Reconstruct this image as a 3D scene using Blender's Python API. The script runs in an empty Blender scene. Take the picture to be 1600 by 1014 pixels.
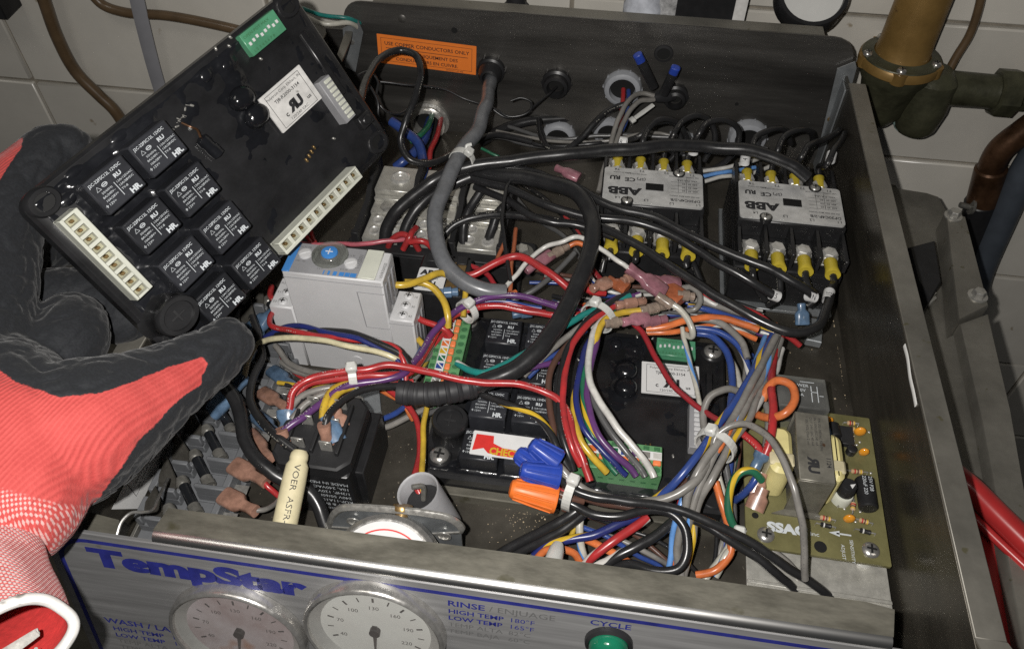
import bpy, bmesh, math, random
from mathutils import Vector, Matrix, noise
random.seed(11)
S = 0.001                      # everything below is written in millimetres
sc = bpy.context.scene
COL = sc.collection
V = lambda *a: Vector(a)
# ---------------------------------------------------------------- camera
RT = V(0.9890390, 0.1476488, 0.0012876)
UP = V(-0.1116622, 0.7422165, 0.6607921)
FW = V(-0.0966095, 0.6536929, -0.7505679)
CP = V(209.7, -129.56, 370.07)
FPX = 1259.735
cd = bpy.data.cameras.new('camera'); cam = bpy.data.objects.new('camera', cd); COL.objects.link(cam)
cd.sensor_width = 36; cd.lens = FPX/1600*36; cd.clip_start = 0.01; cd.clip_end = 30
mw = Matrix((RT, UP, -FW)).transposed().to_4x4(); mw.translation = CP*S
cam.matrix_world = mw; sc.camera = cam
# ---------------------------------------------------------------- light: a phone flash beside the lens, a weak room
W = bpy.data.worlds.new('World'); sc.world = W; W.use_nodes = True
W.node_tree.nodes['Background'].inputs[0].default_value = (0.95, 0.97, 1.0, 1)
W.node_tree.nodes['Background'].inputs[1].default_value = 0.030
def lamp(name, kind, loc, power, col, size, target=None):
    l = bpy.data.lights.new(name, kind); l.energy = power; l.color = col
    if kind == 'AREA': l.shape = 'DISK'; l.size = size*S
    else: l.shadow_soft_size = size*S
    o = bpy.data.objects.new(name, l); COL.objects.link(o); o.location = Vector(loc)*S
    if target is not None: o.rotation_euler = (Vector(target)-Vector(loc)).to_track_quat('-Z', 'Y').to_euler()
    return o
FL = CP - RT*24 + UP*10 - FW*6
lamp('phone_flash', 'AREA', FL, 2.35, (1.0, 0.97, 0.93), 7, FL+FW*100+RT*4)
lamp('room_lamp', 'AREA', (-300, -500, 1500), 2.4, (1.0, 0.95, 0.87), 500, (180, 250, 0))
sc.view_settings.view_transform = 'Standard'; sc.view_settings.look = 'None'
sc.view_settings.exposure = 0.0; sc.view_settings.gamma = 1
sc.cycles.use_denoising = False
sc.cycles.max_bounces = 8; sc.cycles.transparent_max_bounces = 12
# ---------------------------------------------------------------- photograph point -> place at a known height / depth
def ray(px, py): return FW + RT*((px-800)/FPX) - UP*((py-507)/FPX)
def P(px, py, z): d = ray(px, py); return CP + d*((z-CP.z)/d.z)
def PY(px, py, y): d = ray(px, py); return CP + d*((y-CP.y)/d.y)
def PX(px, py, x): d = ray(px, py); return CP + d*((x-CP.x)/d.x)
def PH(px, py, o, n): d = ray(px, py); return CP + d*((o-CP).dot(n)/d.dot(n))
# ---------------------------------------------------------------- materials
MATS = {}
def nd(t, kind, **k):
    n = t.nodes.new(kind)
    for a, b in k.items(): setattr(n, a, b)
    return n
def pm(name, col, rough=.5, metal=0.0, nz=None, bump=None, spec=.5, trans=0.0, coat=0.0, rv=0.0, stretch=(1, 1, 1), alt=None, alpha=1.0, sheen=0.0, ior=1.45, spot=None, emit=0, orand=0):
    m = bpy.data.materials.new(name); m.use_nodes = True; t = m.node_tree; b = t.nodes['Principled BSDF']
    c4 = tuple(col)+(1,)
    I = b.inputs
    I['Base Color'].default_value = c4; I['Roughness'].default_value = rough; I['Metallic'].default_value = metal
    I['Specular IOR Level'].default_value = spec; I['Transmission Weight'].default_value = trans; I['Coat Weight'].default_value = coat
    I['Alpha'].default_value = alpha; I['Sheen Weight'].default_value = sheen; I['IOR'].default_value = ior
    tc = nd(t, 'ShaderNodeTexCoord'); mp = nd(t, 'ShaderNodeMapping'); mp.inputs['Scale'].default_value = stretch
    t.links.new(tc.outputs['Object'], mp.inputs[0])
    if nz or rv:
        n = nd(t, 'ShaderNodeTexNoise'); n.inputs['Scale'].default_value = (nz or (200, 0))[0]; n.inputs['Detail'].default_value = 6
        n.inputs['Roughness'].default_value = .65
        t.links.new(mp.outputs[0], n.inputs['Vector'])
    last = None
    if nz:
        r = nd(t, 'ShaderNodeMapRange'); r.inputs[1].default_value = .3; r.inputs[2].default_value = .7
        t.links.new(n.outputs[0], r.inputs[0])
        mx = nd(t, 'ShaderNodeMix', data_type='RGBA'); t.links.new(r.outputs[0], mx.inputs[0])
        a = nz[1]
        mx.inputs[6].default_value = tuple(x*(1-a) for x in col)+(1,)
        mx.inputs[7].default_value = (tuple(alt)+(1,)) if alt else tuple(min(1, x*(1+a)) for x in col)+(1,)
        last = mx.outputs[2]
    if spot:   # scattered specks: (scale, threshold, colour)
        n2 = nd(t, 'ShaderNodeTexNoise'); n2.inputs['Scale'].default_value = spot[0]; n2.inputs['Detail'].default_value = 3
        t.links.new(tc.outputs['Object'], n2.inputs['Vector'])
        r2 = nd(t, 'ShaderNodeMapRange'); r2.inputs[1].default_value = spot[1]; r2.inputs[2].default_value = spot[1]+.06
        t.links.new(n2.outputs[0], r2.inputs[0])
        m2 = nd(t, 'ShaderNodeMix', data_type='RGBA'); t.links.new(r2.outputs[0], m2.inputs[0])
        if last: t.links.new(last, m2.inputs[6])
        else: m2.inputs[6].default_value = c4
        m2.inputs[7].default_value = tuple(spot[2])+(1,); last = m2.outputs[2]
    if orand and last:   # each piece its own shade
        oi = nd(t, 'ShaderNodeObjectInfo'); r4 = nd(t, 'ShaderNodeMapRange'); r4.inputs[3].default_value = 1-orand; r4.inputs[4].default_value = 1+orand; t.links.new(oi.outputs['Random'], r4.inputs[0])
        m5 = nd(t, 'ShaderNodeVectorMath', operation='SCALE'); t.links.new(last, m5.inputs[0]); t.links.new(r4.outputs[0], m5.inputs['Scale']); last = m5.outputs[0]
    if last: t.links.new(last, I['Base Color'])
    if rv:
        r3 = nd(t, 'ShaderNodeMapRange'); r3.inputs[1].default_value = .3; r3.inputs[2].default_value = .7
        r3.inputs[3].default_value = max(0.02, rough-rv); r3.inputs[4].default_value = min(1, rough+rv)
        t.links.new(n.outputs[0], r3.inputs[0]); t.links.new(r3.outputs[0], I['Roughness'])
    if bump:
        n3 = nd(t, 'ShaderNodeTexNoise'); n3.inputs['Scale'].default_value = bump[0]; n3.inputs['Detail'].default_value = bump[3] if len(bump) > 3 else 4
        t.links.new(mp.outputs[0], n3.inputs['Vector'])
        bp = nd(t, 'ShaderNodeBump'); bp.inputs['Strength'].default_value = bump[1]; bp.inputs['Distance'].default_value = bump[2]*S
        t.links.new(n3.outputs[0], bp.inputs['Height']); t.links.new(bp.outputs[0], I['Normal'])
    if emit: I['Emission Color'].default_value = c4; I['Emission Strength'].default_value = emit
    MATS[name] = m
    return m
def clear_mat(name, tint, gloss=.08, film=.0, filmcol=(.5, .5, .5)):
    # thin clear plastic or glass: lets light through, keeps a sharp reflection and an optional dusty film
    m = bpy.data.materials.new(name); m.use_nodes = True; t = m.node_tree; t.nodes.remove(t.nodes['Principled BSDF']); out = t.nodes['Material Output']
    tr = nd(t, 'ShaderNodeBsdfTransparent'); tr.inputs[0].default_value = tuple(tint)+(1,); gl = nd(t, 'ShaderNodeBsdfGlossy'); gl.inputs['Roughness'].default_value = gloss
    lw = nd(t, 'ShaderNodeLayerWeight'); lw.inputs[0].default_value = .5; p4 = nd(t, 'ShaderNodeMath', operation='POWER'); t.links.new(lw.outputs['Facing'], p4.inputs[0]); p4.inputs[1].default_value = 4; fr = nd(t, 'ShaderNodeMath', operation='MULTIPLY_ADD'); t.links.new(p4.outputs[0], fr.inputs[0]); fr.inputs[1].default_value = .5; fr.inputs[2].default_value = .04; a = nd(t, 'ShaderNodeMixShader'); t.links.new(fr.outputs[0], a.inputs[0]); t.links.new(tr.outputs[0], a.inputs[1]); t.links.new(gl.outputs[0], a.inputs[2])
    df = nd(t, 'ShaderNodeBsdfDiffuse'); df.inputs[0].default_value = tuple(filmcol)+(1,); b = nd(t, 'ShaderNodeMixShader')
    tc = nd(t, 'ShaderNodeTexCoord'); nz = nd(t, 'ShaderNodeTexNoise'); nz.inputs['Scale'].default_value = 70; nz.inputs['Detail'].default_value = 5; t.links.new(tc.outputs['Object'], nz.inputs['Vector'])
    mu = nd(t, 'ShaderNodeMath', operation='MULTIPLY'); t.links.new(nz.outputs[0], mu.inputs[0]); mu.inputs[1].default_value = film*2; t.links.new(mu.outputs[0], b.inputs[0])
    t.links.new(a.outputs[0], b.inputs[1]); t.links.new(df.outputs[0], b.inputs[2]); t.links.new(b.outputs[0], out.inputs[0]); MATS[name] = m
    return m
def wire_mat(col, stripe=None, pr=None, rough=.3):
    key = 'insul_%s_%s_%s' % (col, stripe, pr)
    if key in MATS: return MATS[key]
    m = bpy.data.materials.new('wire_insulation'); m.use_nodes = True; t = m.node_tree; b = t.nodes['Principled BSDF']
    b.inputs['Roughness'].default_value = rough
    uv = nd(t, 'ShaderNodeUVMap'); sep = nd(t, 'ShaderNodeSeparateXYZ'); t.links.new(uv.outputs[0], sep.inputs[0])
    tc = nd(t, 'ShaderNodeTexCoord'); nz = nd(t, 'ShaderNodeTexNoise'); nz.inputs['Scale'].default_value = 110; nz.inputs['Detail'].default_value = 8; nz.inputs['Roughness'].default_value = .7
    t.links.new(tc.outputs['Object'], nz.inputs['Vector'])
    mr = nd(t, 'ShaderNodeMapRange'); mr.inputs[1].default_value = .32; mr.inputs[2].default_value = .68; t.links.new(nz.outputs[0], mr.inputs[0])
    mx = nd(t, 'ShaderNodeMix', data_type='RGBA'); t.links.new(mr.outputs[0], mx.inputs[0])
    c = COLS[col]; g_ = sum(c)/3     # dust and handling grime dull the insulation in patches
    mx.inputs[6].default_value = tuple(x*.62+.012 for x in c)+(1,); mx.inputs[7].default_value = tuple(min(1, x*1.12+.05*g_) for x in c)+(1,)
    rr = nd(t, 'ShaderNodeMapRange'); rr.inputs[1].default_value = .3; rr.inputs[2].default_value = .7; rr.inputs[3].default_value = rough+.1; rr.inputs[4].default_value = rough-.1; t.links.new(nz.outputs[0], rr.inputs[0]); t.links.new(rr.outputs[0], b.inputs['Roughness'])
    last = mx.outputs[2]
    def over(fac, colr):
        nonlocal last
        q = nd(t, 'ShaderNodeMix', data_type='RGBA'); t.links.new(fac, q.inputs[0]); t.links.new(last, q.inputs[6])
        q.inputs[7].default_value = tuple(colr)+(1,); last = q.outputs[2]
    def mth(op, a, bb=None):
        q = nd(t, 'ShaderNodeMath', operation=op)
        for i, x in enumerate((a, bb)):
            if x is None: continue
            if isinstance(x, (int, float)): q.inputs[i].default_value = x
            else: t.links.new(x, q.inputs[i])
        return q.outputs[0]
    if stripe:    # helical tracer stripe: uv.x = mm along the wire, uv.y = 0..1 round it
        f = mth('FRACT', mth('ADD', sep.outputs[1], mth('MULTIPLY', sep.outputs[0], 0.019)))
        over(mth('LESS_THAN', f, .2), COLS[stripe])
    if pr:        # small printed characters in a line along the jacket
        cm = nd(t, 'ShaderNodeCombineXYZ'); t.links.new(mth('MULTIPLY', sep.outputs[0], 1.1), cm.inputs[0]); t.links.new(mth('MULTIPLY', sep.outputs[1], 9), cm.inputs[1])
        vn = nd(t, 'ShaderNodeTexNoise'); vn.inputs['Scale'].default_value = 1.3; vn.inputs['Detail'].default_value = 1; t.links.new(cm.outputs[0], vn.inputs['Vector'])
        bz = nd(t, 'ShaderNodeTexNoise', noise_dimensions='1D'); bz.inputs['Scale'].default_value = .05; t.links.new(sep.outputs[0], bz.inputs['W'])
        f2 = mth('FRACT', mth('ADD', sep.outputs[1], .37))
        band = mth('MULTIPLY', mth('GREATER_THAN', f2, .15), mth('LESS_THAN', f2, .22))
        ltr = mth('MULTIPLY', mth('GREATER_THAN', vn.outputs[0], .54), mth('LESS_THAN', mth('FRACT', mth('MULTIPLY', sep.outputs[0], .62)), .68))
        over(mth('MULTIPLY', mth('MULTIPLY', mth('MULTIPLY', band, ltr), mth('GREATER_THAN', bz.outputs[0], .52)), .6), COLS[pr])
    t.links.new(last, b.inputs['Base Color'])
    bp = nd(t, 'ShaderNodeBump'); bp.inputs['Strength'].default_value = .12; bp.inputs['Distance'].default_value = .3*S
    t.links.new(nz.outputs[0], bp.inputs['Height']); t.links.new(bp.outputs[0], b.inputs['Normal'])
    MATS[key] = m
    return m
COLS = dict(red=(.36, .02, .022), black=(.012, .012, .013), blue=(.02, .05, .21), navy=(.012, .02, .13), purple=(.095, .03, .13), yellow=(.50, .33, .025),
            white=(.50, .49, .46), grey=(.19, .18, .165), dgrey=(.085, .085, .085), orange=(.56, .14, .035), green=(.012, .12, .06), teal=(.008, .17, .15), brown=(.085, .04, .028),
            cream=(.55, .50, .32), pink=(.45, .10, .13), lblue=(.10, .25, .55), dred=(.26, .012, .018), jacket=(.13, .135, .145), ivory=(.43, .415, .36), rust=(.36, .10, .04))
# ---------------------------------------------------------------- mesh building
class MB:
    def __init__(s, M=None): s.v = []; s.f = []; s.M = M
    def add(s, vs, fs):
        o = len(s.v)
        s.v += [(s.M @ Vector(p)) if s.M else Vector(p) for p in vs]
        s.f += [[i+o for i in f] for f in fs]
        return s
    def box(s, c, d, b=.3, R=None):
        hx, hy, hz = d[0]/2, d[1]/2, d[2]/2; b = min(b, hx*.9, hy*.9, hz*.9); vs = []; ix = {}
        for x in (-1, 1):
            for y in (-1, 1):
                for z in (-1, 1):
                    for k in range(3):
                        p = [x*(hx-b), y*(hy-b), z*(hz-b)]; p[k] = (x*hx, y*hy, z*hz)[k]
                        ix[x, y, z, k] = len(vs); p = Vector(p)
                        if R: p = R @ p
                        vs.append(p+Vector(c))
        fs = []
        for k in range(3):
            i, j = [(1, 2), (0, 2), (0, 1)][k]
            for sg in (-1, 1):
                q = []
                for a, bb in ((-1, -1), (1, -1), (1, 1), (-1, 1)):
                    t = [0, 0, 0]; t[k] = sg; t[i] = a; t[j] = bb; q.append(ix[(*t, k)])
                fs.append(q)
            for a in (-1, 1):
                for bb in (-1, 1):
                    t0 = [0, 0, 0]; t0[i] = a; t0[j] = bb; lo = list(t0); hi = list(t0); lo[k] = -1; hi[k] = 1
                    fs.append([ix[(*lo, i)], ix[(*hi, i)], ix[(*hi, j)], ix[(*lo, j)]])
        for x in (-1, 1):
            for y in (-1, 1):
                for z in (-1, 1): fs.append([ix[x, y, z, 0], ix[x, y, z, 1], ix[x, y, z, 2]])
        return s.add(vs, fs)
    def bb(s, x0, x1, y0, y1, z0, z1, b=.3): return s.box(((x0+x1)/2, (y0+y1)/2, (z0+z1)/2), (abs(x1-x0), abs(y1-y0), abs(z1-z0)), b)
    def lathe(s, o, ax, prof, n=20, cap=True):
        o = Vector(o); ax = Vector(ax).normalized(); e1 = ax.orthogonal().normalized(); e2 = ax.cross(e1); vs = []; fs = []
        for r, h in prof:
            for i in range(n):
                a = 2*math.pi*i/n; vs.append(o+ax*h+(e1*math.cos(a)+e2*math.sin(a))*r)
        for k in range(len(prof)-1):
            for i in range(n): j = (i+1) % n; fs.append([k*n+i, k*n+j, (k+1)*n+j, (k+1)*n+i])
        if cap: fs.append(list(range(n))[::-1]); fs.append([(len(prof)-1)*n+i for i in range(n)])
        return s.add(vs, fs)
    def cyl(s, p0, p1, r, r1=None, n=16, b=0):
        p0 = Vector(p0); p1 = Vector(p1); L = (p1-p0).length; r1 = r if r1 is None else r1
        pr = [(r-b, 0), (r, b), (r1, L-b), (r1-b, L)] if b else [(r, 0), (r1, L)]
        return s.lathe(p0, p1-p0, pr, n)
    def prism(s, poly, z0, z1, b=0):
        n = len(poly); vs = [(x, y, z0) for x, y in poly]; rings = [vs]
        if b:
            cx = sum(p[0] for p in poly)/n; cy = sum(p[1] for p in poly)/n
            w = max(abs(p[0]-cx) for p in poly); h = max(abs(p[1]-cy) for p in poly)
            rings.append([(x, y, z1-b) for x, y in poly])
            rings.append([(cx+(x-cx)*(1-b/w), cy+(y-cy)*(1-b/h), z1) for x, y in poly])
        else: rings.append([(x, y, z1) for x, y in poly])
        fs = [list(range(n))[::-1]]
        for k in range(len(rings)-1):
            for i in range(n): j = (i+1) % n; fs.append([k*n+i, k*n+j, (k+1)*n+j, (k+1)*n+i])
        fs.append([(len(rings)-1)*n+i for i in range(n)])
        return s.add([p for r in rings for p in r], fs)
    def ball(s, c, r, sc=(1, 1, 1), n=14, half=False):
        vs = []; fs = []; m = n//2; c = Vector(c); lo = 0 if half else -m
        rows = [i for i in range(lo, m+1)] if half else list(range(-m//1, m+1))
        rows = [(math.pi/2)*i/m for i in rows]
        for a in rows:
            for i in range(n):
                t = 2*math.pi*i/n; vs.append(c+V(r*sc[0]*math.cos(a)*math.cos(t), r*sc[1]*math.cos(a)*math.sin(t), r*sc[2]*math.sin(a)))
        for k in range(len(rows)-1):
            for i in range(n): j = (i+1) % n; fs.append([k*n+i, k*n+j, (k+1)*n+j, (k+1)*n+i])
        return s.add(vs, fs)
    def loft(s, p0, ax, up, secs, n=14, e=2.6, cap=True):
        p0 = Vector(p0); ax = Vector(ax).normalized(); sd = ax.cross(Vector(up)).normalized(); u = sd.cross(ax); vs = []; fs = []
        for t, w, h in secs:
            for i in range(n):
                a = 2*math.pi*i/n; ca, sa = math.cos(a), math.sin(a)
                vs.append(p0+ax*t+sd*(w/2*math.copysign(abs(ca)**(2/e), ca))+u*(h/2*math.copysign(abs(sa)**(2/e), sa)))
        for k in range(len(secs)-1):
            for i in range(n): j = (i+1) % n; fs.append([k*n+i, k*n+j, (k+1)*n+j, (k+1)*n+i])
        if cap: fs.append(list(range(n))[::-1]); fs.append([(len(secs)-1)*n+i for i in range(n)])
        return s.add(vs, fs)
    def tube(s, pts, r, n=10, cap=True, flat=None):
        v, f, _ = tube_data(pts, r, n, cap, flat); return s.add(v, f)
    def mesh(s, name, mat, ang=38, org=None):
        me = bpy.data.meshes.new(name); o = Vector(org) if org is not None else V(0, 0, 0)
        me.from_pydata([tuple((p-o)*S) for p in s.v], [], s.f)
        bm = bmesh.new(); bm.from_mesh(me); bmesh.ops.recalc_face_normals(bm, faces=bm.faces); bm.to_mesh(me); bm.free()
        me.shade_smooth(); me.set_sharp_from_angle(angle=math.radians(ang))
        if mat: me.materials.append(mat)
        return me
def rrect(x0, y0, x1, y1, r, n=4):
    o = []
    for cx, cy, a0 in ((x1-r, y1-r, 0), (x0+r, y1-r, 90), (x0+r, y0+r, 180), (x1-r, y0+r, 270)):
        for i in range(n+1): a = math.radians(a0+90*i/n); o.append((cx+r*math.cos(a), cy+r*math.sin(a)))
    return o
def smooth(pts, k=7):
    pts = [Vector(p) for p in pts]
    if len(pts) < 3: return pts
    q = [pts[0]*2-pts[1]]+pts+[pts[-1]*2-pts[-2]]; out = []
    for i in range(1, len(q)-2):
        p0, p1, p2, p3 = q[i-1:i+3]
        t0 = 0; t1 = t0+max(1e-3, (p1-p0).length)**.5; t2 = t1+max(1e-3, (p2-p1).length)**.5; t3 = t2+max(1e-3, (p3-p2).length)**.5
        for j in range(k):
            t = t1+(t2-t1)*j/k
            a1 = p0*((t1-t)/(t1-t0))+p1*((t-t0)/(t1-t0)); a2 = p1*((t2-t)/(t2-t1))+p2*((t-t1)/(t2-t1)); a3 = p2*((t3-t)/(t3-t2))+p3*((t-t2)/(t3-t2))
            b1 = a1*((t2-t)/(t2-t0))+a2*((t-t0)/(t2-t0)); b2 = a2*((t3-t)/(t3-t1))+a3*((t-t1)/(t3-t1))
            out.append(b1*((t2-t)/(t2-t1))+b2*((t-t1)/(t2-t1)))
    out.append(pts[-1]); return out
def tube_data(pts, r, n=10, cap=True, flat=None):
    vs = []; fs = []; uv = []; m = len(pts); T = []
    for i in range(m):
        d = pts[min(i+1, m-1)]-pts[max(i-1, 0)]; T.append(d.normalized() if d.length > 1e-9 else V(0, 0, 1))
    nrm = T[0].orthogonal().normalized() if flat is None else (Vector(flat)-T[0]*T[0].dot(Vector(flat))).normalized(); L = 0
    for i in range(m):
        if flat is not None: nrm = Vector(flat)
        nrm = (nrm-T[i]*nrm.dot(T[i])).normalized(); bn = T[i].cross(nrm)
        rr = r[i] if isinstance(r, list) else r
        ra, rb = rr if isinstance(rr, tuple) else (rr, rr)
        if i: L += (pts[i]-pts[i-1]).length
        for k in range(n):
            a = 2*math.pi*k/n; vs.append(pts[i]+nrm*(math.cos(a)*ra)+bn*(math.sin(a)*rb))
        if i:
            for k in range(n):
                j = (k+1) % n; fs.append([(i-1)*n+k, (i-1)*n+j, i*n+j, i*n+k]); L0 = L-(pts[i]-pts[i-1]).length
                uv.append([(L0, k/n), (L0, (k+1)/n), (L, (k+1)/n), (L, k/n)])
    if cap:
        fs.append(list(range(n))[::-1]); uv.append([(0, 0)]*n); fs.append([(m-1)*n+i for i in range(n)]); uv.append([(0, 0)]*n)
    return vs, fs, uv
# ---------------------------------------------------------------- objects
def tags(o, label=None, cat=None, group=None, kind=None):
    for k, v in (('label', label), ('category', cat), ('group', group), ('kind', kind)):
        if v: o[k] = v
    return o
def ob(name, mb, mat=None, parent=None, label=None, cat=None, group=None, kind=None, ang=38, org=None):
    """One mesh object. Top-level meshes get their origin at org or their lowest middle point."""
    if isinstance(mb, MB):
        if parent is None and org is None and mb.v:
            xs = [p.x for p in mb.v]; ys = [p.y for p in mb.v]; zs = [p.z for p in mb.v]
            org = V((min(xs)+max(xs))/2, (min(ys)+max(ys))/2, min(zs))
        me = mb.mesh(name, MATS[mat] if isinstance(mat, str) else mat, ang, org)
    else:
        me = mb
    o = bpy.data.objects.new(name, me); COL.objects.link(o)
    if parent is not None: o.parent = parent
    elif org is not None: o.location = Vector(org)*S
    return tags(o, label, cat, group, kind)
def thing(name, label, cat, loc=(0, 0, 0), R=None, group=None):
    o = bpy.data.objects.new(name, None); COL.objects.link(o); o.empty_display_size = .01
    m = (R.to_4x4() if R else Matrix.Identity(4)); m.translation = Vector(loc)*S; o.matrix_basis = m
    return tags(o, label, cat, group)
def rotz(d): return Matrix.Rotation(math.radians(d), 3, 'Z')
def copy_tree(o, parent=None):
    c = o.copy(); COL.objects.link(c); c.parent = parent
    for ch in list(o.children): copy_tree(ch, c)
    return c
# flat printed lettering: one mesh out of several lines of text
_txt = {}
def text_mesh(name, lines, mat, z=0.0):
    """lines: (string, x, y, size, sx, rot_deg, align, bold)"""
    vs = []; fs = []
    for ln in lines:
        s, x, y, size = ln[:4]; sx = ln[4] if len(ln) > 4 else 1; rd = ln[5] if len(ln) > 5 else 0; al = ln[6] if len(ln) > 6 else 'LEFT'; bold = ln[7] if len(ln) > 7 else 0
        key = (s, al, bold)
        if key not in _txt:
            cu = bpy.data.curves.new('lettering', 'FONT'); cu.body = s; cu.size = 1; cu.align_x = al; cu.resolution_u = 2 if bold < .05 else 5; cu.offset = bold
            to = bpy.data.objects.new('lettering', cu); me = bpy.data.meshes.new_from_object(to)
            _txt[key] = ([v.co.copy() for v in me.vertices], [list(p.vertices) for p in me.polygons])
            bpy.data.objects.remove(to); bpy.data.meshes.remove(me); bpy.data.curves.remove(cu)
        v0, f0 = _txt[key]; o = len(vs); c, sn = math.cos(math.radians(rd)), math.sin(math.radians(rd))
        for p in v0:
            a, b = p.x*size*sx, p.y*size
            vs.append(((x+a*c-b*sn)*S, (y+a*sn+b*c)*S, z*S))
        fs += [[i+o for i in f] for f in f0]
    me = bpy.data.meshes.new(name); me.from_pydata(vs, [], fs); me.materials.append(MATS[mat] if isinstance(mat, str) else mat)
    return me
def quads(name, rects, mat, z=0.0):
    """flat print: rectangles (x0,y0,x1,y1) or polygons"""
    vs = []; fs = []
    for r in rects:
        p = [(r[0], r[1]), (r[2], r[1]), (r[2], r[3]), (r[0], r[3])] if not isinstance(r[0], tuple) else r
        fs.append([len(vs)+i for i in range(len(p))]); vs += [(x*S, y*S, z*S) for x, y in p]
    me = bpy.data.meshes.new(name); me.from_pydata(vs, [], fs); me.materials.append(MATS[mat] if isinstance(mat, str) else mat)
    return me
def outline(poly, w):
    """closed ribbon of width w along a polygon, as quads"""
    n = len(poly); o = []
    def off(i):
        a = Vector(poly[i-1]); b = Vector(poly[i]); c = Vector(poly[(i+1) % n]); d = ((b-a).normalized()+(c-b).normalized()).normalized(); nn = Vector((-d.y, d.x)); return (b.x+nn.x*w, b.y+nn.y*w)
    q = [off(i) for i in range(n)]
    return [(tuple(poly[i]), tuple(poly[(i+1) % n]), q[(i+1) % n], q[i]) for i in range(n)]
# ---------------------------------------------------------------- wires and their terminals
def wpts(pts, k=7): return smooth([P(*p) if len(p) == 3 else p[0] for p in pts], k)
_ws = [0]
def wire(name, label, col, r, pts, stripe=None, pr=None, group=None, cat='wire', n=9, mat=None, k=7):
    q = wpts(pts, k); o0 = q[0].copy(); _ws[0] += 7.3
    if r < 3: r *= .89
    if pr is None and not stripe and 1.5 < r < 3: pr = 'dgrey' if col in ('grey', 'white', 'yellow', 'orange', 'ivory', 'cream') else 'ivory'
    for i in range(1, len(q)-1):      # a real wire is never a perfect curve
        e = min(1, min(i, len(q)-1-i)/5); q[i] = q[i]+noise.noise_vector(q[i]*.045+V(_ws[0], 0, 0))*(1.3*e)+noise.noise_vector(q[i]*.13+V(0, _ws[0], 0))*(.3*e)
    v, f, uv = tube_data(q, r, n)
    me = bpy.data.meshes.new(name); me.from_pydata([tuple((p-o0)*S) for p in v], [], f)
    l = me.uv_layers.new(name='UVMap'); flatuv = [c for face in uv for c in face]
    for i, c in enumerate(flatuv): l.data[i].uv = c
    me.shade_smooth(); me.set_sharp_from_angle(angle=math.radians(50))
    me.materials.append(mat or wire_mat(col, stripe, pr))
    o = bpy.data.objects.new(name, me); COL.objects.link(o); o.location = o0*S
    tags(o, label, cat, group); o['_a'] = list(q[0]); o['_b'] = list(q[-1])
    o['_da'] = list((q[0]-q[2]).normalized()); o['_db'] = list((q[-1]-q[-3]).normalized())
    return o
def crimp(w, end, mat, size=1.0, kind='spade', up=(0, 0, 1), d=None, name=None):
    """an insulated crimp terminal on the end of a wire, a part of that wire"""
    a = Vector(w['_'+end]); dr = Vector(d).normalized() if d is not None else Vector(w['_d'+end]); o0 = Vector(w.location)/S; m = MB(Matrix.Translation(-o0)); z = size; p = a-dr*1.5*z
    if kind == 'spade':
        m.loft(p, dr, up, [(0, 5*z, 4.6*z), (.6, 5.2*z, 4.8*z), (4*z, 4.4*z, 4.2*z), (8*z, 4.6*z, 4.2*z), (10*z, 8.2*z, 4.8*z), (11.5*z, 8.8*z, 4.9*z), (19*z, 8.8*z, 4.6*z), (20*z, 8.2*z, 4*z)], 16, 3)
    elif kind == 'butt':
        m.loft(p, dr, up, [(0, 4.6*z, 4.6*z), (.5, 4.9*z, 4.9*z), (5*z, 4.4*z, 4.4*z), (6*z, 5.6*z, 5.6*z), (13*z, 5.8*z, 5.8*z), (14*z, 4.4*z, 4.4*z), (18.5*z, 4.9*z, 4.9*z), (19*z, 4.6*z, 4.6*z)], 14, 2)
    elif kind == 'flag':
        m.loft(p, dr, up, [(0, 5*z, 4.6*z), (3*z, 4.6*z, 4.4*z), (5*z, 5.4*z, 5.4*z), (9*z, 10*z, 6*z), (13*z, 10*z, 6*z), (13.6*z, 9*z, 5*z)], 16, 4)
    elif kind == 'sleeve':
        m.loft(p, dr, up, [(0, 7*z, 6.4*z), (.4, 7.2*z, 6.8*z), (4*z, 6*z, 5.8*z), (9*z, 6.6*z, 5.4*z), (10*z, 6*z, 5*z)], 14, 2)
    c = ob(name or 'crimp_terminal', m, mat, w)
    if kind == 'sleeve':
        q = MB(Matrix.Translation(-o0)); e = p+dr*9*z; sd = dr.cross(Vector(up)).normalized(); u = sd.cross(dr)
        q.loft(e, dr, up, [(0, 4.4*z, 1.1), (3, 7*z, 1.1), (7, 7.4*z, 1.1), (9, 5*z, 1.1)], 12, 2)
        ob('ring_tongue', q, 'tin', w)
    return c
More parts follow.
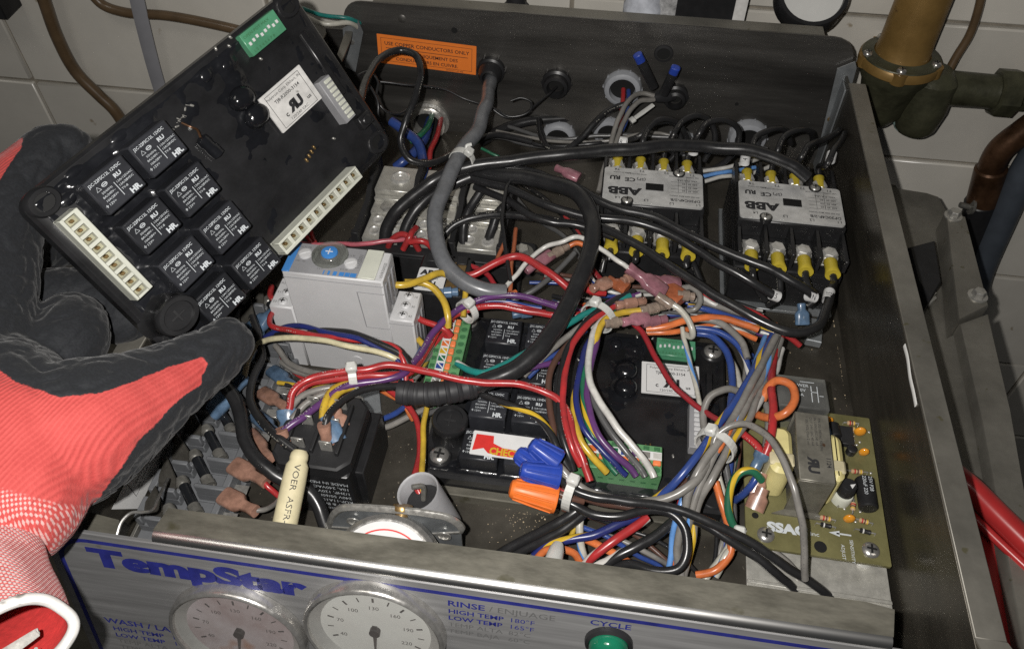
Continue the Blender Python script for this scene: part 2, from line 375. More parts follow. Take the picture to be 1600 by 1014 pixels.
def tie(name, label, c, ax, r, head, mat='nylon', w=2.0, group=None, tail=None):
    """a zip tie: a strap ring round a bundle with its ratchet head"""
    c = Vector(c); ax = Vector(ax).normalized(); e1 = (Vector(head)-c); e1 = (e1-ax*e1.dot(ax)).normalized(); e2 = ax.cross(e1)
    rx, ry = r if isinstance(r, tuple) else (r, r)
    m = MB(); ring = [c+e1*(rx*math.cos(2*math.pi*i/28))+e2*(ry*math.sin(2*math.pi*i/28)) for i in range(29)]
    for i in range(28):
        a, b = ring[i], ring[i+1]; na = (a-c).normalized(); nb = (b-c).normalized(); w2 = ax*w
        m.add([a-w2, a+w2, b+w2, b-w2, a-w2+na*.9, a+w2+na*.9, b+w2+nb*.9, b-w2+nb*.9], [[0, 3, 2, 1], [4, 5, 6, 7], [0, 4, 7, 3], [1, 2, 6, 5]])
    t = thing(name, label, 'zip tie', c, None, group)
    M = Matrix.Translation(-c)
    m2 = MB(M); m2.v = [M @ p for p in m.v]; m2.f = m.f; ob('strap', m2, mat, t)
    Rm = Matrix((e2, ax, e1)).transposed(); h = MB(M); h.box(c+e1*(rx+1.6), (5.4, 5.6, 4.6), .9, Rm); ob('ratchet_head', h, mat, t)
    if tail:
        q = MB(M); q.tube(smooth([c+e1*(rx+2)+e2*2, c+e1*(rx+2)+e2*5+Vector(tail)*.4, c+e1*(rx+2)+e2*6+Vector(tail)]), (1.0, .45), 8, True, ax.cross(e1)); ob('cut_tail', q, mat, t)
    return t
def screw(parent, c, r=3.4, h=1.6, mat='steel', n=(0, 0, 1), hexr=0, name='screw', cross=True):
    n = Vector(n).normalized(); m = MB()
    if hexr: m.lathe(c, n, [(hexr, 0), (hexr, h*1.2), (hexr-.5, h*1.5)], 6)
    else: m.lathe(c, n, [(r*.98, 0), (r, h*.35), (r*.85, h*.72), (r*.5, h*.95), (r*.12, h)], 18)
    o = ob(name, m, mat, parent)
    if cross and not hexr:
        q = MB(); e = n.orthogonal().normalized(); f = n.cross(e); a = .7; e, f = e*math.cos(a)+f*math.sin(a), f*math.cos(a)-e*math.sin(a)
        R = Matrix((e, f, n)).transposed()
        q.box(Vector(c)+n*(h*.86), (r*1.1, r*.24, h*.35), .02, R); q.box(Vector(c)+n*(h*.86), (r*.24, r*1.1, h*.352), .02, R); ob('cross_recess', q, 'deep_black', o)
    return o
def plate(pix, z, th, b=0, M=None):
    """a level plate whose corners are photograph points at height z"""
    m = MB(M); m.prism([(P(x, y, z).x, P(x, y, z).y) for x, y in pix], z-th, z, b); return m
# ================================================================ materials
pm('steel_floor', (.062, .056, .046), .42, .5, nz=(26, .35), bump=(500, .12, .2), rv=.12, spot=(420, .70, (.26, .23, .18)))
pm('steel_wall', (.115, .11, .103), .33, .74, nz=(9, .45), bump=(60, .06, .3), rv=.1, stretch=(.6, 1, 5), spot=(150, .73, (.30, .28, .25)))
pm('steel_side', (.11, .10, .082), .35, .74, nz=(9, .5), bump=(90, .08, .3), rv=.12, stretch=(8, .5, 3))
pm('steel_flange', (.20, .19, .165), .48, .55, nz=(18, .3), bump=(300, .12, .2), rv=.12, spot=(140, .68, (.13, .12, .075)))
pm('steel_grimy', (.125, .118, .096), .5, .45, nz=(45, .26), bump=(220, .2, .3), rv=.15, stretch=(1, 3, 3), spot=(60, .68, (.075, .07, .045)))
pm('steel_bright', (.72, .71, .69), .29, 1, nz=(20, .1), bump=(200, .03, .1), stretch=(.3, 4, 4))
pm('steel', (.46, .45, .43), .27, .8, nz=(300, .15), rv=.08)
pm('tin', (.48, .47, .44), .3, .7, nz=(400, .2), rv=.1)
pm('alu', (.46, .45, .41), .36, .5, nz=(160, .2), bump=(300, .15, .2), rv=.1)
pm('galv', (.25, .265, .275), .38, .55, nz=(60, .2), rv=.1)
pm('dark_steel', (.17, .165, .15), .36, .45, nz=(200, .3), rv=.1)
pm('zinc', (.58, .57, .54), .3, .5, nz=(160, .35), bump=(300, .3, .4), rv=.12)
pm('clip_steel', (.085, .08, .07), .3, .5, nz=(200, .3), rv=.1)
pm('brass', (.33, .22, .095), .36, .75, nz=(150, .25), rv=.1)
pm('copper_pipe', (.085, .043, .022), .38, .6, nz=(45, .6), bump=(120, .25, .6), rv=.12)
pm('gold_paint', (.24, .145, .045), .42, .35, nz=(40, .2), bump=(260, .12, .4), rv=.08, spot=(90, .7, (.09, .05, .025)))
pm('bronze_green', (.060, .060, .036), .42, .3, nz=(35, .6), bump=(110, .6, 1.2), spot=(45, .68, (.10, .10, .06)))
pm('verdigris', (.30, .42, .38), .8, 0, nz=(200, .3), bump=(300, .5, .5))
pm('tile_glaze', (.57, .545, .49), .26, 0, nz=(12, .08), bump=(40, .05, .4), rv=.06, spot=(70, .72, (.33, .28, .21)), orand=.09)
pm('grout', (.24, .215, .175), .9, 0, nz=(60, .35), bump=(400, .4, .4))
pm('black_plastic', (.016, .016, .017), .36, 0, nz=(100, .25), bump=(600, .05, .1))
pm('black_matte', (.014, .014, .015), .58, 0, nz=(80, .3), bump=(700, .1, .15))
pm('deep_black', (.004, .004, .004), .7)
pm('potting', (.009, .0095, .0115), .2, 0, nz=(30, .4), bump=(75, .55, 2.2, 3), rv=.06, coat=.3, spot=(200, .735, (.10, .09, .08)))
pm('relay_case', (.021, .022, .026), .38, 0, nz=(90, .3), bump=(500, .05, .1), orand=.3, spot=(350, .72, (.10, .10, .10)))
pm('case_black', (.014, .014, .015), .3, 0, nz=(60, .4), bump=(300, .08, .2))
pm('print_white', (.50, .53, .55), .6, 0, nz=(200, .15))
pm('print_black', (.02, .02, .022), .6, 0)
pm('print_blue', (.018, .022, .16), .5, 0, nz=(120, .3))
pm('print_red', (.55, .03, .025), .5, 0, nz=(200, .1))
pm('print_grey', (.10, .10, .10), .6, 0)
pm('paper_white', (.60, .60, .595), .55, 0, nz=(60, .06), bump=(300, .05, .1))
pm('paper_worn', (.58, .57, .55), .6, 0, nz=(90, .25), spot=(120, .66, (.22, .21, .19)))
pm('label_silver', (.55, .55, .54), .38, .35, nz=(70, .3), spot=(60, .66, (.30, .30, .29)))
pm('sticker_orange', (.78, .20, .03), .5, 0, nz=(60, .06))
pm('pcb_green', (.135, .125, .055), .36, 0, nz=(45, .3), rv=.08, spot=(130, .72, (.34, .30, .12)))
pm('conn_green', (.105, .26, .115), .42, 0, nz=(80, .12))
pm('conn_green_dark', (.045, .14, .06), .42, 0, nz=(80, .15))
pm('dip_green', (.075, .25, .14), .3, 0, nz=(90, .2))
pm('conn_orange', (.72, .20, .07), .45, 0, nz=(120, .1))
pm('header_white', (.52, .53, .46), .42, 0, nz=(60, .1), spot=(200, .7, (.40, .37, .27)))
pm('header_shade', (.30, .29, .20), .5, 0, nz=(100, .3))
pm('grey_plastic', (.50, .50, .505), .46, 0, nz=(60, .05), bump=(900, .06, .1))
pm('grey_plastic_d', (.25, .25, .26), .5, 0, nz=(60, .1))
pm('blue_plastic', (.05, .20, .50), .38, 0, nz=(90, .1))
pm('fuse_grey', (.125, .13, .138), .48, 0, nz=(60, .15))
pm('terminal_blue', (.085, .14, .22), .26, 0, nz=(160, .4), coat=.5, orand=.2)
pm('terminal_tan', (.30, .165, .12), .26, 0, nz=(160, .4), coat=.5, orand=.2)
pm('terminal_pink', (.26, .115, .14), .26, 0, nz=(160, .4), coat=.5, orand=.2)
pm('terminal_orange', (.33, .10, .045), .26, 0, nz=(160, .4), coat=.5, orand=.2)
pm('terminal_clear', (.33, .26, .21), .25, 0, nz=(200, .3), trans=.35)
pm('terminal_yellow', (.47, .365, .035), .36, 0, nz=(200, .15), coat=.2)
pm('nut_blue', (.02, .05, .30), .3, 0, nz=(140, .15), coat=.3)
pm('nut_orange', (.66, .15, .025), .4, 0, nz=(140, .12))
pm('nylon', (.60, .60, .57), .35, 0, nz=(200, .08), trans=.15)
pm('gland_grey', (.28, .29, .31), .5, 0, nz=(90, .15), bump=(300, .1, .2))
pm('conduit_grey', (.30, .30, .31), .5, 0, nz=(70, .15))
pm('sleeve_cream', (.47, .42, .27), .62, 0, nz=(40, .28), bump=(500, .25, .25))
pm('tape_yellow', (.60, .53, .24), .42, 0, nz=(60, .2), coat=.15)
pm('lam_steel', (.20, .19, .16), .42, .45, nz=(90, .35), rv=.1, spot=(160, .68, (.09, .05, .03)))
clear_mat('clear_case', (.80, .82, .78), .12, .16, (.42, .42, .40))
clear_mat('glass', (.90, .91, .90), .08, .12, (.5, .45, .42))
pm('gauge_ring', (.34, .34, .33), .25, .2, nz=(50, .2), rv=.1)
pm('dial_white', (.56, .56, .54), .5, 0, nz=(40, .05))
pm('dial_rusty', (.36, .26, .26), .5, 0, nz=(35, .3), alt=(.48, .44, .46), spot=(30, .62, (.30, .13, .07)))
pm('lamp_green', (.01, .16, .085), .12, 0, trans=.3, nz=(90, .2), coat=.5)
pm('fascia_grey', (.225, .224, .224), .42, .35, nz=(120, .2), bump=(400, .1, .15), rv=.08, stretch=(.12, 2.5, 2.5), spot=(60, .7, (.17, .16, .14)))
pm('red_paint', (.36, .025, .025), .3, 0, nz=(40, .15), coat=.3)
pm('resin_orange', (.62, .25, .02), .25, 0, nz=(120, .2), coat=.4)
pm('resistor_tan', (.45, .30, .17), .4, 0, nz=(150, .2))
pm('smoke', (.012, .013, .015), .25, 0, coat=.3, nz=(50, .3))
pm('rubber', (.02, .02, .022), .55, 0, nz=(90, .35), bump=(300, .15, .3))
pm('hose_bluegrey', (.055, .065, .08), .5, 0, nz=(40, .2))
pm('tube_brown', (.10, .065, .035), .35, 0, nz=(40, .3), coat=.3)
pm('tube_grey', (.27, .27, .29), .45, 0, nz=(40, .1))
pm('marker_pipe', (.48, .50, .55), .6, 0, nz=(90, .3))
pm('insulation', (.33, .33, .33), .95, 0, nz=(250, .5), bump=(250, .8, 1.0))
pm('crumb', (.45, .36, .24), .85, 0, nz=(300, .4))
pm('paint_smear', (.68, .68, .66), .7, 0, nz=(90, .1))
# ================================================================ tiled wall behind, floor below
wall = ob('wall', MB().bb(-620, 1120, 451.5, 470, -640, 340, 0), 'grout', kind='structure', label='cream tiled wall behind the control box', org=(250, 460, -640))
tx0, tz0, tw, tht = -315, -34, 242, 117
tm = MB().box((0, 0, 0), (tw-3.2, 7, tht-3.2), 1.3).mesh('tile', MATS['tile_glaze'])
for i in range(-1, 5):
    for j in range(-5, 3):
        o = ob('tile', tm, None, wall); r = random.uniform
        o.location = ((tx0+(i+.5)*tw-250)*S, (450.9-460+r(-.3, .3))*S, (tz0+(j+.5)*tht+640)*S)
        o.rotation_euler = (r(-.003, .003), 0, r(-.003, .003))
ob('floor', MB().bb(-900, 1400, -800, 451, -700, -640, 0), 'black_matte', kind='structure', label='dark floor far below the machine')
ob('machine_top', plate([(-60, 1100), (-40, 700), (440, 30), (1400, 290), (1640, 880), (1700, 1200)], -30, 8), 'steel_grimy', kind='structure', label='dark grimy machine top under the control box')
# ================================================================ control box
WX, DY, HZ, HB = 360, 383, 76, 100
box = thing('control_box', 'open stainless steel control box with its cover off, full of wiring', 'control box', (180, 190, -1.5))
BM = Matrix.Translation(V(-180, -190, 1.5))
def bp(name, m, mat, parent=None, **k):
    m.v = [BM @ p for p in m.v]; return ob(name, m, mat, parent or box, **k)
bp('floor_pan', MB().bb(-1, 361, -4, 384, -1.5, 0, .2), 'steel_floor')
# back wall with rounded upper corners and a turned-over top flange
XZ = Matrix(((1, 0, 0, 0), (0, 0, -1, 0), (0, 1, 0, 0), (0, 0, 0, 1)))
bw = MB(Matrix.Translation(V(0, DY+1.3, 0)) @ XZ)
pol = [(-1, 0), (362, 0)]+[(362-16+16*math.cos(a), HB-16+16*math.sin(a)) for a in [i*math.pi/12 for i in range(7)]]+[(14+14+14*math.cos(a), HB-14+14*math.sin(a)) for a in [math.pi/2+i*math.pi/12 for i in range(7)]]+[(14, 78), (-1, 78)]
bw.prism(pol, 0, 1.3); back_wall = bp('back_wall', bw, 'steel_wall')
fl = MB().bb(36, 340, DY+1.4, DY+13, HB-1.2, HB, .4); fl.bb(36, 340, DY+12, DY+13.2, HB-14, HB-1.3, .3); bp('top_flange', fl, 'steel_flange', back_wall)
def wallpt(px, py, y=DY): return PY(px, py, y)
for i, (px, py, r) in enumerate(((710, 48, 2.2), (1037, 84, 4.6), (1151, 163, 1.4))):
    c = wallpt(px, py); bp('knockout_hole', MB().cyl(c+V(0, -.12, 0), c+V(0, .1, 0), r), 'deep_black', back_wall)
    if i == 1: bp('grommet', MB().lathe(c+V(0, -1.2, 0), (0, 1, 0), [(r, 0), (r+1.6, .2), (r+2, 1.1)], 20, False), 'black_matte', back_wall)
c = wallpt(628, 30); bp('dimple', MB().lathe(c, (0, -1, 0), [(3, 0), (2, .5), (.2, .7)], 14), 'steel_wall', back_wall)
# side walls
rw = MB().bb(WX, WX+1.4, -9, DY-1, 0, HZ-1, .2); side_r = bp('side_wall', rw, 'steel_side')
rf = MB().bb(WX+.2, WX+11.5, 2, DY-13, HZ-1.2, HZ, .4); rf.bb(WX+10.4, WX+11.5, 2, DY-13, HZ-13, HZ-1.25, .3)
rf.prism([(WX+.2, 2), (WX+11.5, 2), (WX+16, -7), (WX+16, -26), (WX+7, -26), (WX+4, -9)], HZ-1.25, HZ-.1); bp('top_flange', rf, 'steel_flange', side_r)
sm = MB(); a = [PX(x, y, WX-.25) for x, y in ((1413, 540), (1418, 560), (1422, 590), (1427, 612), (1431, 633))]; sm.tube(smooth(a), (1.5, .35), 8, True, (0, 0, 1)); bp('paint_smear', sm, 'paint_smear', side_r)
lw = MB().bb(-1.4, 0, 2, DY-1, 0, HZ-1, .2); side_l = bp('side_wall', lw, 'steel_side')
lf = MB().bb(-12, -.2, 10, DY-10, HZ-1.2, HZ, .4); lf.bb(-12, -10.9, 10, DY-10, HZ-12, HZ-1.25, .3); bp('top_flange', lf, 'steel_flange', side_l)
# curled end of the left wall beside the front panel
e = MB(); e.tube(smooth([P(182, 838, 60), P(190, 815, 62), P(205, 801, 62), P(222, 800, 60), P(237, 797, 56), P(246, 780, 50), P(262, 748, 34)]), (.75, .75), 8); bp('curled_edge', e, 'steel', side_l)
bp('corner_fill', plate([(140, 800), (186, 812), (184, 842), (120, 842)], 58, 2), 'steel_grimy', side_l)
# corner straps with rivets
for sx, pts, riv in ((1, [(1308, 107), (1336, 96), (1338, 106), (1284, 300), (1262, 300)], [(1298, 187), (1286, 240)]), (-1, [(536, 44), (560, 32), (568, 50), (556, 112), (540, 104)], [(549, 66)])):
    y = DY-2.2; m = MB(Matrix.Translation(V(0, y, 0)) @ XZ); q = [PY(x, yy, y) for x, yy in pts]; m.prism([(p.x, p.z) for p in q], 0, .9); st = bp('corner_strap', m, 'galv')
    for x, yy in riv: c = PY(x, yy, y-.9); bp('rivet', MB().lathe(c, (0, -1, 0), [(2.4, 0), (2.1, .7), (.8, 1.1)], 12), 'brass' if sx > 0 else 'steel', st)
m = MB(); c0 = V(WX-1.2, DY-14, 0); m.bb(WX-1.2, WX-.1, DY-16, DY-2.4, 2, 72, .2); bp('corner_strap', m, 'galv')
# front wall, flange with a rolled bright edge, sloping fascia
fx0, fx1 = 47, 331
fr = MB().bb(30, 350, -4.4, -3.2, 0, 68, .2); front = bp('front_wall', fr, 'steel_grimy')
ff = MB().prism([(fx0, -2), (fx1, -2), (fx1+2, 8.5), (fx1-8, 10), (220, 10), (100, 8.8), (fx0+2, 8.2)], HZ-1.3, HZ); bp('front_flange', ff, 'steel_grimy', front)
fe = MB(); arc = [(-2, HZ)]+[(-2-3.6*math.sin(a), HZ-3.6+3.6*math.cos(a)) for a in [i*math.pi/16 for i in range(1, 9)]]+[(-5.6, 67)]
inn = [(-3.2, 67)]+[(-2-1.6*math.sin(a), HZ-3.6+2.2*math.cos(a)) for a in [i*math.pi/16 for i in range(8, -1, -1)]]
prof = arc+inn; nn = len(prof); fe.add([(fx0+.3, y, z-.04) for y, z in prof]+[(fx1-.3, y, z-.04) for y, z in prof], [[i, (i+1) % nn, nn+(i+1) % nn, nn+i] for i in range(nn)]+[list(range(nn)), list(range(nn, 2*nn))])
bp('rolled_edge', fe, 'steel_bright', front, ang=60)
TA = math.radians(14); FN = V(0, -math.cos(TA), math.sin(TA)); FO = V(0, -6.5, 71); FYv = V(0, math.sin(TA), math.cos(TA))
FR = Matrix((V(1, 0, 0), FYv, FN)).transposed()
def fp(px, py): h = PH(px, py, FO, FN); return h.x, (h-FO).dot(FYv)
def fpart(name, data, mat=None, parent=None):
    """a part of the fascia, in fascia coordinates: x along the panel, y up it, z out of it"""
    o = ob(name, data, mat, parent or fascia)
    return o
fascia = bpy.data.objects.new('fascia', MB().prism(rrect(-1, -112, 352, 2, 18, 6), -1.6, 0, .4).mesh('fascia', MATS['fascia_grey'])); COL.objects.link(fascia); fascia.parent = box
mm = FR.to_4x4(); mm.translation = (FO+V(-180, -190, 1.5))*S; fascia.matrix_basis = mm
fpart('border_line', quads('border_line', outline(rrect(3.0, -107, 346, -1.6, 15, 8), 2.1), 'print_blue', .06))
ax, ay = fp(137, 861); bx_, by_ = fp(452, 921)
fpart('lettering', text_mesh('lettering', [('TempStar', 17.5, -17.2, 14.6, 1.56, 0, 'LEFT', .06)], 'print_blue', .08)); fpart('trade_mark', text_mesh('trade_mark', [('®', 101.8, -14, 4.2)], 'print_blue', .08))
b1 = [('WASH / LAVADO', 12, -57.5, 5.0, 1.25, 0, 'LEFT', .02), ('HIGH TEMP', 14.5, -62.6, 3.9, 1.2, 0, 'LEFT', .02), ('LOW TEMP', 14.5, -67.2, 3.9, 1.2, 0, 'LEFT', .02), ('150°F', 42, -62.6, 3.9, 1.2), ('140°F', 42, -67.2, 3.9, 1.2)]
b2 = [('TEMP ALTA', 14.5, -71.8, 3.9, 1.2), ('TEMP BAJA', 14.5, -76.4, 3.9, 1.2), ('66°C', 42, -71.8, 3.9, 1.2), ('60°C', 42, -76.4, 3.9, 1.2)]
fpart('lettering', text_mesh('lettering', b1, 'print_blue', .07)); fpart('lettering', text_mesh('lettering', b2, 'print_grey', .07))
b3 = [('RINSE', 166.5, -9.6, 4.6, 1.25, 0, 'LEFT', .02), ('HIGH TEMP', 166.8, -14.2, 3.6, 1.2, 0, 'LEFT', .02), ('LOW TEMP', 166.8, -18.4, 3.6, 1.2, 0, 'LEFT', .02), ('180°F', 191, -14.2, 3.6, 1.2), ('165°F', 191, -18.4, 3.6, 1.2), ('CYCLE', 222, -8.2, 4.2, 1.25, 0, 'LEFT', .02)]
b4 = [('/ ENJUAGE', 183, -9.6, 4.6, 1.2), ('TEMP ALTA', 166.8, -22.6, 3.6, 1.2), ('TEMP BAJA', 166.8, -26.8, 3.6, 1.2), ('82°C', 191, -22.6, 3.6, 1.2), ('60°C', 191, -26.8, 3.6, 1.2)]
fpart('lettering', text_mesh('lettering', b3, 'print_blue', .07)); fpart('lettering', text_mesh('lettering', b4, 'print_grey', .07))
# ---------------------------------------------------------------- two thermometers and the lamp in the fascia
def gauge(label, a, b, r, dial, needle_deg, hazy):
    o = FO+V(1, 0, 0)*a+FYv*b+FN*4.6; t = thing('dial_thermometer', label, 'thermometer', o, FR)
    ob('bezel', MB().lathe((0, 0, 0), (0, 0, 1), [(r, -4.5), (r, -.5), (r-.6, .6), (r-1.4, 1), (r-2.2, .6), (r-2.4, -.5), (r-2.5, -4)], 56, False), 'steel', t)
    d = ob('dial', MB().lathe((0, 0, -4), (0, 0, 1), [(r-5.6, 0), (r-5.6, .6)], 40), dial, t)
    ob('inner_ring', MB().lathe((0, 0, -3.4), (0, 0, 1), [(r-6.4, 0), (r-5.6, .9), (r-2.4, 2.6)], 48, False), 'gauge_ring', t)
    tk = []; nums = []
    for k in range(-6, 7):
        an = math.radians(90-k*19); r0, r1 = (r*.60, r*.69); w = .28 if k % 2 else .45; c, s_ = math.cos(an), math.sin(an)
        tk.append(((c*r0-s_*w, s_*r0+c*w), (c*r0+s_*w, s_*r0-c*w), (c*r1+s_*w, s_*r1-c*w), (c*r1-s_*w, s_*r1+c*w)))
        if k % 2 == 0: nums.append((str(130+k*15), math.cos(an)*r*.48-2.4, math.sin(an)*r*.48-1.2, 3.1, 1))
    ob('scale_mark', quads('scale_mark', tk, 'print_black', -3.3), None, d); ob('lettering', text_mesh('lettering', nums, 'print_black', -3.3), None, d)
    an = math.radians(needle_deg); c, s_ = math.cos(an), math.sin(an); n = MB()
    n.prism([(c*r*.66, s_*r*.66), (-s_*1.0-c*4, c*1.0-s_*4), (s_*1.0-c*4, -c*1.0-s_*4)], -2.4, -1.9); n.cyl((0, 0, -3.4), (0, 0, -1.2), 2.2); ob('needle', n, 'black_matte', t)
    ob('lens', MB().lathe((0, 0, -.6), (0, 0, 1), [(r-2.4, 0), (r*.6, .5), (.2, .7)], 48, False), 'glass', t)
    return t
gauge('round wash thermometer with rust-stained dial in the front panel', 76.5, -47, 30, 'dial_rusty', 262, True)
gauge('round rinse thermometer with clean white dial in the front panel', 136.8, -31, 29.5, 'dial_white', 268, False)
t = thing('indicator_lamp', 'green domed cycle indicator lamp at the lower edge of the front panel', 'indicator lamp', FO+V(1, 0, 0)*230.3+FYv*(-17.5), FR)
ob('collar', MB().lathe((0, 0, 0), (0, 0, 1), [(9.4, 0), (9.2, 1.8), (8, 2.6), (7.4, 1.2)], 28, False), 'black_plastic', t)
ob('lens', MB().lathe((0, 0, 0), (0, 0, 1), [(7.6, 0), (7.6, 3.5), (6.6, 6), (4.2, 7.6), (.5, 8.1)], 28), 'lamp_green', t)
# ---------------------------------------------------------------- stickers on the walls
def wall_frame(tl, tr, bl, y):
    a, b, c = PY(*tl, y), PY(*tr, y), PY(*bl, y); ex = (b-a).normalized(); n = V(0, -1, 0); ey = n.cross(ex); R = Matrix((ex, ey, n)).transposed(); return c, R, (b-a).length, (a-c).length
c, R, w_, h_ = wall_frame((588, 53), (744, 73), (592, 98), DY-.25)
t = thing('warning_sticker', 'orange copper conductors warning sticker on the back wall of the box', 'sticker', c, R)
ob('backing', MB().prism(rrect(0, 0, w_, h_, .4, 2), -.15, 0), 'sticker_orange', t)
k = w_/72
ob('border_line', quads('border_line', outline([(2.6, 2.2), (w_-3, 2.2), (w_-3, h_-2.4), (2.6, h_-2.4)], .35)+[(6, h_*.55, w_-6, h_*.55+.4)], 'print_black', .08), None, t)
ob('lettering', text_mesh('lettering', [('USE COPPER CONDUCTORS ONLY', w_/2, h_*.66, 3.9*k, 1.0, 0, 'CENTER', .012), ('UTILISEZ UNIQUEMENT DES', w_/2, h_*.36, 3.6*k, 1.0, 0, 'CENTER', .012), ('CONDUCTEURS EN CUIVRE.', w_/2, h_*.16, 3.6*k, 1.0, 0, 'CENTER', .012), ('09905-011-67-90B', w_-22, .5, 1.7, 1.0)], 'print_black', .08), None, t)
# wiring sticker on the inner face of the left wall
pa, pb, pc = PX(176, 797, .2), PX(248, 655, .2), PX(190, 808, .2)
ex = (pb-pa).normalized(); n = V(1, 0, 0); ey = n.cross(ex); R = Matrix((ex, ey, n)).transposed()
t = thing('wiring_sticker', 'white wiring note sticker inside the left wall of the box under the glove', 'sticker', PX(176, 797, .3), R)
ob('backing', MB().prism([(0, 1), (11, -20), (92, -20), (92, 1)], -.12, 0), 'paper_white', t)
ob('border_line', quads('border_line', outline([(14, -13), (90, -13), (90, -1.2), (14, -1.2)], .4), 'print_black', .07), None, t)
ob('lettering', text_mesh('lettering', [('CONNECTION', 24, -4.6, 3.2, 1.1), ('FAN LOAD ON FIBER ONLY', 18, -8, 2.4, 1.1), ('3A, 1/4HP, 240V AC MAX', 18, -11.4, 2.4, 1.1)], 'print_black', .07), None, t)
# ---------------------------------------------------------------- cable glands and conduit bushings in the back wall
def gland(name, label, px, py, prof, mat, hole=4, y=DY, group=None, ribs=0):
    c = PY(px, py, y); t = thing(name, label, 'cable gland', c, None, group)
    ob('body', MB().lathe((0, 0, 0), (0, -1, 0), prof, 28, False), mat, t)
    ob('bore', MB().lathe((0, -prof[-1][1]*.5, 0), (0, -1, 0), [(hole+.4, 0), (hole+.4, .3)], 20), 'deep_black', t)
    for i in range(ribs):
        a = 2*math.pi*i/ribs; R0 = prof[1][0]; ob('rib', MB().cyl((R0*math.cos(a), 0, R0*math.sin(a)), (R0*math.cos(a), -prof[1][1]*.9, R0*math.sin(a)), .8, n=6), mat, t)
    return t
gland('cable_gland', 'black domed gland gripping the thick grey cable', 768, 108, [(10, 0), (10, 4), (8.6, 5), (8.2, 9), (6.2, 13), (4.7, 13.5), (4.5, 6)], 'black_plastic', 4.4, ribs=6)
gland('cable_gland', 'empty black split gland between the grey cable and the grey bushing', 870, 128, [(10.5, 0), (10.5, 3.5), (8.8, 4.6), (8.6, 9), (6.4, 9.6), (5.6, 4)], 'black_plastic', 5.4, ribs=8)
gland('cable_gland', 'black gland at the back wall behind the blue tipped connectors', 1055, 148, [(9, 0), (9, 4), (7.4, 5.2), (7, 9), (5, 10), (4.4, 5)], 'black_plastic', 4.2, ribs=6)
gland('conduit_bushing', 'pale grey notched bushing high on the back wall carrying red and blue wires', 973, 136, [(13.5, 0), (13.5, 2.5), (12.6, 5), (11, 6), (9.4, 6), (8.8, 1)], 'gland_grey', 8.4, ribs=10)
gland('conduit_fitting', 'silver threaded conduit fitting low on the back wall with blue and green wires', 672, 186, [(15.5, 0), (15.5, 3), (13.4, 4), (13.4, 6), (12.6, 6.6), (13.4, 7.2), (12.6, 8), (13.2, 9), (11, 9.6), (10.5, 2)], 'tin', 10, ribs=0)
gland('conduit_bushing', 'grey bushing half hidden behind the black cable left of the contactors', 873, 212, [(13, 0), (13, 3), (11.8, 5), (10, 6), (9, 6), (8.6, 1)], 'gland_grey', 8.2, ribs=8)
gland('conduit_bushing', 'grey bushing low behind the pair of grey wires', 952, 205, [(12, 0), (12, 3), (11, 5), (9.4, 5.6), (8.6, 5.6), (8.2, 1)], 'gland_grey', 7.8, ribs=8)
gland('conduit_bushing', 'grey bushing behind the wire loops between the two contactors', 1168, 212, [(14, 0), (14, 3), (12.6, 6), (10.4, 7), (9.4, 7), (8.8, 1)], 'gland_grey', 8.4, ribs=9)
gland('conduit_bushing', 'grey bushing seen through the wire loops of the first contactor', 1062, 222, [(11, 0), (11, 3), (10, 5), (8.4, 5.6), (7.6, 5.6), (7, 1)], 'gland_grey', 6.8, ribs=8)
# ================================================================ outside the box, right: plumbing on the wall, machine rail
vb = thing('vacuum_breaker', 'gold painted vacuum breaker on a dark bronze valve body behind the box', 'valve', PY(1408, 88, 424))
c = V(0, 0, 0)
ob('gold_barrel', MB().lathe((0, 0, 1), (.0, 0, 1), [(19.5, 0), (18.6, 2), (18, 12), (17.2, 60), (17.2, 110)], 32), 'gold_paint', vb)
fg = ob('flange', MB().lathe((0, 0, -7), (0, 0, 1), [(26.5, 0), (28, 1.2), (28, 6), (27, 7.4), (22, 8), (19.6, 8.4)], 36), 'gold_paint', vb)
ob('dark_stain', MB().lathe((0, 0, .3), (0, 0, 1), [(27, 0), (26.5, .9), (21.6, 1.5), (19.4, 3)], 36, False), 'bronze_green', fg)
for i in range(5):
    a = math.radians(-100+72*i); q = V(24*math.cos(a), 24*math.sin(a), 1); screw(vb, q, 3.4, 3, 'steel', name='flange_screw')
    ob('bolt_ear', MB().cyl(q+V(0, 0, -8), q+V(0, 0, -.4), 5.6, n=14), 'gold_paint', fg)
vbody = MB(); vbody.lathe((0, 0, -7.2), (0, 0, -1), [(25, 0), (25, 5), (21, 12), (18.5, 24), (16.5, 36), (10, 46), (4, 50)], 24)
vbody.lathe((27, -2, -6), (.0, -.05, -1), [(10, 0), (17, 8), (17.6, 30), (15, 46), (12, 50), (8, 51)], 24); vbody.lathe((18, 0, -22), (1, 0, .0), [(13, 0), (12.5, 20), (12, 52), (13, 56)], 20)
ob('valve_body', vbody, 'bronze_green', vb)
nt = MB(); nt.lathe((72, 0, -22), (1, 0, 0), [(15, 0), (17, 1.5), (17, 14), (15, 15.5), (12, 16), (12, 21)], 8); ob('union_nut', nt, 'bronze_green', vb)
ob('brass_thread', MB().lathe((92, 0, -22), (1, 0, 0), [(10.5, 0), (10.5, 8), (13, 9), (13, 40)], 18), 'brass', vb)
ob('corroded_rim', MB().lathe((27, -2.1, -52), (0, -.05, -1), [(16.0, -4), (15.8, -.5), (13.4, 3.6), (9, 5.0)], 20, False), 'verdigris', vb)
t = thing('pressure_gauge', 'black rimmed pressure gauge at the top edge above the back wall', 'pressure gauge', PY(1270, -8, 418), Matrix.Rotation(math.radians(38), 3, 'X'))
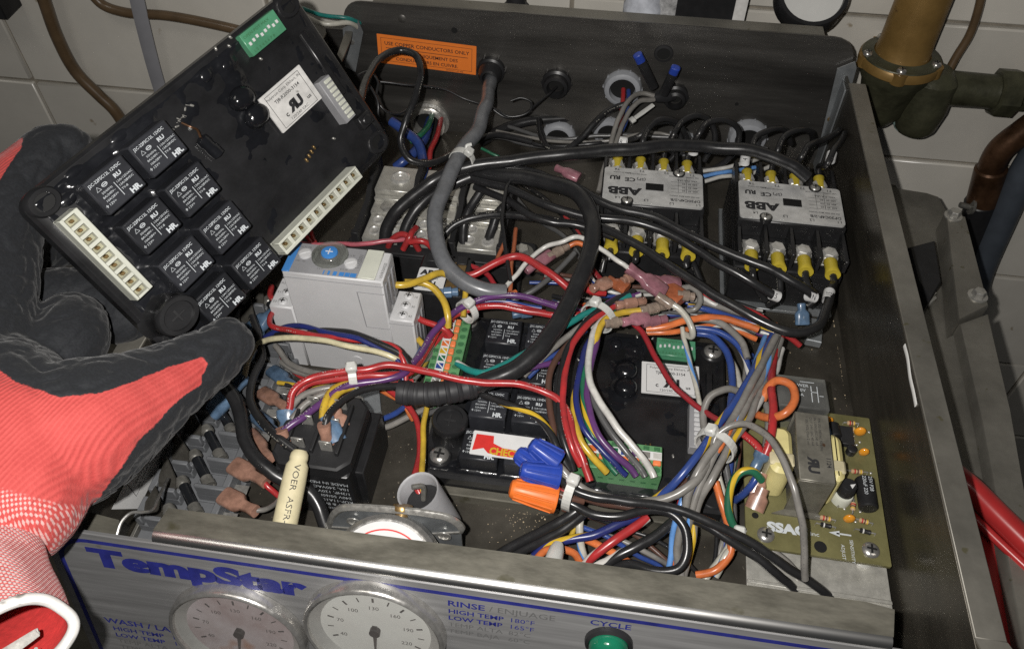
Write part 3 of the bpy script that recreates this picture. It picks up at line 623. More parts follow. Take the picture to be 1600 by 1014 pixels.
ob('rim', MB().lathe((0, 0, 0), (0, -.0, 1), [(24, -10), (24, 2), (23, 4), (20.5, 4), (20, 1)], 36, False), 'black_plastic', t); ob('dial', MB().cyl((0, 0, -1), (0, 0, 1), 20.4, n=32), 'dial_white', t)
bf = PY(1252, 34, 416)-PY(1270, -8, 418); m_ = MB(Matrix.Rotation(math.radians(-38), 4, 'X') @ Matrix.Translation(bf)); m_.lathe((0, 0, -9), (0, 0, 1), [(8.4, 0), (8.8, 1), (8.8, 8), (6, 9), (6, 11)], 6); ob('brass_fitting', m_, 'brass', t)
ob('capillary_tube', MB().tube(smooth([PY(1537, -30, 436), PY(1530, 10, 436), PY(1515, 55, 436), PY(1495, 88, 434), PY(1484, 108, 432)]), 3.0), 'tube_brown', label='thin brown tube curving down to the vacuum breaker flange', cat='tube')
ob('marked_pipe', MB().lathe(PY(1004, 16, 425)+V(0, 0, -6), (0, 0, 1), [(12, 0), (14, 4), (14, 10), (12, 14), (12, 60)], 20), 'marker_pipe', label='white pipe with blue scribbles rising behind the back wall', cat='pipe')
ob('wrapped_pipe', MB().lathe(PY(1044, 22, 428)+V(0, 0, -10), (0, 0, 1), [(11, 0), (11.4, 60)], 16), 'insulation', label='rough grey wrapped pipe beside the white pipe', cat='pipe')
t = thing('black_housing', 'black square housing standing behind the top of the back wall', 'housing', PY(1106, 26, 425))
ob('body', MB().bb(-24, 24, -8, 10, -10, 70, 1.5), 'black_plastic', t); ob('data_label', MB().bb(16, 24.2, -8.4, -7.9, 2, 40, .05), 'paper_worn', t)
ob('pipe_stub', MB().lathe(PY(806, 4, 424)+V(0, 0, -12), (0, 0, 1), [(9, 0), (9, 10), (7, 11), (7, 60)], 14), 'rubber', label='short black pipe stub behind the top edge of the back wall', cat='pipe')
# rail beside the box
rail = thing('machine_rail', 'greasy stainless rail with bolted brackets along the right side of the box', 'rail', P(1480, 500, -12))
RM = Matrix.Translation(-P(1480, 500, -12))
rp = lambda n, m, mat, par=None: ob(n, (setattr(m, 'v', [RM @ p for p in m.v]), m)[1], mat, par or rail)
rp('base_plate', plate([(1385, 292), (1448, 302), (1466, 308), (1478, 330), (1512, 460), (1545, 600), (1600, 800), (1660, 1030), (1570, 1060), (1480, 700)], -12, 3), 'steel_flange')
br = rp('channel_bracket', plate([(1478, 330), (1509, 338), (1545, 478), (1497, 500)], 6, 17, 1), 'steel_flange')
for x, y in ((1489, 338), (1527, 463)):
    c = P(x, y, 6); q = MB(RM); q.lathe(c, (0, 0, 1), [(6, 0), (6, .8), (5.2, 1)], 20); ob('washer', q, 'tin', br); q = MB(RM); q.lathe(c, (0, 0, 1), [(4.2, .9), (4.2, 4), (3.4, 5)], 6); ob('hex_nut', q, 'tin', br)
rp('channel_bracket', plate([(1500, 505), (1545, 490), (1580, 640), (1640, 1000), (1600, 1020), (1535, 660)], 2, 10, 1), 'steel_flange')
rp('latch_block', plate([(1420, 385), (1462, 375), (1472, 440), (1455, 465), (1434, 440)], 8, 18, 1.5), 'black_matte')
c = P(1450, 462, -6); q = MB(RM); q.lathe(c, (0, 0, 1), [(5.5, -5), (5.5, 0), (3.8, .2), (3.8, 4)], 6); ob('hex_nut', q, 'tin', rail)
hd = thing('pry_bar_handle', 'glossy red handle lying under the right side of the box', 'handle', P(1560, 820, 0))
HM = Matrix.Translation(-P(1560, 820, 0))
ob('grip', (lambda m: m)(MB(HM).tube(smooth([P(1486, 738, 6), P(1518, 764, 6), P(1560, 806, 6), P(1640, 884, 6)]), (6.5, 8), 14)), 'red_paint', hd)
ob('grip_edge', MB(HM).tube(smooth([P(1500, 786, 2), P(1550, 836, 2), P(1640, 920, 2)]), (2.4, 2.4), 10), 'red_paint', hd)
ob('red_tray', plate([(1505, 800), (1700, 985), (1680, 1100), (1530, 1000)], -8, 1.5), 'red_paint', label='dark red panel below the red handle', cat='panel')
cp_ = thing('copper_elbow', 'brown copper elbow pipe with black fitting at the right edge', 'pipe', PY(1540, 300, 432))
CM = Matrix.Translation(-PY(1540, 300, 432))
ob('elbow', MB(CM).tube(smooth([PY(1650, 170, 432), PY(1600, 205, 432), PY(1563, 235, 432), PY(1545, 272, 432), PY(1538, 300, 432)]), 10, 16), 'copper_pipe', cp_)
ob('collar', MB(CM).cyl(PY(1549, 262, 432), PY(1534, 318, 432), 12, n=18, b=1.5), 'copper_pipe', cp_)
ob('black_fitting', MB(CM).cyl(PY(1533, 314, 432), PY(1512, 392, 432), 12.5, 10, n=16, b=1), 'black_plastic', cp_)
ob('bolt', MB(CM).cyl(PY(1500, 320, 425), PY(1542, 330, 425), 2.4, n=10).lathe(PY(1516, 322, 425), (1, 0, 0), [(7, 0), (7, 2)], 14), 'dark_steel', cp_)
ob('drain_hose', MB().tube(smooth([PY(1660, 180, 426), PY(1600, 270, 426), PY(1565, 345, 426), PY(1530, 430, 426), PY(1522, 470, 426)]), 11, 16), 'hose_bluegrey', label='thick blue-grey hose leaning against the tiles at the right edge', cat='hose')
# outside the box, left
ob('drain_tube', MB().tube(smooth([PY(60, -30, 436), PY(72, 10, 436), PY(90, 60, 437), PY(118, 112, 438), PY(155, 150, 438), PY(178, 172, 438), PY(200, 205, 438)]), 5.2, 12), 'tube_brown', label='dark brown tube running down the tiles behind the glove', cat='tube')
ob('flat_cable', MB().tube(smooth([PY(206, -40, 436), PY(214, 0, 436), PY(228, 60, 437), PY(247, 130, 438), PY(262, 175, 438)]), (1.5, 6.5), 10, True, (0, 1, 0)), 'tube_grey', label='flat grey cable hanging down the tiles behind the held board', cat='cable')
ob('amber_tube', MB().tube(smooth([PY(140, -12, 440), PY(160, 8, 440), PY(195, 20, 440), PY(260, 25, 440), PY(340, 40, 440), PY(420, 60, 440)]), 4.0, 12), 'tube_brown', label='amber brown tube crossing the tiles to the held board', cat='tube')
ob('black_fixture', MB().bb(PY(0, 0, 430).x-40, PY(14, 20, 430).x, 424, 449, PY(10, 26, 430).z, PY(10, 26, 430).z+60, 1), 'black_matte', label='black fixture on the tiles in the top left corner', cat='fixture')
wire('teal_wire', 'teal wire behind the held board at the back left corner', 'teal', 1.6, [(468, 12, 92), (500, 24, 92), (545, 30, 90), (570, 40, 80)])
wire('white_wire', 'white wire behind the held board at the back left corner', 'ivory', 2.0, [(475, 24, 90), (505, 38, 90), (545, 35, 88), (565, 48, 78)])
ob('ground_tab', plate([(527, 85), (541, 46), (551, 50), (548, 62), (534, 96)], 79, 1.2), 'steel_flange', label='bent metal tab on the back left corner of the box', cat='tab')
# ================================================================ the two identical potted relay modules
from mathutils import noise as _noise
U0, V0 = 132, 74
OUT = rrect(0, 0, 155, 110, 5, 4)
RELAYS = [(152.3+22.46*j-U0, 154.4-25.26*i-V0) for i in range(4) for j in range(2)]
DOMES = [(225.5-U0, 174-V0, 3.6, 2.6), (236.5-U0, 171.5-V0, 3.2, 2.4), (237-U0, 162.5-V0, 2.8, 2.2), (232-U0, 154-V0, 6.6, 6), (232.5-U0, 142.3-V0, 6.6, 6)]
def potting_mesh(xl=3, yl=3, yh=107):
    m = MB(); nx, ny = 124, 88; vs = []; fs = []
    for j in range(ny+1):
        for i in range(nx+1):
            y = yl+(yh-yl)*j/ny; x1 = 152; x = xl+(x1-xl)*i/nx
            z = 14.2+.7*_noise.noise(V(x*.06, y*.06, 3))+.6*_noise.noise(V(x*.17, y*.17, 8))+.22*_noise.noise(V(x*.4, y*.4, 5))
            d = min(max(max(rx-x, x-rx-19.2), max(ry-y, y-ry-18.4), 0) for rx, ry in RELAYS); z += 2.1*math.exp(-d/2.0)
            for dx, dy, r, h in DOMES:
                dd = math.hypot(x-dx, y-dy); z += max(0, 1.3*math.exp(-max(0, dd-r)/2.0))
            e = min(x-xl, y-yl, yh-y, x1-x); z += 1.1*math.exp(-e/2.5)-(1.6 if e < .5 else 0)
            vs.append((x, y, z))
    for j in range(ny):
        for i in range(nx): a = j*(nx+1)+i; fs.append([a, a+1, a+nx+2, a+nx+1])
    return m.add(vs, fs).mesh('potting', MATS['potting'], 60)
POT = potting_mesh(); POT2 = potting_mesh(5.5, 3, 104)
RB = MB().bb(0, 19.2, 0, 18.4, 12.5, 27, .7).mesh('relay', MATS['relay_case'])
rl_lines = [('J2C-22FSC12L 12VDC', 1.2, 14.9, 2.0, .83, 0, 'LEFT', .012), ('50/60Hz', 3.4, 9.3, 1.45, 1), ('8A/240V~', 2.6, 7.4, 1.45, 1), ('10A/28V=', 2.6, 5.4, 1.45, 1), ('12V=', 2.6, 3.4, 1.6, 1), ('13A/125VAC', 10.4, 9.3, 1.45, 1), ('13A/28VDC', 10.4, 7.4, 1.45, 1), ('TV-8', 10.4, 5.4, 1.45, 1), ('HR.', 12.4, 1.3, 3.6, .9, 0, 'LEFT', .05), ('RU', 11.2, 11.6, 2.6, 1.0, 0, 'LEFT', .04)]
RT_ = text_mesh('printing', rl_lines, 'print_white', 27.07)
RQ = quads('symbol', outline([(2.4, 11.4), (4.6, 11.4), (3.5, 13.6)], .3)+[(9.6, 3.2, 9.85, 10.6), (1.2, 3.9, 2.2, 4.2), (1.55, 3.4, 1.85, 4.7)]+outline([(6.6+1.3*math.cos(a), 12.5+1.0*math.sin(a)) for a in [i*math.pi/6 for i in range(12)]], .3)+[(5.7, 12.3, 7.5, 12.7)], 'print_white', 27.07)
CCODE = ['black', 'dred', 'red', 'orange', 'yellow', 'green', 'blue', 'purple', 'grey', 'white']
def flat_mat(c):
    k = 'flat_'+c
    return MATS.get(k) or pm(k, COLS[c], .5, 0, nz=(200, .1))
def plug(parent, M, n, diag, name='terminal_plug'):
    """pluggable spring terminal: along x, across y (0 at the notched ridge), z from the module top"""
    b = MB(M); b.bb(0, n*5.3, 0, 17, 0, 13.5, .4); b.bb(.2, n*5.3-.2, 12.4, 17.6, 13.4, 14.6, .3); p = ob(name, b, 'conn_green', parent)
    w = MB(M).bb(.3, n*5.3-.3, 4.0, 8.7, 13.3, 14.2, .1); ob('marker_strip', w, 'paper_white', p)
    for i in range(n):
        x = i*5.3; ob('release_notch', MB(M).bb(x+1.2, x+4.1, .8, 3.2, 13.3, 13.75, .2), 'conn_green_dark', p)
        c = CCODE[i % 10]
        if diag: q = MB(M).prism([(x+.8, 4.4), (x+4.6, 4.4), (x+4.6, 8.2)], 14.15, 14.3); ob('colour_mark', q, flat_mat(c), p); q = MB(M).prism([(x+.8, 5.4), (x+3.6, 8.2), (x+.8, 8.2)], 14.15, 14.3); ob('colour_mark', q, flat_mat(c), p)
        else: ob('colour_mark', MB(M).bb(x+.8, x+4.6, 4.7, 8.1, 14.1, 14.35, .05), flat_mat(c), p)
        ob('lever', MB(M).bb(x+.7, x+4.7, 9.1, 12, 13.3, 15.0, .4), 'conn_orange', p)
        ob('port_ring', MB(M).lathe((x+2.65, 14.9, 14.2), (0, 0, 1), [(2.35, 0), (2.3, .9), (1.8, .9), (1.7, .2)], 14, False), 'conn_green', p)
        ob('port', MB(M).cyl((x+2.65, 14.9, 14.2), (x+2.65, 14.9, 14.72), 1.75, n=12), 'conn_green_dark', p)
        ob('side_slot', MB(M).bb(x+1.4, x+3.9, 17, 17.08, 4.6, 6, .02), 'conn_green_dark', p)
    return p
def header(parent, M, n, name='pin_header'):
    b = MB(M); L = n*5.5+1.2; b.bb(0, L, 0, 8.4, 0, 3, .3)
    for y0, y1 in ((0, 1.5), (6.3, 8.4)): b.bb(0, L, y0, y1, 2.6, 9.6, .3)
    for i in range(n+1): x = i*5.5; b.bb(x, x+(1.3 if i in (0, n) else 1.9), .6, 7.6, 2.6, 9.3, .2)
    p = ob(name, b, 'header_white', parent)
    for i in range(n):
        x = i*5.5+1.6; ob('socket_shade', MB(M).bb(x, x+3.9, 1.4, 6.4, 5.2, 5.8, .05), 'header_shade', p); ob('pin', MB(M).bb(x+1.4, x+2.7, 3.2, 4.6, 5.7, 8.2, .1), 'brass', p)  # slab in each socket has the recess shade put into its colour
    return p
def module(label, loc, R, held):
    t = thing('relay_module', label, 'relay module', loc, R)
    ob('housing', MB().prism(rrect(2, 0, 155, 107.5, 7, 5), 6, 14.6, 1.4) if held else MB().prism(OUT, 0, 14.6, 1.4), 'case_black', t); ob('potting', POT2 if held else POT, None, t)
    for x, y in RELAYS:
        r = ob('relay', RB, None, t); r.location = (x*S, y*S, random.uniform(-.4, .2)*S)
        ob('printing', RT_, None, r); ob('symbol', RQ, None, r)
    for x, y, r, h in DOMES: ob('potted_dome', MB().lathe((x, y, 13.5), (0, 0, 1), [(r, 0), (r*.98, h*.55), (r*.85, h*.9), (r*.55, h*1.12), (r*.1, h*1.2)], 20), 'potting', t)
    c = V(144-U0, 98.5-V0, 13); fu = ob('fuse_holder', MB().lathe(c, (0, 0, 1), [(11.5, 0), (9.6, 2.4), (9.2, 6), (9, 12), (9.4, 12.6), (9.4, 16.6), (8.7, 17.6), (6.8, 17.7), (6.6, 16.2), (.1, 16.2)], 32), 'black_plastic', t)
    ob('cap_slot', MB().box(c+V(0, 0, 16.3), (7, 1.1, .5), .1).box(c+V(0, 0, 16.3), (1.1, 7, .52), .1), 'black_matte', fu)
    # dip switch, side connector, rating label
    d = ob('dip_switch', MB().bb(248-U0, 270-U0, 166.8-V0, 179.4-V0, 14, 18.6, .3), 'dip_green', t)
    for i in range(8): x = 249.6-U0+i*2.5; ob('slider', MB().bb(x, x+1.2, 172-V0+(i % 3)*.5, 173.8-V0+(i % 3)*.5, 18.4, 19.2, .1), 'paper_white', d)
    ob('printing', text_mesh('printing', [('OPEN-POT MAX', 249-U0, 176.3-V0, 2.2, 1), ('1 2 3 4 5 6 7 8', 249.4-U0, 168-V0, 2.0, 1.15)], 'conn_green_dark', 18.68), None, d)
    g = ob('side_connector', MB().bb(266.2-U0, 273.6-U0, 106-V0, 134.4-V0, 14, 21, .4), 'grey_plastic_d', t)
    for i in range(9): y = 107.4-V0+i*2.95; ob('contact_cell', MB().bb(268.6-U0, 273.0-U0, y, y+2.2, 20.8, 21.7, .25), 'header_white' if held else 'grey_plastic', g)
    for i in range(4): y = 87-V0+i*2.9; ob('solder_pin', MB().box((240-U0+i*2.4, 105-V0+i*.8, 15), (.9, 2.6, 1.6), .2), 'brass', t)
    for x, y in ((246, 184), (243, 181), (252, 166), (252, 150), (237, 184), (205, 162), (212, 170), (259, 106)): ob('solder_joint', MB().box((x-U0, y-V0-3, 15), (1.1, 2.2, 1.3), .35, rotz(random.uniform(-40, 40))), 'tin', t)
    ob('ridge_pad', MB().bb(276-U0, 280-U0, 118-V0, 160-V0, 13, 15.6, .6), 'case_black', t)
    ob('push_button', MB().bb(274-U0, 282-U0, 95-V0, 103-V0, 13, 19, .4).lathe((278-U0, 99-V0, 18.9), (0, 0, 1), [(2.8, 0), (2.7, 1.2), (2.2, 1.6)], 16), 'black_plastic', t)
    if held: lx, ly, lw_, lh_, rz = 237.6-U0, 125.8-V0, 27.8, 22.4, 0
    else: lx, ly, lw_, lh_, rz = 241-U0, 140.4-V0, 31.6, 21.6, 1.5
    lb = thing('rating_label', None, None); lb.parent = t; m4 = rotz(rz).to_4x4(); m4.translation = V(lx, ly, 17.2 if held else 16.6)*S; lb.matrix_basis = m4
    ob('backing', MB().prism(rrect(0, 0, lw_, lh_, .3, 1), -.9, 0), 'paper_worn' if held else 'paper_white', lb)
    ln = [('Polytron Corp Elkhart, IN', lw_/2, lh_*.80, 2.15, 1, 0, 'CENTER'), ('TJ8-R2000-3154', lw_/2, lh_*.64, 2.6, .95, 0, 'CENTER', .012), ('c', lw_*.24, lh_*.22, 4.0, 1, 0, 'LEFT', .02), ('R', lw_*.54, lh_*.24, 7.6, -.95, 0, 'LEFT', .07), ('U', lw_*.50, lh_*.24, 7.6, .9, 0, 'LEFT', .07), ('us', lw_*.76, lh_*.22, 3.0, 1, 0, 'LEFT', .02), ('120/240 VAC', lw_/2, lh_*.09, 2.2, 1, 0, 'CENTER')]
    ob('printing', text_mesh('printing', ln, 'print_black', .06), None, lb)
    ob('border_line', quads('border_line', outline([(2.6, .9), (lw_-2.6, .9), (lw_-2.6, lh_-1.6), (2.6, lh_-1.6)], .32), 'print_black', .06), None, lb)
    for x, y in ((141.5, 175) if held else (139, 177), (140.5, 85.2), (280, 175.5), (278.8, 82)):
        q = V(x-U0, y-V0, 14.4); ob('mounting_boss', MB().lathe(q+V(0, 0, -2), (0, 0, 1), [(7.5, 0), (6.6, 2.2), (5.6, 3)] if not held else [(7.5, 0), (6.8, 2.2), (6, 3), (4.2, 3), (4, 1)], 24, not held), 'case_black', t)
        if not held and x != 278.8: screw(t, q+V(0, 0, 1), 5.0, 2.8, 'steel', name='mounting_screw')
        elif held: ob('screw_hole', MB().cyl(q+V(0, 0, -.6), q+V(0, 0, .3), 4.1), 'deep_black', t)
    if not held:
        plug(t, Matrix.Translation(V(125.5-U0, 166-V0, 16)) @ Matrix(((0, 1, 0, 0), (-1, 0, 0, 0), (0, 0, 1, 0), (0, 0, 0, 1))), 10, True)
        plug(t, Matrix.Translation(V(199-U0, 99.6-V0, 14)) @ Matrix(((1, 0, 0, 0), (0, -1, 0, 0), (0, 0, 1, 0), (0, 0, 0, 1))), 10, False)
        ob('base_flange', MB().prism([(3, -5), (150, -5), (153, -.1), (0, -.1)], 0, 7, .6).prism([(-5, 2), (-.1, 0), (-.1, 60), (-5, 58)], 0, 6, .4), 'steel_grimy', t)
    else:
        header(t, Matrix.Translation(V(138.3-U0, 166-V0, 13)) @ Matrix(((0, 1, 0, 0), (-1, 0, 0, 0), (0, 0, 1, 0), (0, 0, 0, 1))), 9)
        header(t, Matrix.Translation(V(199.5-U0, 85-V0, 13)) @ Matrix(((1, 0, 0, 0), (0, -1, 0, 0), (0, 0, 1, 0), (0, 0, 0, 1))), 10)
        q = V(206-U0, 149-V0, 16.5); ob('burnt_resistor', MB().lathe(q+V(-1, 4, 0), (.15, -1, 0), [(1, 0), (3, 1), (3.2, 4), (2.8, 6), (3.2, 9), (3, 13), (1, 14)], 14), 'potting', t)
        ob('bare_lead', MB().tube(smooth([q+V(-3, 15, 0), q+V(-2, 11, 2.5), q+V(-.5, 8, 2), q+V(-1, 4, 1)]), .55, 8), 'copper_pipe', t)
        for k in range(14): x = random.uniform(-8, 4); ob('burr', MB().box(q+V(x, 17+x*.3+random.uniform(-2, 2), 0), (random.uniform(.4, 2.4), random.uniform(.2, .8), .6), .1, rotz(random.uniform(0, 180))), 'tin', t)
        for x, y in ((157, 179), (180, 179), (149, 172), (150.5, 150)): ob('potted_dome', MB().ball((x-U0, y-V0-2.5, 13.2), 4.5, (1.3, .8, .55), 14), 'potting', t)
    return t
lower = module('black potted relay module fixed in the box under the wire bundles', (U0, V0, 0), None, False)
HR = Matrix(((.38284, -.48987, .78324), (.91746, .10230, -.38446), (.10821, .86577, .48860)))
HT = V(30.05, 146.71, 131.46)
HS = Matrix.Diagonal((1.0976, .8673, 1, 1))
def HW(u, v, z): return HT+HR @ V((u-200)*1.0976, (v-130)*.8673, z-15)
held = module('loose black relay module held up by the gloved hand', (0, 0, 0), None, True)
held.matrix_basis = Matrix.Translation(HT*S) @ HR.to_4x4() @ HS @ Matrix.Translation(V(U0-200, V0-130, -15)*S)
# CHECK sticker stuck across the lowest relays
a, b_, c = P(741, 671.5, 28), P(852, 686, 28), P(733, 708, 28); ex = (b_-a).normalized(); n = V(0, 0, 1); ey = n.cross(ex); R = Matrix((ex, ey, n)).transposed(); hh = (a-c).length; ww = (b_-a).length
t = thing('check_sticker', 'white sticker with red arrow and the word CHECK on the lower relays', 'sticker', c, R)
ob('backing', MB().prism(rrect(0, 0, ww, hh, .5, 2), -.6, -.2), 'paper_white', t)
arrow = [(1.6, hh*.86), (1.0, hh*.16), (6.5, hh*.30), (9, hh*.12), (14, hh*.06), (ww-2, hh*.06), (ww-2, hh*.34), (16, hh*.40), (11, hh*.55), (10.5, hh*.86)]
ob('arrow', quads('arrow', [[arrow[0], arrow[1], arrow[2], arrow[8], arrow[9]], [arrow[2], arrow[3], arrow[4], arrow[7], arrow[8]], [arrow[4], arrow[5], arrow[6], arrow[7]]], 'print_red', -.14), None, t)
ob('lettering', text_mesh('lettering', [('CHECK', 9.6, hh*.09, 5.6, .85, 0, 'LEFT', .035)], flat_mat('yellow'), -.08), None, t)
# ================================================================ contactors
def contactor(label, pix):
    q = [P(x, y, 50) for x, y in pix]; c = sum(q, V(0, 0, 0))/4; ex = ((q[1]-q[0])+(q[2]-q[3])).normalized(); L = ((q[1]-q[0]).length+(q[2]-q[3]).length)/2; D = ((q[0]-q[3]).length+(q[1]-q[2]).length)/2
    R = Matrix((ex, V(0, 0, 1).cross(ex), V(0, 0, 1))).transposed(); t = thing('contactor', label, 'contactor', (c.x, c.y, 0), R); k = L/61.
    hx = L/2+.8; hy = D/2
    ob('mounting_plate', MB().bb(-hx-2, hx+2, -46, 46, 0, 2.4, .4), 'galv', t)
    ob('lower_body', MB().bb(-hx, hx, -42, 42, 2.4, 32, 1).bb(-hx, hx, -36, 36, 31.8, 36, .6), 'black_plastic', t)
    ob('upper_body', MB().bb(-hx, hx, -hy-1, hy+1, 35.8, 48.6, .8), 'black_plastic', t)
    pl = rrect(-L/2, -hy, L/2, hy, 2.2, 3)
    lab = ob('rating_label', MB().prism(pl, 48.6, 50), 'label_silver', t)
    up = [('ABB', 6.5-14, -4.2+9.5, 8.5, 1.15, 180, 'LEFT', .09)]
    g = lambda s, x, y, z=2.4, sx=1, b=.01: (s, x, y, z*k, sx, 180, 'LEFT', b)
    txt = [g('ABB', -7.5, -3.0, 9.2, 1.2, .05), g('CE', -11, 7, 5, 1.1, .03), g('RU', -20.5, 8, 5, 1, .05), g('(SP)', -4.5, 7.5, 3.6, 1), g('L4', -20, -12, 3), g('L3', -2.5, -12.6, 3), g('L2', 13, -13.6, 3), g('L1', 29, -13.2, 3), g('DP30C4P-2/B', 29, -9.8, 3.2, 1, .02), g('T4', -21, 15.8, 3), g('T3', -5.5, 15.8, 3), g('T2', 10, 15.8, 3), g('T1', 26, 15.6, 3),
           g('30A RES 600V MAX 50/60Hz', 28.5, -6.4, 1.5), g('USE COPPER CONDUCTOR', 28.5, 12.6, 1.5), g('MADE IN CHINA', -14, 12.4, 1.5), g('LISTED IND CONT EQ', -4, 11.8, 1.3)]
    for r, row in enumerate(('VAC FLA LRA', '240 30 180', '480 30 150', '600 30 120')): txt.append(g(row, 27.5, 9.2-r*3.4, 2.1))
    ob('printing', text_mesh('printing', txt, 'print_black', 50.07), None, lab)
    ob('table_line', quads('table_line', [(11, y, 28.5, y+.2) for y in (-3.6, -.4, 3, 6.4)]+[(x, -3.6, x+.2, 11) for x in (15.5, 20.5)], 'print_black', 50.08), None, lab)
    ob('window', MB().bb(-4.5, 6.5, -3.6, 2.8, 50.02, 50.5, .1), 'deep_black', lab)
    for x, y in ((-15.5, -hy+1.2), (16, hy-1.2)):
        ob('screw_notch', MB().cyl((x, y, 48), (x, y, 50.3), 3.9, n=18), 'black_plastic', lab); screw(t, (x, y, 50.3), 3.0, 1.6, 'tin', name='cover_screw')
    for sg in (-1, 1):
        for i in range(5): x = -hx+1.2+(2*hx-2.4)*i/4; ob('phase_barrier', MB().bb(x-1.2, x+1.2, min(sg*(hy+1.1), sg*43), max(sg*(hy+1.1), sg*43), 35.9, 45 if i in (0, 4) else 46.5, .4), 'black_plastic', t)
        for i in range(4):
            x = -hx+1.2+(2*hx-2.4)*(i+.5)/4; pad = ob('terminal_pad', MB().bb(x-5, x+5, sg*31-7.5, sg*31+7.5, 35.9, 37.2, .2), 'tin', t)
            s_ = MB().lathe((x, sg*32, 39), (0, 0, 1), [(4.4, -1.6), (4.9, 0), (4.9, 2.2), (4, 3.4), (1, 3.8)], 6); s_.lathe((x, sg*32, 37.2), (0, 0, 1), [(5.6, 0), (5.6, .8)], 16); sc_ = ob('terminal_screw', s_, 'zinc', pad)
    return t, c, R, hx
CA, cAc, cAR, chA = contactor('contactor with silver label nearest the middle of the back wall', [(946, 260.5), (1097.7, 273), (1099, 326), (940, 312)])
CB, cBc, cBR, chB = contactor('contactor with silver label in the back right corner of the box', [(1154.5, 281), (1313, 296.7), (1320, 353.5), (1155.6, 337.5)])
def cpt(c, R, hx, i, y, z): x = -hx+1.2+(2*hx-2.4)*(i+.5)/4; return V(c.x, c.y, 0)+R @ V(x, y, z)
# ================================================================ power distribution block
pb = thing('power_block', 'three pole power distribution block with aluminium lugs behind the grey timer', 'terminal block', (103.5, 260, 0))
ob('base', MB().bb(-47, 47, -33, 33, 0, 9, 1), 'black_matte', pb)
for i in range(4): x = -46+i*30.6; ob('divider', MB().prism([(-33, 8), (33, 8), (33, 41), (14, 41), (-2, 31), (-33, 30)], -1.6, 1.6).bb(-34, -30, 8, 31, -2.2, 2.2), 'black_matte', pb).matrix_basis = Matrix(((0, 0, 1, x*S), (1, 0, 0, 0), (0, 1, 0, 0), (0, 0, 0, 1)))
for i in range(3):
    x = -30.7+i*30.6; lug = ob('lug', MB().bb(x-12.5, x+12.5, 6, 31, 9, 34, .5).bb(x-12.3, x+12.3, -8, 5.8, 9, 27, .5).bb(x-12.5, x+12.5, -30, -8.2, 9, 24, .5), 'alu', pb)
    ob('saddle_ridge', MB().bb(x-12.2, x+12.2, 2, 5.6, 26.8, 30, .5), 'alu', lug)
    s_ = MB().lathe((x+2, 19, 34), (0, 0, 1), [(6.6, 0), (6.4, 1.2), (5, 1.8), (4.4, .9), (2.6, .8), (2.2, .3), (.1, .3)], 24); ob('lug_screw', s_, 'zinc', lug); ob('clamp_screw', MB().lathe((x-2, -2, 27), (0, 0, 1), [(5, 0), (4.6, 1), (2, 1.6)], 18), 'tin', lug)
    for k in range(2):
        for j in range(2):
            c = V(x-6+k*12, -12.5-j*10, 24); ob('set_screw', MB().lathe(c, (0, 0, 1), [(4.2, 0), (4, .8), (3.2, 1), (2.6, .4), (2.4, .25), (.1, .25)], 18), 'zinc', lug)
        ob('wire_hole', MB().cyl((x-6+k*12, -30.1, 15), (x-6+k*12, -29.6, 15), 4.4), 'deep_black', lug)
ob('mounting_ear', MB().prism(rrect(46, -26, 66, -2, 4), 0, 9, 1), 'black_matte', pb); screw(pb, (57, -13, 9), 6, 3, 'tin', hexr=4.6, name='hex_screw'); ob('washer', MB().cyl((57, -13, 8.9), (57, -13, 9.8), 7.5, n=24), 'dark_steel', pb)
ob('mounting_ear', MB().prism(rrect(-58, -30, -46, -12, 4), 0, 9, 1), 'black_matte', pb)
ob('cover_strip', MB().bb(-50, 60, -43, -35, 0, 24, .8).bb(-50, 60, -44, -36, 24.2, 27, .6), 'black_matte', pb)
# ================================================================ grey timer relay
tmr = thing('timer_relay', 'tall grey timer relay with blue dial on its top face', 'timer', (76.5, 154, 0)); TZ = 78
ob('housing', MB().bb(-26.5, 26.5, -11, 11, 0, TZ, .8), 'grey_plastic', tmr)
ob('shoulder', MB().bb(26.6, 40, -11, 11, 0, 50, .8), 'grey_plastic', tmr); ob('shoulder', MB().bb(-40, -26.6, -11, 11, 0, 50, .8), 'grey_plastic', tmr)
ln = MB()
for a_, b2_ in (((13.5, 42), (26.3, 42)), ((13.5, 42), (12, TZ-9)), ((12, TZ-9), (26.3, TZ-9)), ((-26.3, TZ-3.5), (26.3, TZ-3.5)), ((26.7, 47), (39.7, 47)), ((14, 34), (20, 34))): ln.tube([V(a_[0], -11.02, a_[1]), V(b2_[0], -11.02, b2_[1])], .28, 6)
ob('seam', ln, 'grey_plastic_d', tmr)
for k in range(3): ob('vent_rib', MB().bb(26.55, 27.3, -8.5+k*6, -5.2+k*6, 52, TZ-5, .3), 'grey_plastic_d', tmr); ob('vent_rib', MB().bb(40.02, 40.7, -8.5+k*6, -5.2+k*6, 12, 44, .3), 'grey_plastic_d', tmr)
fc = ob('face_plate', MB().bb(-26.2, 13, -10.6, 10.6, TZ, TZ+.5, .15), 'grey_plastic_d', tmr)
ob('blank_marker', MB().bb(13.4, 22.4, -10.4, 10.6, TZ, TZ+1.1, .3), 'header_white', tmr); ob('lettering', text_mesh('lettering', [('1SVR500020', 25.8, -9, 2.2, 1, 90), ('TU2B01', 12.4, -4, 3.2, 1, 90)], 'print_grey', TZ+.56), None, tmr)
ob('blue_band', MB().bb(-26.4, -22.5, -10.9, 10.9, TZ+.1, TZ+.9, .2), 'blue_plastic', fc)
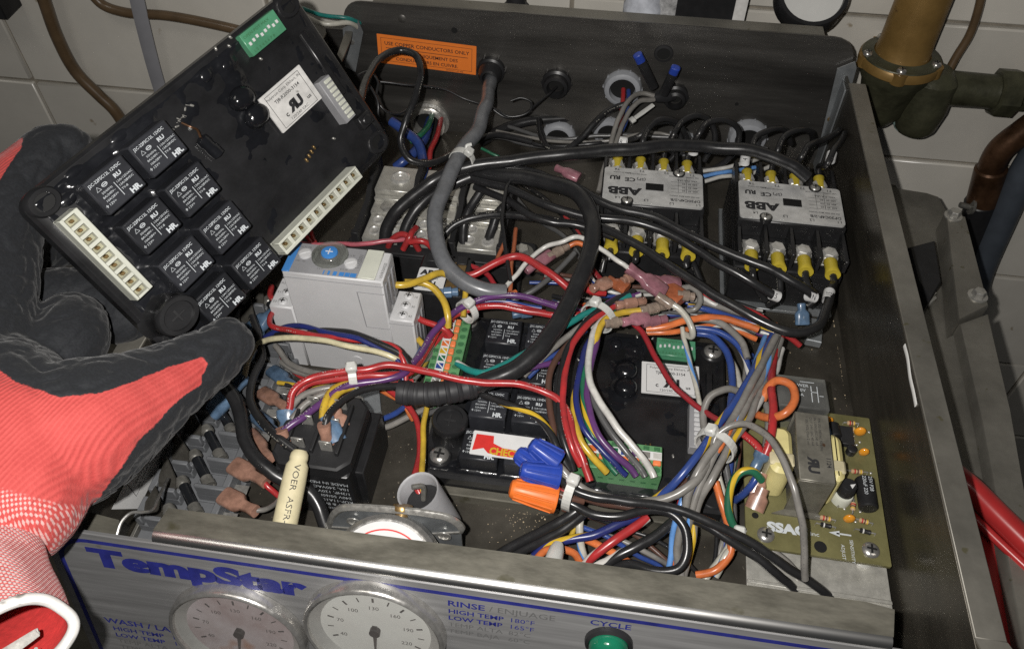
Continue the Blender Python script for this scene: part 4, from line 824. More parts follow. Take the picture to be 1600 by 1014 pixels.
ob('time_bars', quads('time_bars', [(-5, -10.3, -4.4, -7.4), (-2.6, -10.3, -1.4, -7.4), (.2, -10.3, 2.2, -7.4), (3.4, -10.3, 6, -7.4), (6.4, -10.3, 9, -7.4), (9.2, -10.3, 12.4, -7.4)], 'blue_plastic', TZ+.56), None, fc)
d_ = ob('dial', MB().lathe((-5, 3.5, TZ+.5), (0, 0, 1), [(9.6, 0), (9.4, 1.4), (8.2, 1.6), (7.8, .9), (5.6, 1), (5.2, 1.6), (4.4, 1.9)], 32), 'clear_case', tmr)
ob('dial_knob', MB().lathe((-5, 3.5, TZ+2.4), (0, 0, 1), [(4.4, 0), (4.2, .9), (3.4, 1.1)], 24), 'blue_plastic', d_); ob('slot', MB().box((-5, 3.5, TZ+3.55), (4, .6, .3), .05).box((-5, 3.5, TZ+3.55), (.6, 4, .31), .05), 'paper_white', d_)
for x, y in ((-18, 2.5), (7.5, -1)): s_ = ob('selector', MB().lathe((x, y, TZ+.5), (0, 0, 1), [(3.6, 0), (3.4, 1.2), (2.6, 1.4)], 20).box((x, y, TZ+2), (5.4, 1.1, .7), .2, rotz(30)), 'grey_plastic', tmr)
ob('printing', text_mesh('printing', [('0.05s 1s 10s', -24, 7.4, 1.6), ('100h 10h', -22, -3, 1.5), ('R A Br', 4, 4.6, 1.5), ('5 6 7', -9, -7, 1.5), ('8 9 10', 3, -6, 1.5)], 'print_grey', TZ+.56), None, fc)
for i, sx in enumerate((33.3, -33.3)):
    for k in range(3):
        screw(tmr, (sx, -7+k*7, 50), 2.7, 1.4, 'grey_plastic', name='terminal_screw'); ob('lettering', text_mesh('lettering', [((('42', '30', '10'), ('50', 'Y1', 'A2'))[i][k], sx+3 if sx > 0 else sx-5.5, -8+k*7, 2.2)], 'print_grey', 50.06), None, tmr)
ob('moulded_dot', MB().lathe((4, -11, 12), (0, -1, 0), [(3, 0), (2.8, .4), (.2, .4)], 20), 'grey_plastic', tmr)
# mini contactor with a white label behind the timer
mc = thing('mini_contactor', 'small black contactor with white label between the timer and the relay module', 'contactor', (121, 188, 0))
ob('body', MB().bb(-13, 17, -16, 15, 0, 42, 1), 'black_plastic', mc); ob('brass_strip', MB().bb(5, 14, -12, 10, 42, 43, .2), 'brass', mc)
for x in (-10, -1, 8): ob('terminal_slot', MB().bb(x, x+6, 8, 14.5, 42, 44, .3), 'black_matte', mc)
lb = ob('rating_label', MB().prism(rrect(-12.5, -14, 4, 4, 1.5), 42, 42.3), 'paper_white', mc); ob('printing', text_mesh('printing', [('ABB', -11, -1.8, 5.4, 1.1, 0, 'LEFT', .06), ('BC9-40 110', -8.5, -5, 1.7), ('RU', -7, -10, 4.6, 1, 0, 'LEFT', .05), ('10A 600V', -8, -12.6, 1.7)], 'print_black', 42.36), None, lb)
# ================================================================ fuse block along the left wall
fb = thing('fuse_block', 'grey fuse block strip with spring clips along the left wall', 'fuse block', (0, 0, 0))
ob('base', MB().bb(2, 44, 14, 182, 0, 6, .6), 'fuse_grey', fb)
for k in range(10):
    y = 33+k*15.6; j = random.uniform
    ob('fuse_seat', MB().bb(3, 17, y-5.6, y+6.6, 6, 12, .5).bb(3, 6.5, y-5.6, y+6.6, 11.8, 19, .5).bb(8.5, 17, y-5.8, y-3.4, 11.8, 20, .5).bb(15, 17.4, y-3.3, y+4, 11.8, 15, .4), 'fuse_grey', fb)
    yr = y-11; ob('fuse_seat', MB().bb(24, 42, yr-5.6, yr+6.6, 6, 12, .5).bb(25, 42, yr-5.9, yr-3.6, 11.8, 20, .5).bb(38.4, 42, yr-3.5, yr+6.4, 11.8, 18.5, .5).bb(24, 26.4, yr-3.4, yr+3, 11.8, 15, .4), 'fuse_grey', fb)
    tb = [(5.5, y-3.2, 15), (15.5, y-3.2, 15), (15.5, y+1, 22), (11+j(-2, 2), y+7+j(-1, 1), 29), (7, y+2, 22)]; ob('spring_clip', MB().add(tb+[(x_, y_+.8, z_-.5) for x_, y_, z_ in tb], [[0, 1, 2, 3, 4], [9, 8, 7, 6, 5]]+[[i_, (i_+1) % 5, 5+(i_+1) % 5, 5+i_] for i_ in range(5)]), 'clip_steel', fb)
    a_, b2_ = V(16.5, y+2.5, 16), V(30, yr-1, 16); d_ = (b2_-a_).normalized(); f = ob('fuse', MB().cyl(a_, b2_, 2.5, n=16), 'smoke', fb)
    for q_ in (a_-d_*2, b2_-d_*4): ob('end_cap', MB().cyl(q_, q_+d_*5, 3.0, n=18, b=.5), 'dark_steel', f)
    for q_ in (a_, b2_): ob('spring_clip', MB().lathe(q_-d_*.6, d_, [(3.1, 0), (3.4, .2), (3.4, 2.6), (3.1, 2.8)], 16, False).box(q_+V(0, 0, -4), (5, 2.4, 4), .2), 'dark_steel', fb)
    ob('spade_tab', MB().bb(41, 49, yr-2.4, yr+2.6, 11.2, 12, .15), 'tin', fb)
ob('edge_rail', MB().bb(.3, 2, 20, 240, 0, 9, .2), 'dark_steel', fb)
# ================================================================ plug-in relay in its socket
kp = thing('power_relay', 'black plug-in relay with spade tabs and small white print beside the cream sleeve', 'relay', (86, 73, 0))
oc = lambda x0, y0, x1, y1, c: [(x0+c, y0), (x1-c, y0), (x1, y0+c), (x1, y1-c), (x1-c, y1), (x0+c, y1), (x0, y1-c), (x0, y0+c)]
ob('case', MB().prism(oc(-17, -20, 19, 20, 1), 0, 38, .5), 'black_plastic', kp); ob('base_flange', MB().bb(-14, 23, -12, 24, 0, 30, .6), 'black_plastic', kp)
cap_ = ob('terminal_board', MB().prism(oc(-18, -21, 20, 21, 5), 38.2, 46, 1), 'black_matte', kp)
for x in (-12, 0.6, 13): ob('barrier', MB().bb(x-.9, x+.9, -14, 14, 46, 49, .3), 'black_matte', cap_)
for x, y in ((-6, -11), (7.5, -11), (-6, 2), (7.5, 2), (-6, 13), (7.5, 13)): q = MB().bb(x-3, x+3, y-.5, y+.5, 45.8, 53, .2).cyl((x, y-.6, 50.5), (x, y+.6, 50.5), 1.2, n=10); ob('spade_tab', q, 'tin', kp)
XZf = Matrix(((1, 0, 0), (0, 0, -1), (0, 1, 0)))
tx = bpy.data.objects.new('printing', text_mesh('printing', [(s, 18, 34-i*4.1, 3.2, -.0+1, 180) for i, s in enumerate(['Tyco Electronics', 'Potter & Brumfield', 'KUP-11A15-120', '240V 50/60Hz', '1/3HP, 120V', '10A, 240VAC', 'MADE IN MEXICO'][::-1])], 'print_white', .0)); COL.objects.link(tx); tx.parent = kp
m4 = XZf.to_4x4(); m4.translation = V(0, -20.08, -2)*S; tx.matrix_basis = m4
screw(kp, (10, -30, 5), 4, 3, 'tin', hexr=4.4, name='hex_screw'); ob('screw_boss', MB().lathe((10, -30, 0), (0, 0, 1), [(7, 0), (7, 2), (5.4, 2.2), (5.4, 5.2)], 18), 'tin', kp)
t = thing('ground_bracket', 'small metal foot with stamped symbol behind the plug-in relay', 'bracket', P(560, 645, 2))
ob('foot', (lambda q: q)(plate([(545, 622), (592, 600), (596, 642), (556, 662)], 3, 3, .4, Matrix.Translation(-P(560, 645, 2)))), 'galv', t); screw(t, P(560, 632, 3)-P(560, 645, 2), 4, 3, 'tin', hexr=4, name='hex_screw')
# cream fibreglass sleeve
a, b_ = P(468, 711, 56), P(432, 880, 40); d = (b_-a).normalized(); t = thing('fibreglass_sleeve', 'cream fibreglass sleeve with lettering standing against the front flange', 'sleeve', b_)
ob('tube', MB(Matrix.Translation(-b_)).lathe(a, d, [(3.0, -2), (4.0, -.5), (4.2, 1.5), (4.0, 3), (5.1, 5), (5.4, 12), (5.6, (b_-a).length)], 24), 'sleeve_cream', t)
nv = (CP-(a+b_)/2); nv = (nv-d*nv.dot(d)).normalized(); R = Matrix((d, nv.cross(d), nv)).transposed()
tm_ = text_mesh('lettering', [('VOER  ASFR-H  T', 0, -1.2, 3.9, 1.2)], 'print_black', 0); o = bpy.data.objects.new('lettering', tm_); COL.objects.link(o); o.parent = t
for v in tm_.vertices: y = v.co.y/S; v.co.z = (math.sqrt(max(.1, 30-y*y))-5.48+.15)*S
m4 = R.to_4x4(); m4.translation = (a-b_+d*5+nv*5.4)*S; o.matrix_basis = m4
# thermometer back: bracket, drum, brass nut, paper disc
g = thing('thermometer_back', 'galvanised U bracket with brass nut and round red printed label behind the front flange', 'bracket', (134, 24, 0))
y0 = 36; xzm = Matrix.Translation(V(-134, -24, 0)) @ Matrix.Translation(V(0, y0, 0)) @ XZ
q = lambda px, py: (PY(px, py, y0).x, PY(px, py, y0).z)
pl = [q(512, 826), q(520, 806), q(534, 796), q(560, 795), q(690, 808), q(712, 818), q(720, 832)]; pl += [(pl[-1][0], 6), (pl[0][0], 6)]
ob('bracket_plate', MB(xzm).prism(pl, -1.2, 0), 'galv', g)
ob('bracket_edge', MB(Matrix.Translation(V(-134, -24, 0))).tube(smooth([V(x, y0+.8, z) for x, z in [(pl[0][0], 20)]+pl[:-2]+[(pl[-1][0], 20)]], 3), (1.3, 1.8), 8), 'tin', g)
for px, py in ((554, 812), (694, 834)): c = PY(px, py, y0)-V(134, 24, 0); ob('slot_hole', MB().lathe(c+V(0, -.9, 0), (0, -1, 0), [(3.6, 0), (3.6, .5), (2.6, .6), (2.5, .1), (.1, .1)], 16), 'tin', g)
dc = PY(612, 806, 33)-V(134, 24, 0)-V(0, .83, .55)*25; dc.y -= 5; ob('drum', MB().lathe((dc.x, dc.y+5, dc.z), (0, -.55, .83), [(25.5, -9), (25.5, -1), (24, .5), (23.4, 0)], 44), 'steel', g)
dl = ob('paper_disc', MB().lathe((dc.x, dc.y+5, dc.z), (0, -.55, .83), [(22.6, .2), (22.6, .7)], 44), 'paper_white', g)
Rd = Matrix((V(1, 0, 0), V(0, .83, .55), V(0, -.55, .83))).transposed()
import itertools
rg = [((19.4*math.cos(a), 19.4*math.sin(a)), (19.4*math.cos(a+.1), 19.4*math.sin(a+.1)), (18.7*math.cos(a+.1), 18.7*math.sin(a+.1)), (18.7*math.cos(a), 18.7*math.sin(a))) for a in [i*.1 for i in range(63)]]
o = ob('printed_ring', quads('printed_ring', rg, 'print_red', 0), None, dl); m4 = Rd.to_4x4(); m4.translation = V(dc.x, dc.y+5, dc.z)*S+(Rd @ V(0, 0, .8))*S; o.matrix_basis = m4
o = ob('lettering', text_mesh('lettering', [('LV20S646', 0, 10.2, 6.6, .85, 0, 'CENTER')], 'print_red', 0), None, dl); o.matrix_basis = m4
bn = PY(627, 818, y0-2)-V(134, 24, 0); ob('brass_nut', MB().lathe(bn+V(0, 6, 6), (0, -1, -.8), [(4.4, 0), (4.8, 1), (4.8, 2.2), (3.0, 2.6), (3.3, 4), (2.9, 5), (3.3, 6), (2.9, 7), (3.3, 8), (3, 12)], 20), 'brass', g)
# grey plastic conduit stub
a, b_ = P(656, 772, 42), P(690, 822, 12); t = thing('conduit_stub', 'short grey plastic conduit with an angled open end on the box floor', 'conduit', b_)
M_ = Matrix.Translation(-b_); d = (b_-a).normalized(); ob('tube', MB(M_).lathe(a-d*3, d, [(8.6, 10), (8.8, 1), (9.4, .2), (9.9, 0), (10.1, .8), (10.1, (b_-a).length+3)], 28, False), 'conduit_grey', t); ob('inside', MB(M_).lathe(a, d, [(8.5, 6), (8.5, 6.4)], 20), 'black_matte', t); ob('cut_wire', MB(M_).tube(smooth([a+d*5, a-d*1+V(1, 3, 1), a-d*2+V(-3, 1, 2)]), 1.3, 8), 'dark_steel', t)
# ================================================================ sensor board on its bracket
BL = V(291.5, 53.2, 24)
sb = thing('sensor_board', 'olive circuit board with transformer and trimmer in the near right corner', 'circuit board', BL, rotz(-1))
bR = rotz(-1).inverted()
def L(px, py, z=1.6): return bR @ (P(px, py, BL.z+z)-BL)
ob('board', MB().prism(rrect(0, 0, 64.5, 82, .6, 2), 0, 1.6), 'pcb_green', sb)
ob('bracket', MB().bb(2, 66, -22, 78, -9, -7.6, .3).bb(2, 66, -22, -20.8, -24, -9, .2).bb(64.8, 66.2, -22, 78, -24, -9, .2), 'alu', sb)
ob('bracket_step', MB().bb(3, 66.6, -28, -22.2, -18, -16.6, .3).bb(2, 66, -14, -12, -7.6, -6.6, .4), 'alu', sb)
for px, py in ((1196, 836), (1360, 860)): c = L(px, py); screw(sb, c, 4.0, 2.4, 'steel', name='board_screw'); ob('nylon_spacer', MB().cyl((c.x, c.y, -7.5), (c.x, c.y, 0), 4.6, n=14), 'nylon', sb)
c = L(1282, 854); ob('board_hole', MB().cyl((c.x, c.y, 1.5), (c.x, c.y, 1.68), 2.9), 'deep_black', sb); c = L(1180, 805); ob('board_hole', MB().cyl((c.x, c.y, 1.5), (c.x, c.y, 1.68), 1.6), 'deep_black', sb)
c = L(1199, 828); ob('lettering', text_mesh('lettering', [('SSAC', c.x, c.y, 6.4, 1.25, 0, 'LEFT', .06), ('inc', c.x+19.5, c.y+.6, 3.0, 1.2)], 'print_white', 1.68), None, sb)
c = L(1330, 836); c2 = L(1300, 832); ob('arrow', quads('arrow', [(c2.x+2, c2.y-.4, c.x, c2.y+.4), ((c2.x-1.5, c2.y), (c2.x+3.4, c2.y-1.5), (c2.x+3.4, c2.y+1.5))], 'print_white', 1.68), None, sb)
c = L(1322, 842); c3 = L(1314, 850); ob('lettering', text_mesh('lettering', [('SENSITIVITY', c.x+1.5, c.y, 2.2, 1, -90), ('ADJUST', c3.x, c3.y, 2.2, 1, -90)], 'print_white', 1.68), None, sb)
# transformer
tf = thing('transformer', None, None); tf.parent = sb
zt = 30
q = [L(*p, zt) for p in ((1238, 646), (1291, 644), (1309, 757), (1254, 748))]; x0 = (q[0].x+q[3].x)/2; x1 = (q[1].x+q[2].x)/2; y0 = (q[2].y+q[3].y)/2; y1 = (q[0].y+q[1].y)/2
ob('steel_wrap', MB().bb(x0, x1, y0, y1, zt-1.2, zt, .3).bb(x0, x1, y0, y0+1.2, 1.6, zt-1.3, .2).bb(x0, x1, y1-1.2, y1, 1.6, zt-1.3, .2), 'lam_steel', tf)
ob('lamination_stack', MB().bb(x0+.8, x1-.8, y0+1.4, y1-1.4, 4, zt-1.6, .3), 'dark_steel', tf)
ob('mounting_foot', MB().prism([(x0-6, y0-3), (x1+2, y0-3), (x1, y0), (x0, y0)], 1.6, 2.6), 'lam_steel', tf)
for xa, xb in ((x0-11, x0-.4), (x1+.4, x1+7)): ob('coil', MB().prism(rrect(xa, y0+6, xb, y1-6, 4), 3, zt-5, 2), 'tape_yellow', tf); ob('tape_band', MB().prism(rrect(xa-.3, (y0+y1)/2-9, xb+.3, (y0+y1)/2-2, 1), 2.6, zt-4.7, 1), 'sleeve_cream', tf)
ln = [('1124', x1-3, y1-24, 2.8, 1, -90, 'LEFT', .02), ('R', x0+4.4, y0+8.2, 6.6, -1, -90, 'LEFT', .05), ('U', x0+4.4, y0+8.4, 6.6, .95, -90, 'LEFT', .05)]+[(s_, x1-5.2-i*1.9, y1-2.5, 1.7, 1, -90) for i, s_ in enumerate(('P/N 202-240VAC 50/60Hz', 'IN 120V/125C 140 mA', 'OUT 24V/120C 40 mA', '1 SEC VOL Class 2 not'))]
ob('printing', text_mesh('printing', ln, 'print_black', zt+.07), None, tf)
# small components
def res(px0, py0, px1, py1, mat='resistor_tan', r=1.25, bands=('red', 'brown', 'yellow')):
    a, b = L(px0, py0, 3), L(px1, py1, 3); d = (b-a); n = d.length; d.normalize(); c = (a+b)/2; bl = min(6.2, n*.55)
    ob('resistor', MB().lathe(c-d*bl/2, d, [(r*.6, 0), (r, .5), (r*.86, 1.4), (r*.86, bl-1.4), (r, bl-.5), (r*.6, bl)], 12), mat, sb)
    ob('lead', MB().tube([a+V(0, 0, -1.6), a+V(0, 0, .2), b+V(0, 0, .2), b+V(0, 0, -1.6)], .35, 6), 'tin', sb)
    for i, k in enumerate(bands): ob('colour_band', MB().cyl(c-d*(bl*.26-i*bl*.25), c-d*(bl*.26-i*bl*.25-.6), r*.98, n=12), flat_mat(k), sb)
for a in ((1318, 660, 1342, 662), (1318, 669, 1342, 671), (1322, 735, 1356, 738), (1310, 790, 1322, 778), (1334, 780, 1332, 802), (1274, 806, 1306, 813), (1336, 810, 1364, 818)): res(*a)
for a in ((1275, 817, 1306, 824), (1336, 826, 1368, 834)): res(*a, mat='black_plastic', bands=('white',))
for px, py, r in ((1294, 657, 2.6), (1344, 674, 2.9), (1350, 706, 2.5), (1327, 810, 2.7)): c = L(px, py, 4.5); ob('disc_capacitor', MB().ball(c, r, (1, .55, 1.15), 14).tube([c+V(-.8, 0, -1), c+V(-1, 0, -4)], .3, 6).tube([c+V(.8, 0, -1), c+V(1, 0, -4)], .3, 6), 'resin_orange', sb)
c = L(1322, 682, 3.4); ob('chip', MB().box(c, (6.4, 11, 3.2), .25), 'black_matte', sb)
for i in range(4):
    for sx in (-1, 1): ob('chip_leg', MB().box(c+V(sx*3.9, -3.9+i*2.6, -1.2), (1.2, .6, 1.6), .1), 'tin', sb)
c = L(1330, 704, 3.5); ob('transistor', MB().lathe(c+V(0, 0, -2), (0, 0, 1), [(2.4, 0), (2.4, 4), (2, 4.3)], 14), 'black_plastic', sb)
c = L(1313, 780, 1.6); pt = ob('trimmer', MB().lathe(c, (0, 0, 1), [(4.6, 0), (4.6, 5.4), (4.2, 6), (2.4, 6.2)], 26), 'header_white', sb); ob('trimmer_knob', MB().lathe(c+V(.4, .6, 6.1), (0, 0, 1), [(4, 0), (3.7, 6.4), (3.2, 7)], 18), 'black_plastic', pt); ob('pointer', MB().prism([(c.x+.6, c.y+.4), (c.x+3.2, c.y+1.2), (c.x+1.4, c.y-1.6)], 14.75, 14.85), 'paper_white', pt)
a, b_ = L(1350, 748, 5.5), L(1357, 795, 5.5); cp2 = ob('capacitor_can', MB().cyl(a, b_, 4.4, n=22, b=.7), 'black_plastic', sb); d = (b_-a).normalized()
o = ob('printing', text_mesh('printing', [('25V P28', 1, .4, 2.4), ('220uF 220', 1, -2.4, 2.4)], 'print_white', 0), None, cp2); Rr = Matrix((d, V(0, 0, 1).cross(d), V(0, 0, 1))).transposed().to_4x4(); Rr.translation = (a+V(0, 0, 4.5))*S; o.matrix_basis = Rr
a, b_ = L(1299, 663, 5), L(1305, 684, 5); ob('capacitor_can', MB().cyl(a, b_, 3.4, n=18, b=.6), 'black_plastic', sb); c = L(1293, 672, 5); ob('capacitor_can', MB().cyl(c, c+V(1, -8, 0), 2.6, n=16, b=.5), 'terminal_blue', sb)
for i in range(16): c = L(random.uniform(1290, 1365), random.uniform(660, 830), 1.6); ob('solder_joint', MB().ball(c, .75, (1, 1, .6), 8), 'tin', sb)
# clear cased relay behind the sensor board
q = [P(*p, 44) for p in ((1222, 584), (1290, 592), (1293, 640), (1213, 632))]; c = sum(q, V(0, 0, 0))/4
cr = thing('clear_relay', 'clear cased relay with printed circuit symbols behind the transformer', 'relay', (c.x, c.y, 0)); hx, hy = 12.5, 10
ob('clear_cover', MB().bb(-hx, hx, -hy, hy, 6, 44, .8), 'clear_case', cr); ob('base', MB().bb(-hx, hx, -hy, hy, 0, 6, .4), 'black_plastic', cr); ob('coil', MB().cyl((0, 0, 6.5), (0, 0, 26), 6.5, n=18), 'copper_pipe', cr); ob('armature', MB().bb(-9, 9, -7, 7, 27, 31, .3), 'black_matte', cr); ob('inner_frame', MB().bb(-11, 11, -8.6, 8.6, 38, 42.6, .4), 'black_matte', cr)
ob('printing', text_mesh('printing', [('20A', -4, -3, 2.6), ('120V', -4, 0, 2.6), ('POWER', -6, 3, 2.6)], 'print_white', 44.08), None, cr); ob('symbol', quads('symbol', [(4, -6, 4.4, 4), (7, -6, 7.4, 4), (4, 0, 7, .4), (-1, 6, 6, 6.4), (8, -2, 10, -1.6)], 'print_white', 44.08), None, cr)
# ================================================================ gloved hand
def glove_material():
    m = bpy.data.materials.new('glove_knit'); m.use_nodes = True; t = m.node_tree; b = t.nodes['Principled BSDF']
    b.inputs['Roughness'].default_value = .8; b.inputs['Sheen Weight'].default_value = .12; b.inputs['Sheen Roughness'].default_value = .4
    at = nd(t, 'ShaderNodeAttribute'); at.attribute_name = 'knit_along'   # x: around, y: along the hand
    ct = nd(t, 'ShaderNodeAttribute'); ct.attribute_name = 'coat'
    tc = nd(t, 'ShaderNodeTexCoord')
    sep = nd(t, 'ShaderNodeSeparateXYZ'); t.links.new(at.outputs['Vector'], sep.inputs[0])
    def mth(op, a, bb=None):
        q = nd(t, 'ShaderNodeMath', operation=op)
        for i, x in enumerate((a, bb)):
            if x is None: continue
            if isinstance(x, (int, float)): q.inputs[i].default_value = x
            else: t.links.new(x, q.inputs[i])
        return q.outputs[0]
    nz = nd(t, 'ShaderNodeTexNoise'); nz.inputs['Scale'].default_value = 900; nz.inputs['Detail'].default_value = 3; t.links.new(tc.outputs['Object'], nz.inputs['Vector'])
    n2 = nd(t, 'ShaderNodeTexNoise'); n2.inputs['Scale'].default_value = 60; t.links.new(tc.outputs['Object'], n2.inputs['Vector'])
    rib = mth('SINE', mth('MULTIPLY', sep.outputs[0], 4.6)); row = mth('SINE', mth('MULTIPLY', sep.outputs[1], 4.2))
    rf_ = mth('ADD', mth('MULTIPLY', n2.outputs[0], .55), mth('ADD', mth('MULTIPLY', rib, .13), mth('MULTIPLY', nz.outputs[0], .45))); red = nd(t, 'ShaderNodeMix', data_type='RGBA'); t.links.new(rf_, red.inputs[0]); red.inputs[6].default_value = (.36, .03, .028, 1); red.inputs[7].default_value = (.58, .09, .08, 1)
    dk = nd(t, 'ShaderNodeMix', data_type='RGBA'); t.links.new(nz.outputs[0], dk.inputs[0]); dk.inputs[6].default_value = (.0035, .0042, .006, 1); dk.inputs[7].default_value = (.017, .019, .023, 1)
    ck = mth('MULTIPLY', mth('SINE', mth('MULTIPLY', sep.outputs[0], 4.5)), mth('SINE', mth('MULTIPLY', sep.outputs[1], 3.3)))
    cw = nd(t, 'ShaderNodeMapRange'); cw.inputs[1].default_value = .0; cw.inputs[2].default_value = .5; t.links.new(mth('ADD', ck, mth('MULTIPLY', mth('SUBTRACT', nz.outputs[0], .5), 1.1)), cw.inputs[0])
    cz = nd(t, 'ShaderNodeMapRange'); cz.inputs[1].default_value = -.8; cz.inputs[2].default_value = 1.2; t.links.new(sep.outputs[2], cz.inputs[0])
    rc = nd(t, 'ShaderNodeMix', data_type='RGBA'); t.links.new(mth('MULTIPLY', cw.outputs[0], cz.outputs[0]), rc.inputs[0]); t.links.new(red.outputs[2], rc.inputs[6]); rc.inputs[7].default_value = (.60, .36, .34, 1)
    mx = nd(t, 'ShaderNodeMix', data_type='RGBA'); cf = nd(t, 'ShaderNodeMapRange'); cf.inputs[1].default_value = .46; cf.inputs[2].default_value = .54; t.links.new(mth('ADD', ct.outputs['Fac'], mth('ADD', mth('MULTIPLY', mth('SUBTRACT', nz.outputs[0], .5), .2), mth('MULTIPLY', mth('SUBTRACT', n2.outputs[0], .5), .5))), cf.inputs[0]); CF = cf.outputs[0]; t.links.new(CF, mx.inputs[0]); t.links.new(rc.outputs[2], mx.inputs[6]); t.links.new(dk.outputs[2], mx.inputs[7])
    t.links.new(mx.outputs[2], b.inputs['Base Color'])
    h = mth('ADD', mth('MULTIPLY', nz.outputs[0], 1.1), mth('MULTIPLY', mth('MULTIPLY', rib, .5), mth('SUBTRACT', 1, CF)))
    bp_ = nd(t, 'ShaderNodeBump'); bp_.inputs['Strength'].default_value = .45; bp_.inputs['Distance'].default_value = .45*S; t.links.new(h, bp_.inputs['Height']); t.links.new(bp_.outputs[0], b.inputs['Normal'])
    return m
def cuff_material():
    m = bpy.data.materials.new('cuff_knit'); m.use_nodes = True; t = m.node_tree; b = t.nodes['Principled BSDF']; b.inputs['Roughness'].default_value = .9; b.inputs['Sheen Weight'].default_value = .4
    uv = nd(t, 'ShaderNodeUVMap'); sep = nd(t, 'ShaderNodeSeparateXYZ'); t.links.new(uv.outputs[0], sep.inputs[0])
    def mth(op, a, bb=None):
        q = nd(t, 'ShaderNodeMath', operation=op)
        for i, x in enumerate((a, bb)):
            if x is None: continue
            if isinstance(x, (int, float)): q.inputs[i].default_value = x
            else: t.links.new(x, q.inputs[i])
        return q.outputs[0]
    a = mth('SINE', mth('MULTIPLY', sep.outputs[1], 2*math.pi*56)); c = mth('SINE', mth('MULTIPLY', sep.outputs[0], 3.0)); st = mth('MULTIPLY', a, c)
    tc = nd(t, 'ShaderNodeTexCoord'); nz = nd(t, 'ShaderNodeTexNoise'); nz.inputs['Scale'].default_value = 500; t.links.new(tc.outputs['Object'], nz.inputs['Vector'])
    f = nd(t, 'ShaderNodeMapRange'); f.inputs[1].default_value = .05; f.inputs[2].default_value = .5; t.links.new(mth('ADD', st, mth('MULTIPLY', mth('SUBTRACT', nz.outputs[0], .5), 1.2)), f.inputs[0])
    mx = nd(t, 'ShaderNodeMix', data_type='RGBA'); t.links.new(f.outputs[0], mx.inputs[0]); mx.inputs[6].default_value = (.44, .05, .045, 1); mx.inputs[7].default_value = (.66, .40, .38, 1); t.links.new(mx.outputs[2], b.inputs['Base Color'])
    bp_ = nd(t, 'ShaderNodeBump'); bp_.inputs['Strength'].default_value = .6; bp_.inputs['Distance'].default_value = .5*S; t.links.new(mth('ADD', st, nz.outputs[0]), bp_.inputs['Height']); t.links.new(bp_.outputs[0], b.inputs['Normal'])
    return m
hand = thing('gloved_hand', 'hand in a red knit glove with charcoal coated palm gripping the loose module', 'hand', P(30, 700, 80))
HO = P(30, 700, 80)
def chain(m, pts, k=6, n=18):
    c = smooth([P(*p[:3]) for p in pts], k); rs = smooth([V(p[3], p[4] if len(p) > 4 else p[3], 0) for p in pts], k)
    m.tube(c, [(r.x, r.y) for r in rs], n, True)
    a, b = c[0], c[-1]; m.ball(a, rs[0].x, n=16); m.ball(b, min(rs[-1].x, rs[-1].y), n=16)
CH = dict(
 thumb=[(42, 704, 112, 29), (128, 670, 110, 27.5), (205, 630, 106, 21.5), (268, 594, 102, 16.4), (322, 562, 98, 13.6), (356, 538, 96, 11.6)],
 index=[(-50, 580, 118, 23), (-30, 460, 124, 21.5), (-8, 370, 130, 18.5), (27, 299, 134, 16), (66, 256, 136, 14.2), (88, 240, 136, 13.6), (106, 234, 136, 11.6)],
 middle=[(-20, 520, 98, 18), (55, 478, 90, 17), (130, 470, 84, 15.5), (195, 498, 80, 13)],
 ring=[(-40, 440, 100, 17), (50, 392, 82, 14), (130, 372, 68, 13), (190, 400, 60, 12)],
 curled=[(20, 590, 108, 17), (85, 556, 106, 16.5), (112, 528, 104, 15.6), (112, 508, 102, 14.8)],
 palm=[(-60, 580, 112, 24), (-20, 640, 112, 32), (14, 700, 112, 34), (14, 745, 112, 31), (2, 798, 112, 26), (-24, 848, 112, 20), (-36, 880, 113, 17)])
hm = MB(Matrix.Translation(-HO))
for v in CH.values(): chain(hm, v)
me0 = hm.mesh('glove', None); tmp = bpy.data.objects.new('glove', me0); COL.objects.link(tmp)
md = tmp.modifiers.new('r', 'REMESH'); md.mode = 'VOXEL'; md.voxel_size = 1.15*S
md = tmp.modifiers.new('s', 'CORRECTIVE_SMOOTH') if False else tmp.modifiers.new('s', 'SMOOTH'); md.factor = .5; md.iterations = 9
dg = bpy.context.evaluated_depsgraph_get(); gm = bpy.data.meshes.new_from_object(tmp.evaluated_get(dg)); bpy.data.objects.remove(tmp)
gm.name = 'glove'; gm.materials.clear(); gm.materials.append(glove_material()); gm.shade_smooth()
# which knit is dipped: the coating covers palm and finger pads up to a dip line on the back of the hand
def inpoly(x, y, p):
    r = False; j = len(p)-1; dm = 1e9
    for i in range(len(p)):
        if (p[i][1] > y) != (p[j][1] > y) and x < (p[j][0]-p[i][0])*(y-p[i][1])/(p[j][1]-p[i][1])+p[i][0]: r = not r
        ax_, ay_ = p[j]; bx, by = p[i]; L2 = (bx-ax_)**2+(by-ay_)**2+1e-9; tt = max(0, min(1, ((x-ax_)*(bx-ax_)+(y-ay_)*(by-ay_))/L2)); dm = min(dm, math.hypot(x-ax_-tt*(bx-ax_), y-ay_-tt*(by-ay_)))
        j = i
    return dm if r else -dm
DORSAL = V(0.525, -0.436, 0.731).normalized()      # out of the back of the hand; the dip line is laid flat on it
def flat2(p): q = p-DORSAL*((p.z-105)/DORSAL.z); return q.x, q.y
DORSAL_I = (CP-P(20, 262, 142)).normalized()
def flati(p): q = p-DORSAL_I*((p.z-142)/DORSAL_I.z); return q.x, q.y
lay = lambda pts: [(P(x, y, 105).x, P(x, y, 105).y) for x, y in pts]
